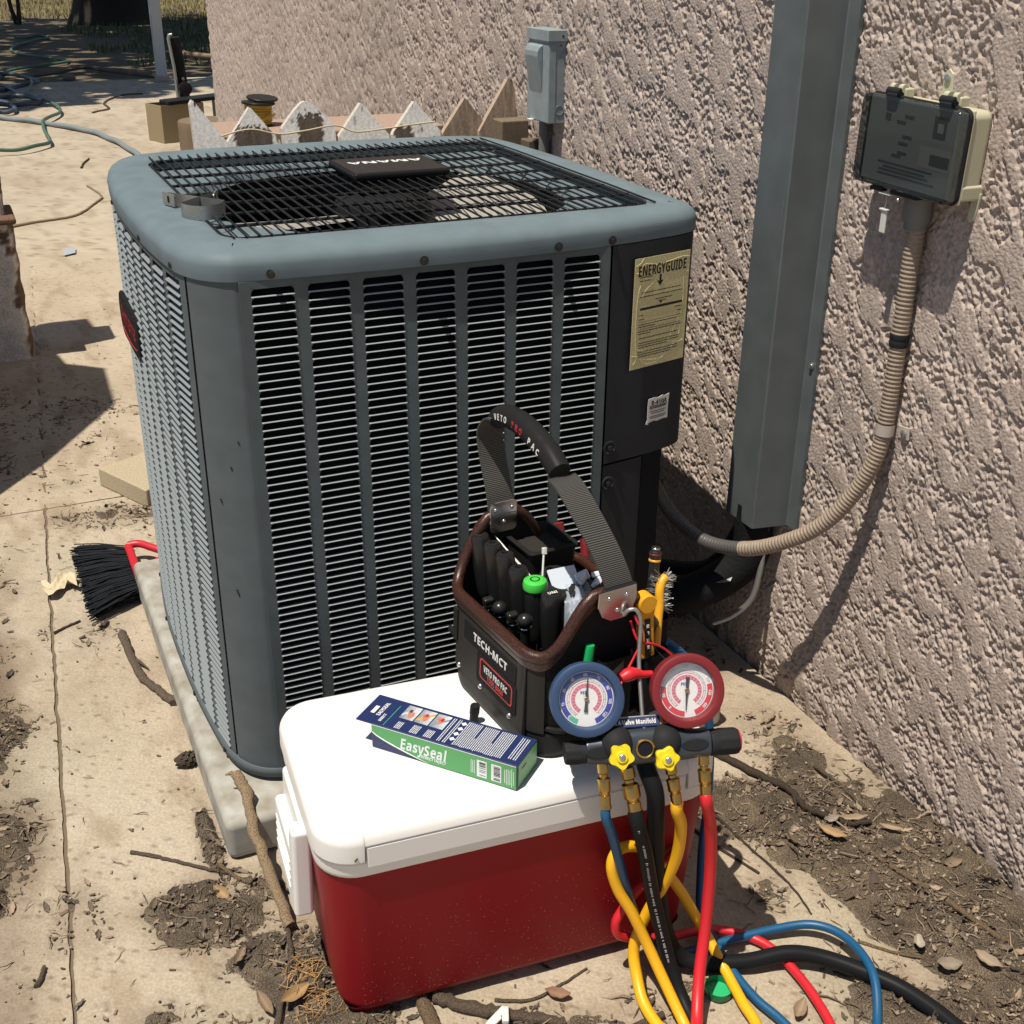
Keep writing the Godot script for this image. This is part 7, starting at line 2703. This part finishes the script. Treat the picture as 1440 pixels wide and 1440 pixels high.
func build_small_things() -> void:
	# green bottle cap
	var b := MB.new()
	var g := thing("bottle_lid", "green round plastic lid lying open side up between the hoses", "lid", at(0.554, soil_top(0.554, 0.63) + 0.001, 0.632))
	b.lathe(I3, [Vector2(0.0, 0.0), Vector2(0.0185, 0.0), Vector2(0.020, 0.002), Vector2(0.0205, 0.013), Vector2(0.0200, 0.014), Vector2(0.0192, 0.013), Vector2(0.0180, 0.003)], 40)
	part(g, "wall", b, mat("cap_green_dark", 0.008, 0.16, 0.055, 0.35))
	b = MB.new()
	b.lathe(I3, [Vector2(0.0182, 0.0032), Vector2(0.0, 0.0028)], 30)
	part(g, "floor", b, mat("cap_green", 0.02, 0.42, 0.16, 0.45))
	# hand brush
	var br := thing("hand_brush", "black bristled hand brush with red frame lying beside the pad", "brush")
	b = MB.new()
	var rng := RandomNumberGenerator.new()
	rng.seed = 31
	for i in 560:
		var f := rng.randf()
		var h := rng.randf()
		var p0 := Vector3(-0.034 + rng.randf_range(-0.004, 0.004), 0.010 + 0.030 * h, lerpf(-1.088, -0.858, f))
		var p1 := Vector3(-0.142 + rng.randf_range(-0.016, 0.010), 0.008 + 0.026 * h + rng.randf_range(-0.004, 0.004), lerpf(-1.150, -0.805, f) + rng.randf_range(-0.010, 0.010))
		var mid := p0.lerp(p1, 0.5) + Vector3(rng.randf_range(-0.003, 0.003), 0.004, rng.randf_range(-0.004, 0.004))
		b.tube([p0, mid, p1], 0.0017, 3, true)
	meta(part(br, "bristles", b, M.bristle), "", "", "", "stuff")
	b = MB.new()
	b.rbox(at(-0.026, 0.026, -0.972), Vector3(0.020, 0.038, 0.238), 0.008, 2)
	var fr := part(br, "bristle_block", b, M.broom_red)
	b = MB.new()
	b.tube(spline([Vector3(-0.026, 0.040, -1.085), Vector3(0.000, 0.042, -1.078), Vector3(0.028, 0.040, -1.045), Vector3(0.060, 0.036, -1.010)], 6), 0.0095, 10)
	b.tube(spline([Vector3(-0.026, 0.040, -0.865), Vector3(-0.006, 0.040, -0.905), Vector3(0.016, 0.038, -0.965), Vector3(0.056, 0.036, -0.998)], 6), 0.0095, 10)
	b.tube([Vector3(0.050, 0.036, -1.004), Vector3(0.18, 0.034, -1.02)], 0.012, 10)
	part(br, "frame_handle", b, M.broom_red)
	# paving block
	b = MB.new()
	b.rbox(Transform3D(Basis(Vector3.UP, 0.445), Vector3(0.103, 0.026, -1.512)), Vector3(0.20, 0.054, 0.226), 0.005, 2)
	var bv := b.v
	var pn := noise(140, 30.0, 4)
	for i in bv.size():
		bv[i] += b.n[i] * 0.004 * pn.get_noise_3d(bv[i].x, bv[i].y, bv[i].z)
	b.v = bv
	solo("paving_block", "pale tan square paving block half hidden behind the condenser pad", "paving block", b, M.paver_tan)
	# sheet metal strap left on the rim of the unit
	var st := thing("pipe_strap", "galvanised pipe strap left lying on the rim of the condenser", "strap")
	b = MB.new()
	var rows := []
	var pts := []
	pts.append(Vector3(0.049, 0, -0.345))
	for i in 13:
		var a := PI * 0.92 - PI * 0.86 * i / 12.0
		pts.append(Vector3(0.0855 - 0.034 * cos(PI - a) * -1.0, 0, -0.262 + 0.048 * sin(a)))
	pts.append(Vector3(0.124, 0, -0.330))
	for p in pts:
		rows.append(PackedVector3Array([Vector3(p.x, 0.9895, p.z), Vector3(p.x, 1.011, p.z)]))
	var rows2 := []
	for p in pts:
		rows2.append(PackedVector3Array([Vector3(p.x + 0.0008, 0.9895, p.z + 0.0012), Vector3(p.x + 0.0008, 1.011, p.z + 0.0012)]))
	b.loft(rows, false)
	b.loft(rows2, false, false, false, true)
	part(st, "loop", b, M.galvanised)
	for q in [[Vector3(0.0485, 1.001, -0.338), 0.35], [Vector3(0.118, 1.001, -0.318), -0.3]]:
		b = MB.new()
		b.prism(Transform3D(Basis(Vector3.UP, q[1] + PI / 2), q[0]) * at(0, 0, -0.001), rrect(0.036, 0.020, 0.003, 3), 0.0018, 0.0004)
		var ear := part(st, "ear", b, M.galvanised)
		b = MB.new()
		b.prism(Transform3D(Basis(Vector3.UP, q[1] + PI / 2), q[0]) * at(0, 0, -0.0014), rrect(0.006, 0.011, 0.0025, 3), 0.0026)
		part(ear, "slot", b, M.coil_black)
	# sticks
	var bark := Color(0.25, 0.18, 0.115)
	var grey := Color(0.155, 0.120, 0.092)
	var dark := Color(0.085, 0.062, 0.046)
	twig("branch", "thick tan branch leaning against the front corner of the pad beside the cooler", [Vector3(0.004, 0.112, -0.004), Vector3(0.010, 0.094, 0.03), Vector3(0.004, 0.070, 0.10), Vector3(0.010, 0.040, 0.18), Vector3(0.016, 0.014, 0.268)], 0.0100, 0.0092, Color(0.46, 0.345, 0.225), "branch", "", [[0.04, -0.018, -0.012]])
	twig("stick", "slender dark stick running up along the left side of the cooler", [[-0.052, 0.440], [-0.030, 0.395], [-0.004, 0.345], [0.006, 0.30], [0.014, 0.235]], 0.0052, 0.0032, grey, "stick")
	twig("bark_strip", "curved strip of grey bark beside the pad near the brush", [[-0.095, -0.730], [-0.092, -0.640], [-0.085, -0.549], [-0.062, -0.480], [-0.038, -0.418]], 0.0095, 0.0085, Color(0.20, 0.155, 0.12), "bark", "", [[0.35, 0.025, 0.05]])
	twig("stick", "short dark stick lying across the concrete joint", [[-0.230, -0.798], [-0.20, -0.815], [-0.172, -0.829]], 0.0032, 0.0026, dark, "stick")
	twig("stick", "stubby upright looking dark stick left of the joint in the foreground", [[-0.350, 0.222], [-0.342, 0.205], [-0.336, 0.188]], 0.0042, 0.0038, grey, "stick")
	twig("stick", "thin stick lying over the litter in front of the pad corner", [[-0.182, -0.015], [-0.145, 0.014], [-0.114, 0.042], [-0.065, 0.087], [-0.045, 0.10]], 0.0038, 0.002, grey, "stick")
	twig("stick", "pale twig between the pad corner and the tan branch", [[-0.055, 0.085], [-0.032, 0.120], [-0.010, 0.150]], 0.0040, 0.003, bark, "stick")
	twig("branch", "long dark branch running from the manifold toward the wall base", [[0.862, 0.150], [0.874, 0.182], [0.902, 0.259], [0.914, 0.310], [0.916, 0.356], [0.927, 0.401], [0.951, 0.428], [0.985, 0.440]], 0.0078, 0.0045, dark, "branch", "", [[0.45, -0.03, 0.05], [0.3, 0.03, 0.04]])
	twig("stick", "straight thin stick pointing at the wall base beside the bare concrete", [[1.005, 0.262], [1.01, 0.33], [1.006, 0.405]], 0.0042, 0.0028, grey, "stick")
	twig("twig", "very thin long twig bowing across the sand right of the red hose", [[0.752, 0.262], [0.761, 0.308], [0.771, 0.373], [0.779, 0.443], [0.782, 0.507], [0.775, 0.56]], 0.0030, 0.0014, dark, "twig")
	twig("stick", "tan stick lying on the dark soil nearest the wall", [[0.936, 0.505], [0.952, 0.560], [0.962, 0.612]], 0.0048, 0.0038, bark, "stick")
	twig("stick", "tan stick at the right edge of the soil", [[0.972, 0.640], [0.984, 0.690], [0.993, 0.745]], 0.0048, 0.004, bark, "stick")
	twig("twig", "thin pale twig in the soil above the black hose", [[0.805, 0.635], [0.835, 0.670], [0.868, 0.705]], 0.0028, 0.0018, bark, "twig")
	twig("stick", "stick lying over the sand near the right end of the cooler", [[0.700, 0.260], [0.722, 0.36], [0.752, 0.45]], 0.0030, 0.0022, dark, "stick")
	twig("log_piece", "grey weathered stick lying in front of the cooler", [[0.170, 0.480], [0.215, 0.520], [0.262, 0.555], [0.320, 0.598]], 0.0105, 0.0075, grey, "stick")
	twig("wood_chunk", "pale splintered wood chunk at the foot of the cooler", [[0.150, 0.455], [0.152, 0.495], [0.150, 0.545]], 0.0098, 0.0125, bark, "wood")
	twig("twig", "thin curved twig on the sand under the yellow hoses", [[0.25, 0.515], [0.30, 0.535], [0.36, 0.525], [0.40, 0.515]], 0.0030, 0.0015, grey, "twig")
	twig("stick", "grey stick in front of the cooler below the other one", [[0.29, 0.615], [0.34, 0.632], [0.40, 0.640], [0.46, 0.638]], 0.0070, 0.0055, grey, "stick")
	twig("twig", "bleached wavy stem on the concrete beyond the unit corner", [[-0.10, -5.05], [0.1, -5.15], [0.30, -5.25], [0.44, -5.55], [0.50, -5.75], [0.46, -6.1]], 0.008, 0.005, Color(0.40, 0.32, 0.21), "stem")
	twig("twig", "small dark twig on the concrete beside the green hose", [[0.50, -6.75], [0.53, -6.9], [0.59, -7.1]], 0.007, 0.005, dark, "twig")
	# fallen leaves one can pick out
	dry_leaf("tan curled leaf lying on the dark branch tangle near the wall", 0.901, 0.445, 0.55, 0.058, 0.020, Color(0.52, 0.33, 0.16), 0.012, 0.3)
	dry_leaf("long pale leaf by the wall end of the branch", 0.965, 0.418, 1.2, 0.062, 0.016, Color(0.45, 0.34, 0.22), 0.010)
	dry_leaf("greyish leaf above the tan curled one", 0.918, 0.418, 1.5, 0.036, 0.018, Color(0.38, 0.33, 0.28), 0.010)
	dry_leaf("orange tan leaf on the concrete in front of the pad corner", -0.063, 0.150, 0.4, 0.046, 0.022, Color(0.50, 0.32, 0.15), 0.006, 0.4)
	dry_leaf("yellow brown leaf at the bottom edge beside the cooler foot", -0.015, 0.405, 1.9, 0.056, 0.024, Color(0.46, 0.28, 0.10), 0.008, 0.3)
	dry_leaf("brown leaf under the hanging hoses in front of the cooler", 0.336, 0.545, 0.9, 0.044, 0.022, Color(0.36, 0.19, 0.11), 0.006)
	dry_leaf("tan leaf beside the trailing red hose", 0.640, 0.710, 2.2, 0.046, 0.022, Color(0.40, 0.28, 0.18), 0.006)
	dry_leaf("pale leaf at the right edge of the soil", 0.935, 0.765, 0.3, 0.050, 0.024, Color(0.44, 0.35, 0.25), 0.008)
	dry_leaf("large grey leaf in the dark soil above the black hose end", 0.886, 0.740, 1.1, 0.044, 0.028, Color(0.33, 0.28, 0.22), 0.008)
	dry_leaf("cream leaf fragment on the soil in the right corner", 0.872, 0.690, 2.6, 0.034, 0.020, Color(0.55, 0.49, 0.40), 0.008)
	dry_leaf("tan leaf standing on the sand by the wall", 1.004, 0.470, 0.8, 0.046, 0.014, Color(0.48, 0.36, 0.24), 0.010, 0.8)
	dry_leaf("brown leaf among the debris left of the cooler", -0.07, 0.30, 2.5, 0.042, 0.016, Color(0.30, 0.20, 0.13), 0.008)
	dry_leaf("pointed brown leaf near the bottom left of the cooler", -0.055, 0.395, 0.2, 0.060, 0.018, Color(0.33, 0.22, 0.13), 0.008)
	dry_leaf("small cream leaf on the concrete beside the pad edge", -0.062, -0.06, 1.4, 0.026, 0.013, Color(0.62, 0.52, 0.38), 0.004)
	# scraps
	b = MB.new()
	var sn := noise(150, 30.0, 3)
	rows = []
	for j in 9:
		var row := PackedVector3Array()
		for i in 9:
			var x := -0.235 + 0.075 * i / 8.0
			var z := -1.03 + 0.062 * j / 8.0 + 0.02 * sin(i * 0.8)
			row.append(Vector3(x, 0.012 + 0.020 * absf(sn.get_noise_2d(x, z)) + 0.006 * sin(i * 1.7 + j * 1.1), z))
		rows.append(row)
	b.loft(rows, false)
	b.col = Color.WHITE
	solo("crumpled_paper", "crumpled cream scrap of paper left of the brush", "paper", b, mat("paper_cream", 0.55, 0.46, 0.32, 0.8))
	b = MB.new()
	b.quad(Vector3(0.150, 0.006, -4.33), Vector3(0.205, 0.008, -4.36), Vector3(0.215, 0.012, -4.46), Vector3(0.155, 0.006, -4.45))
	solo("paper_scrap", "flat bluish grey scrap of paper alone on the sunny concrete", "paper", b, mat("paper_grey", 0.33, 0.38, 0.42, 0.6))
	b = MB.new()
	var sx := 0.234
	b.rbox(Transform3D(Basis(Vector3.UP, 0.5), Vector3(sx, 0.018, 0.556)), Vector3(0.040, 0.006, 0.010), 0.002, 1)
	b.rbox(Transform3D(Basis(Vector3.UP, -0.4), Vector3(sx + 0.012, 0.020, 0.560)), Vector3(0.010, 0.008, 0.026), 0.002, 1)
	b.rbox(Transform3D(Basis(Vector3.UP, 0.5), Vector3(sx - 0.008, 0.020, 0.566)), Vector3(0.028, 0.005, 0.008), 0.002, 1)
	solo("plastic_scrap", "broken white plastic piece at the bottom edge in front of the cooler", "plastic", b, M.label_white)
	# cone of scales by the pad
	var pc := thing("pine_cone", "small dark scaly seed cone lying against the pad", "cone", at(-0.048, 0.012, -0.215))
	for i in 46:
		var f := i / 46.0
		var a := i * 2.4
		var rr := 0.013 * sin(PI * (0.15 + 0.8 * f))
		b = MB.new()
		b.col = Color(0.11, 0.085, 0.065)
		b.rbox(Transform3D(Basis(Vector3(1, 0, 0), a) * Basis(Vector3(0, 0, 1), 0.5), Vector3(-0.022 + 0.044 * f, rr * cos(a), rr * sin(a))), Vector3(0.009, 0.003, 0.009), 0.001, 1)
		part(pc, "scale", b, M.bark_mat)


func build_litter() -> void:
	var rng := RandomNumberGenerator.new()
	rng.seed = 1234
	var chip := MB.new()
	chip.col = Color.WHITE
	chip.rbox(I3, Vector3(0.010, 0.0022, 0.0042), 0.0008, 1)
	var stem := MB.new()
	stem.col = Color.WHITE
	stem.tube([Vector3(-0.017, 0, 0), Vector3(-0.006, 0.0022, 0.0018), Vector3(0.006, 0.001, -0.001), Vector3(0.017, 0.0014, 0.0012)], [0.0007, 0.0010, 0.0009, 0.0005], 5)
	var leaf := leaf_mesh(0.026, 0.010, 0.0035, 0.0022)
	var crumb := MB.new()
	crumb.col = Color.WHITE
	crumb.sphere(I3, 0.0028, 0.0022, 6, 4)
	var lists := [[], [], [], []]
	var tones := [Color(0.11, 0.082, 0.058), Color(0.17, 0.13, 0.095), Color(0.24, 0.18, 0.125), Color(0.28, 0.215, 0.155), Color(0.07, 0.052, 0.040), Color(0.10, 0.078, 0.058)]
	var tries := 0
	while tries < 260000:
		tries += 1
		var x := rng.randf_range(-0.62, 1.085)
		var z := rng.randf_range(-1.9, 0.95)
		if rng.randf() < 0.12:
			x = rng.randf_range(-0.6, 0.4)
			z = rng.randf_range(-3.4, -1.3)
		if x > -0.035 and x < 0.925 and z > -0.925 and z < 0.075:
			continue
		var s := soil_mask(x, z)
		var clump := n_mid.get_noise_2d(x * 0.5 + 30.0, z * 0.5)
		var want := clampf((s - 0.22) * 1.3, 0.0, 1.0) * clampf(0.5 + 1.3 * clump, 0.05, 1.0) + 0.006
		if rng.randf() > want:
			continue
		var k := 0
		var q := rng.randf()
		if q < 0.40:
			k = 0
		elif q < 0.68:
			k = 1
		elif q < 0.80:
			k = 2
		else:
			k = 3
		var size := rng.randf_range(0.28, 1.0)
		if rng.randf() < 0.06:
			size *= 1.8
		var c: Color = tones[rng.randi() % 6] * rng.randf_range(0.75, 1.25)
		if k == 3 and rng.randf() < 0.25:
			c = Color(0.36, 0.31, 0.25)
		c.a = 1.0
		var lean := rng.randfn(0.0, 0.28)
		lists[k].append([Transform3D(Basis(Vector3.UP, rng.randf() * TAU) * Basis(Vector3(0, 0, 1), lean) * Basis(Vector3(1, 0, 0), rng.randfn(0.0, 0.3)) * Basis.from_scale(Vector3(size, size, size)), Vector3(x, soil_top(x, z) + 0.0012 + absf(lean) * 0.003 * size, z)), c])
	# straw tuft beside the cooler
	for i in 90:
		var x := rng.randfn(0.012, 0.016)
		var z := rng.randfn(0.40, 0.035)
		lists[1].append([Transform3D(Basis(Vector3.UP, rng.randf() * TAU) * Basis(Vector3(0, 0, 1), rng.randfn(0.0, 0.4)) * Basis.from_scale(Vector3(1.0, 0.5, 0.6)), Vector3(x, soil_top(x, z) + rng.randf() * 0.01, z)), Color(0.42, 0.25, 0.10) * rng.randf_range(0.8, 1.3)])
	var names := ["wood_chip_litter", "twig_litter", "leaf_litter", "crumb_litter"]
	var says := ["fine wood chips strewn over the soil and concrete", "thin broken twigs strewn over the soil and concrete", "small dry leaves strewn over the soil and concrete", "crumbs of soil and grit strewn over the ground"]
	var ms := [chip, stem, leaf, crumb]
	for k in 4:
		var o := scatter(self, names[k], ms[k], M.litter_mat, lists[k], "stuff")
		meta(o, says[k], "litter")
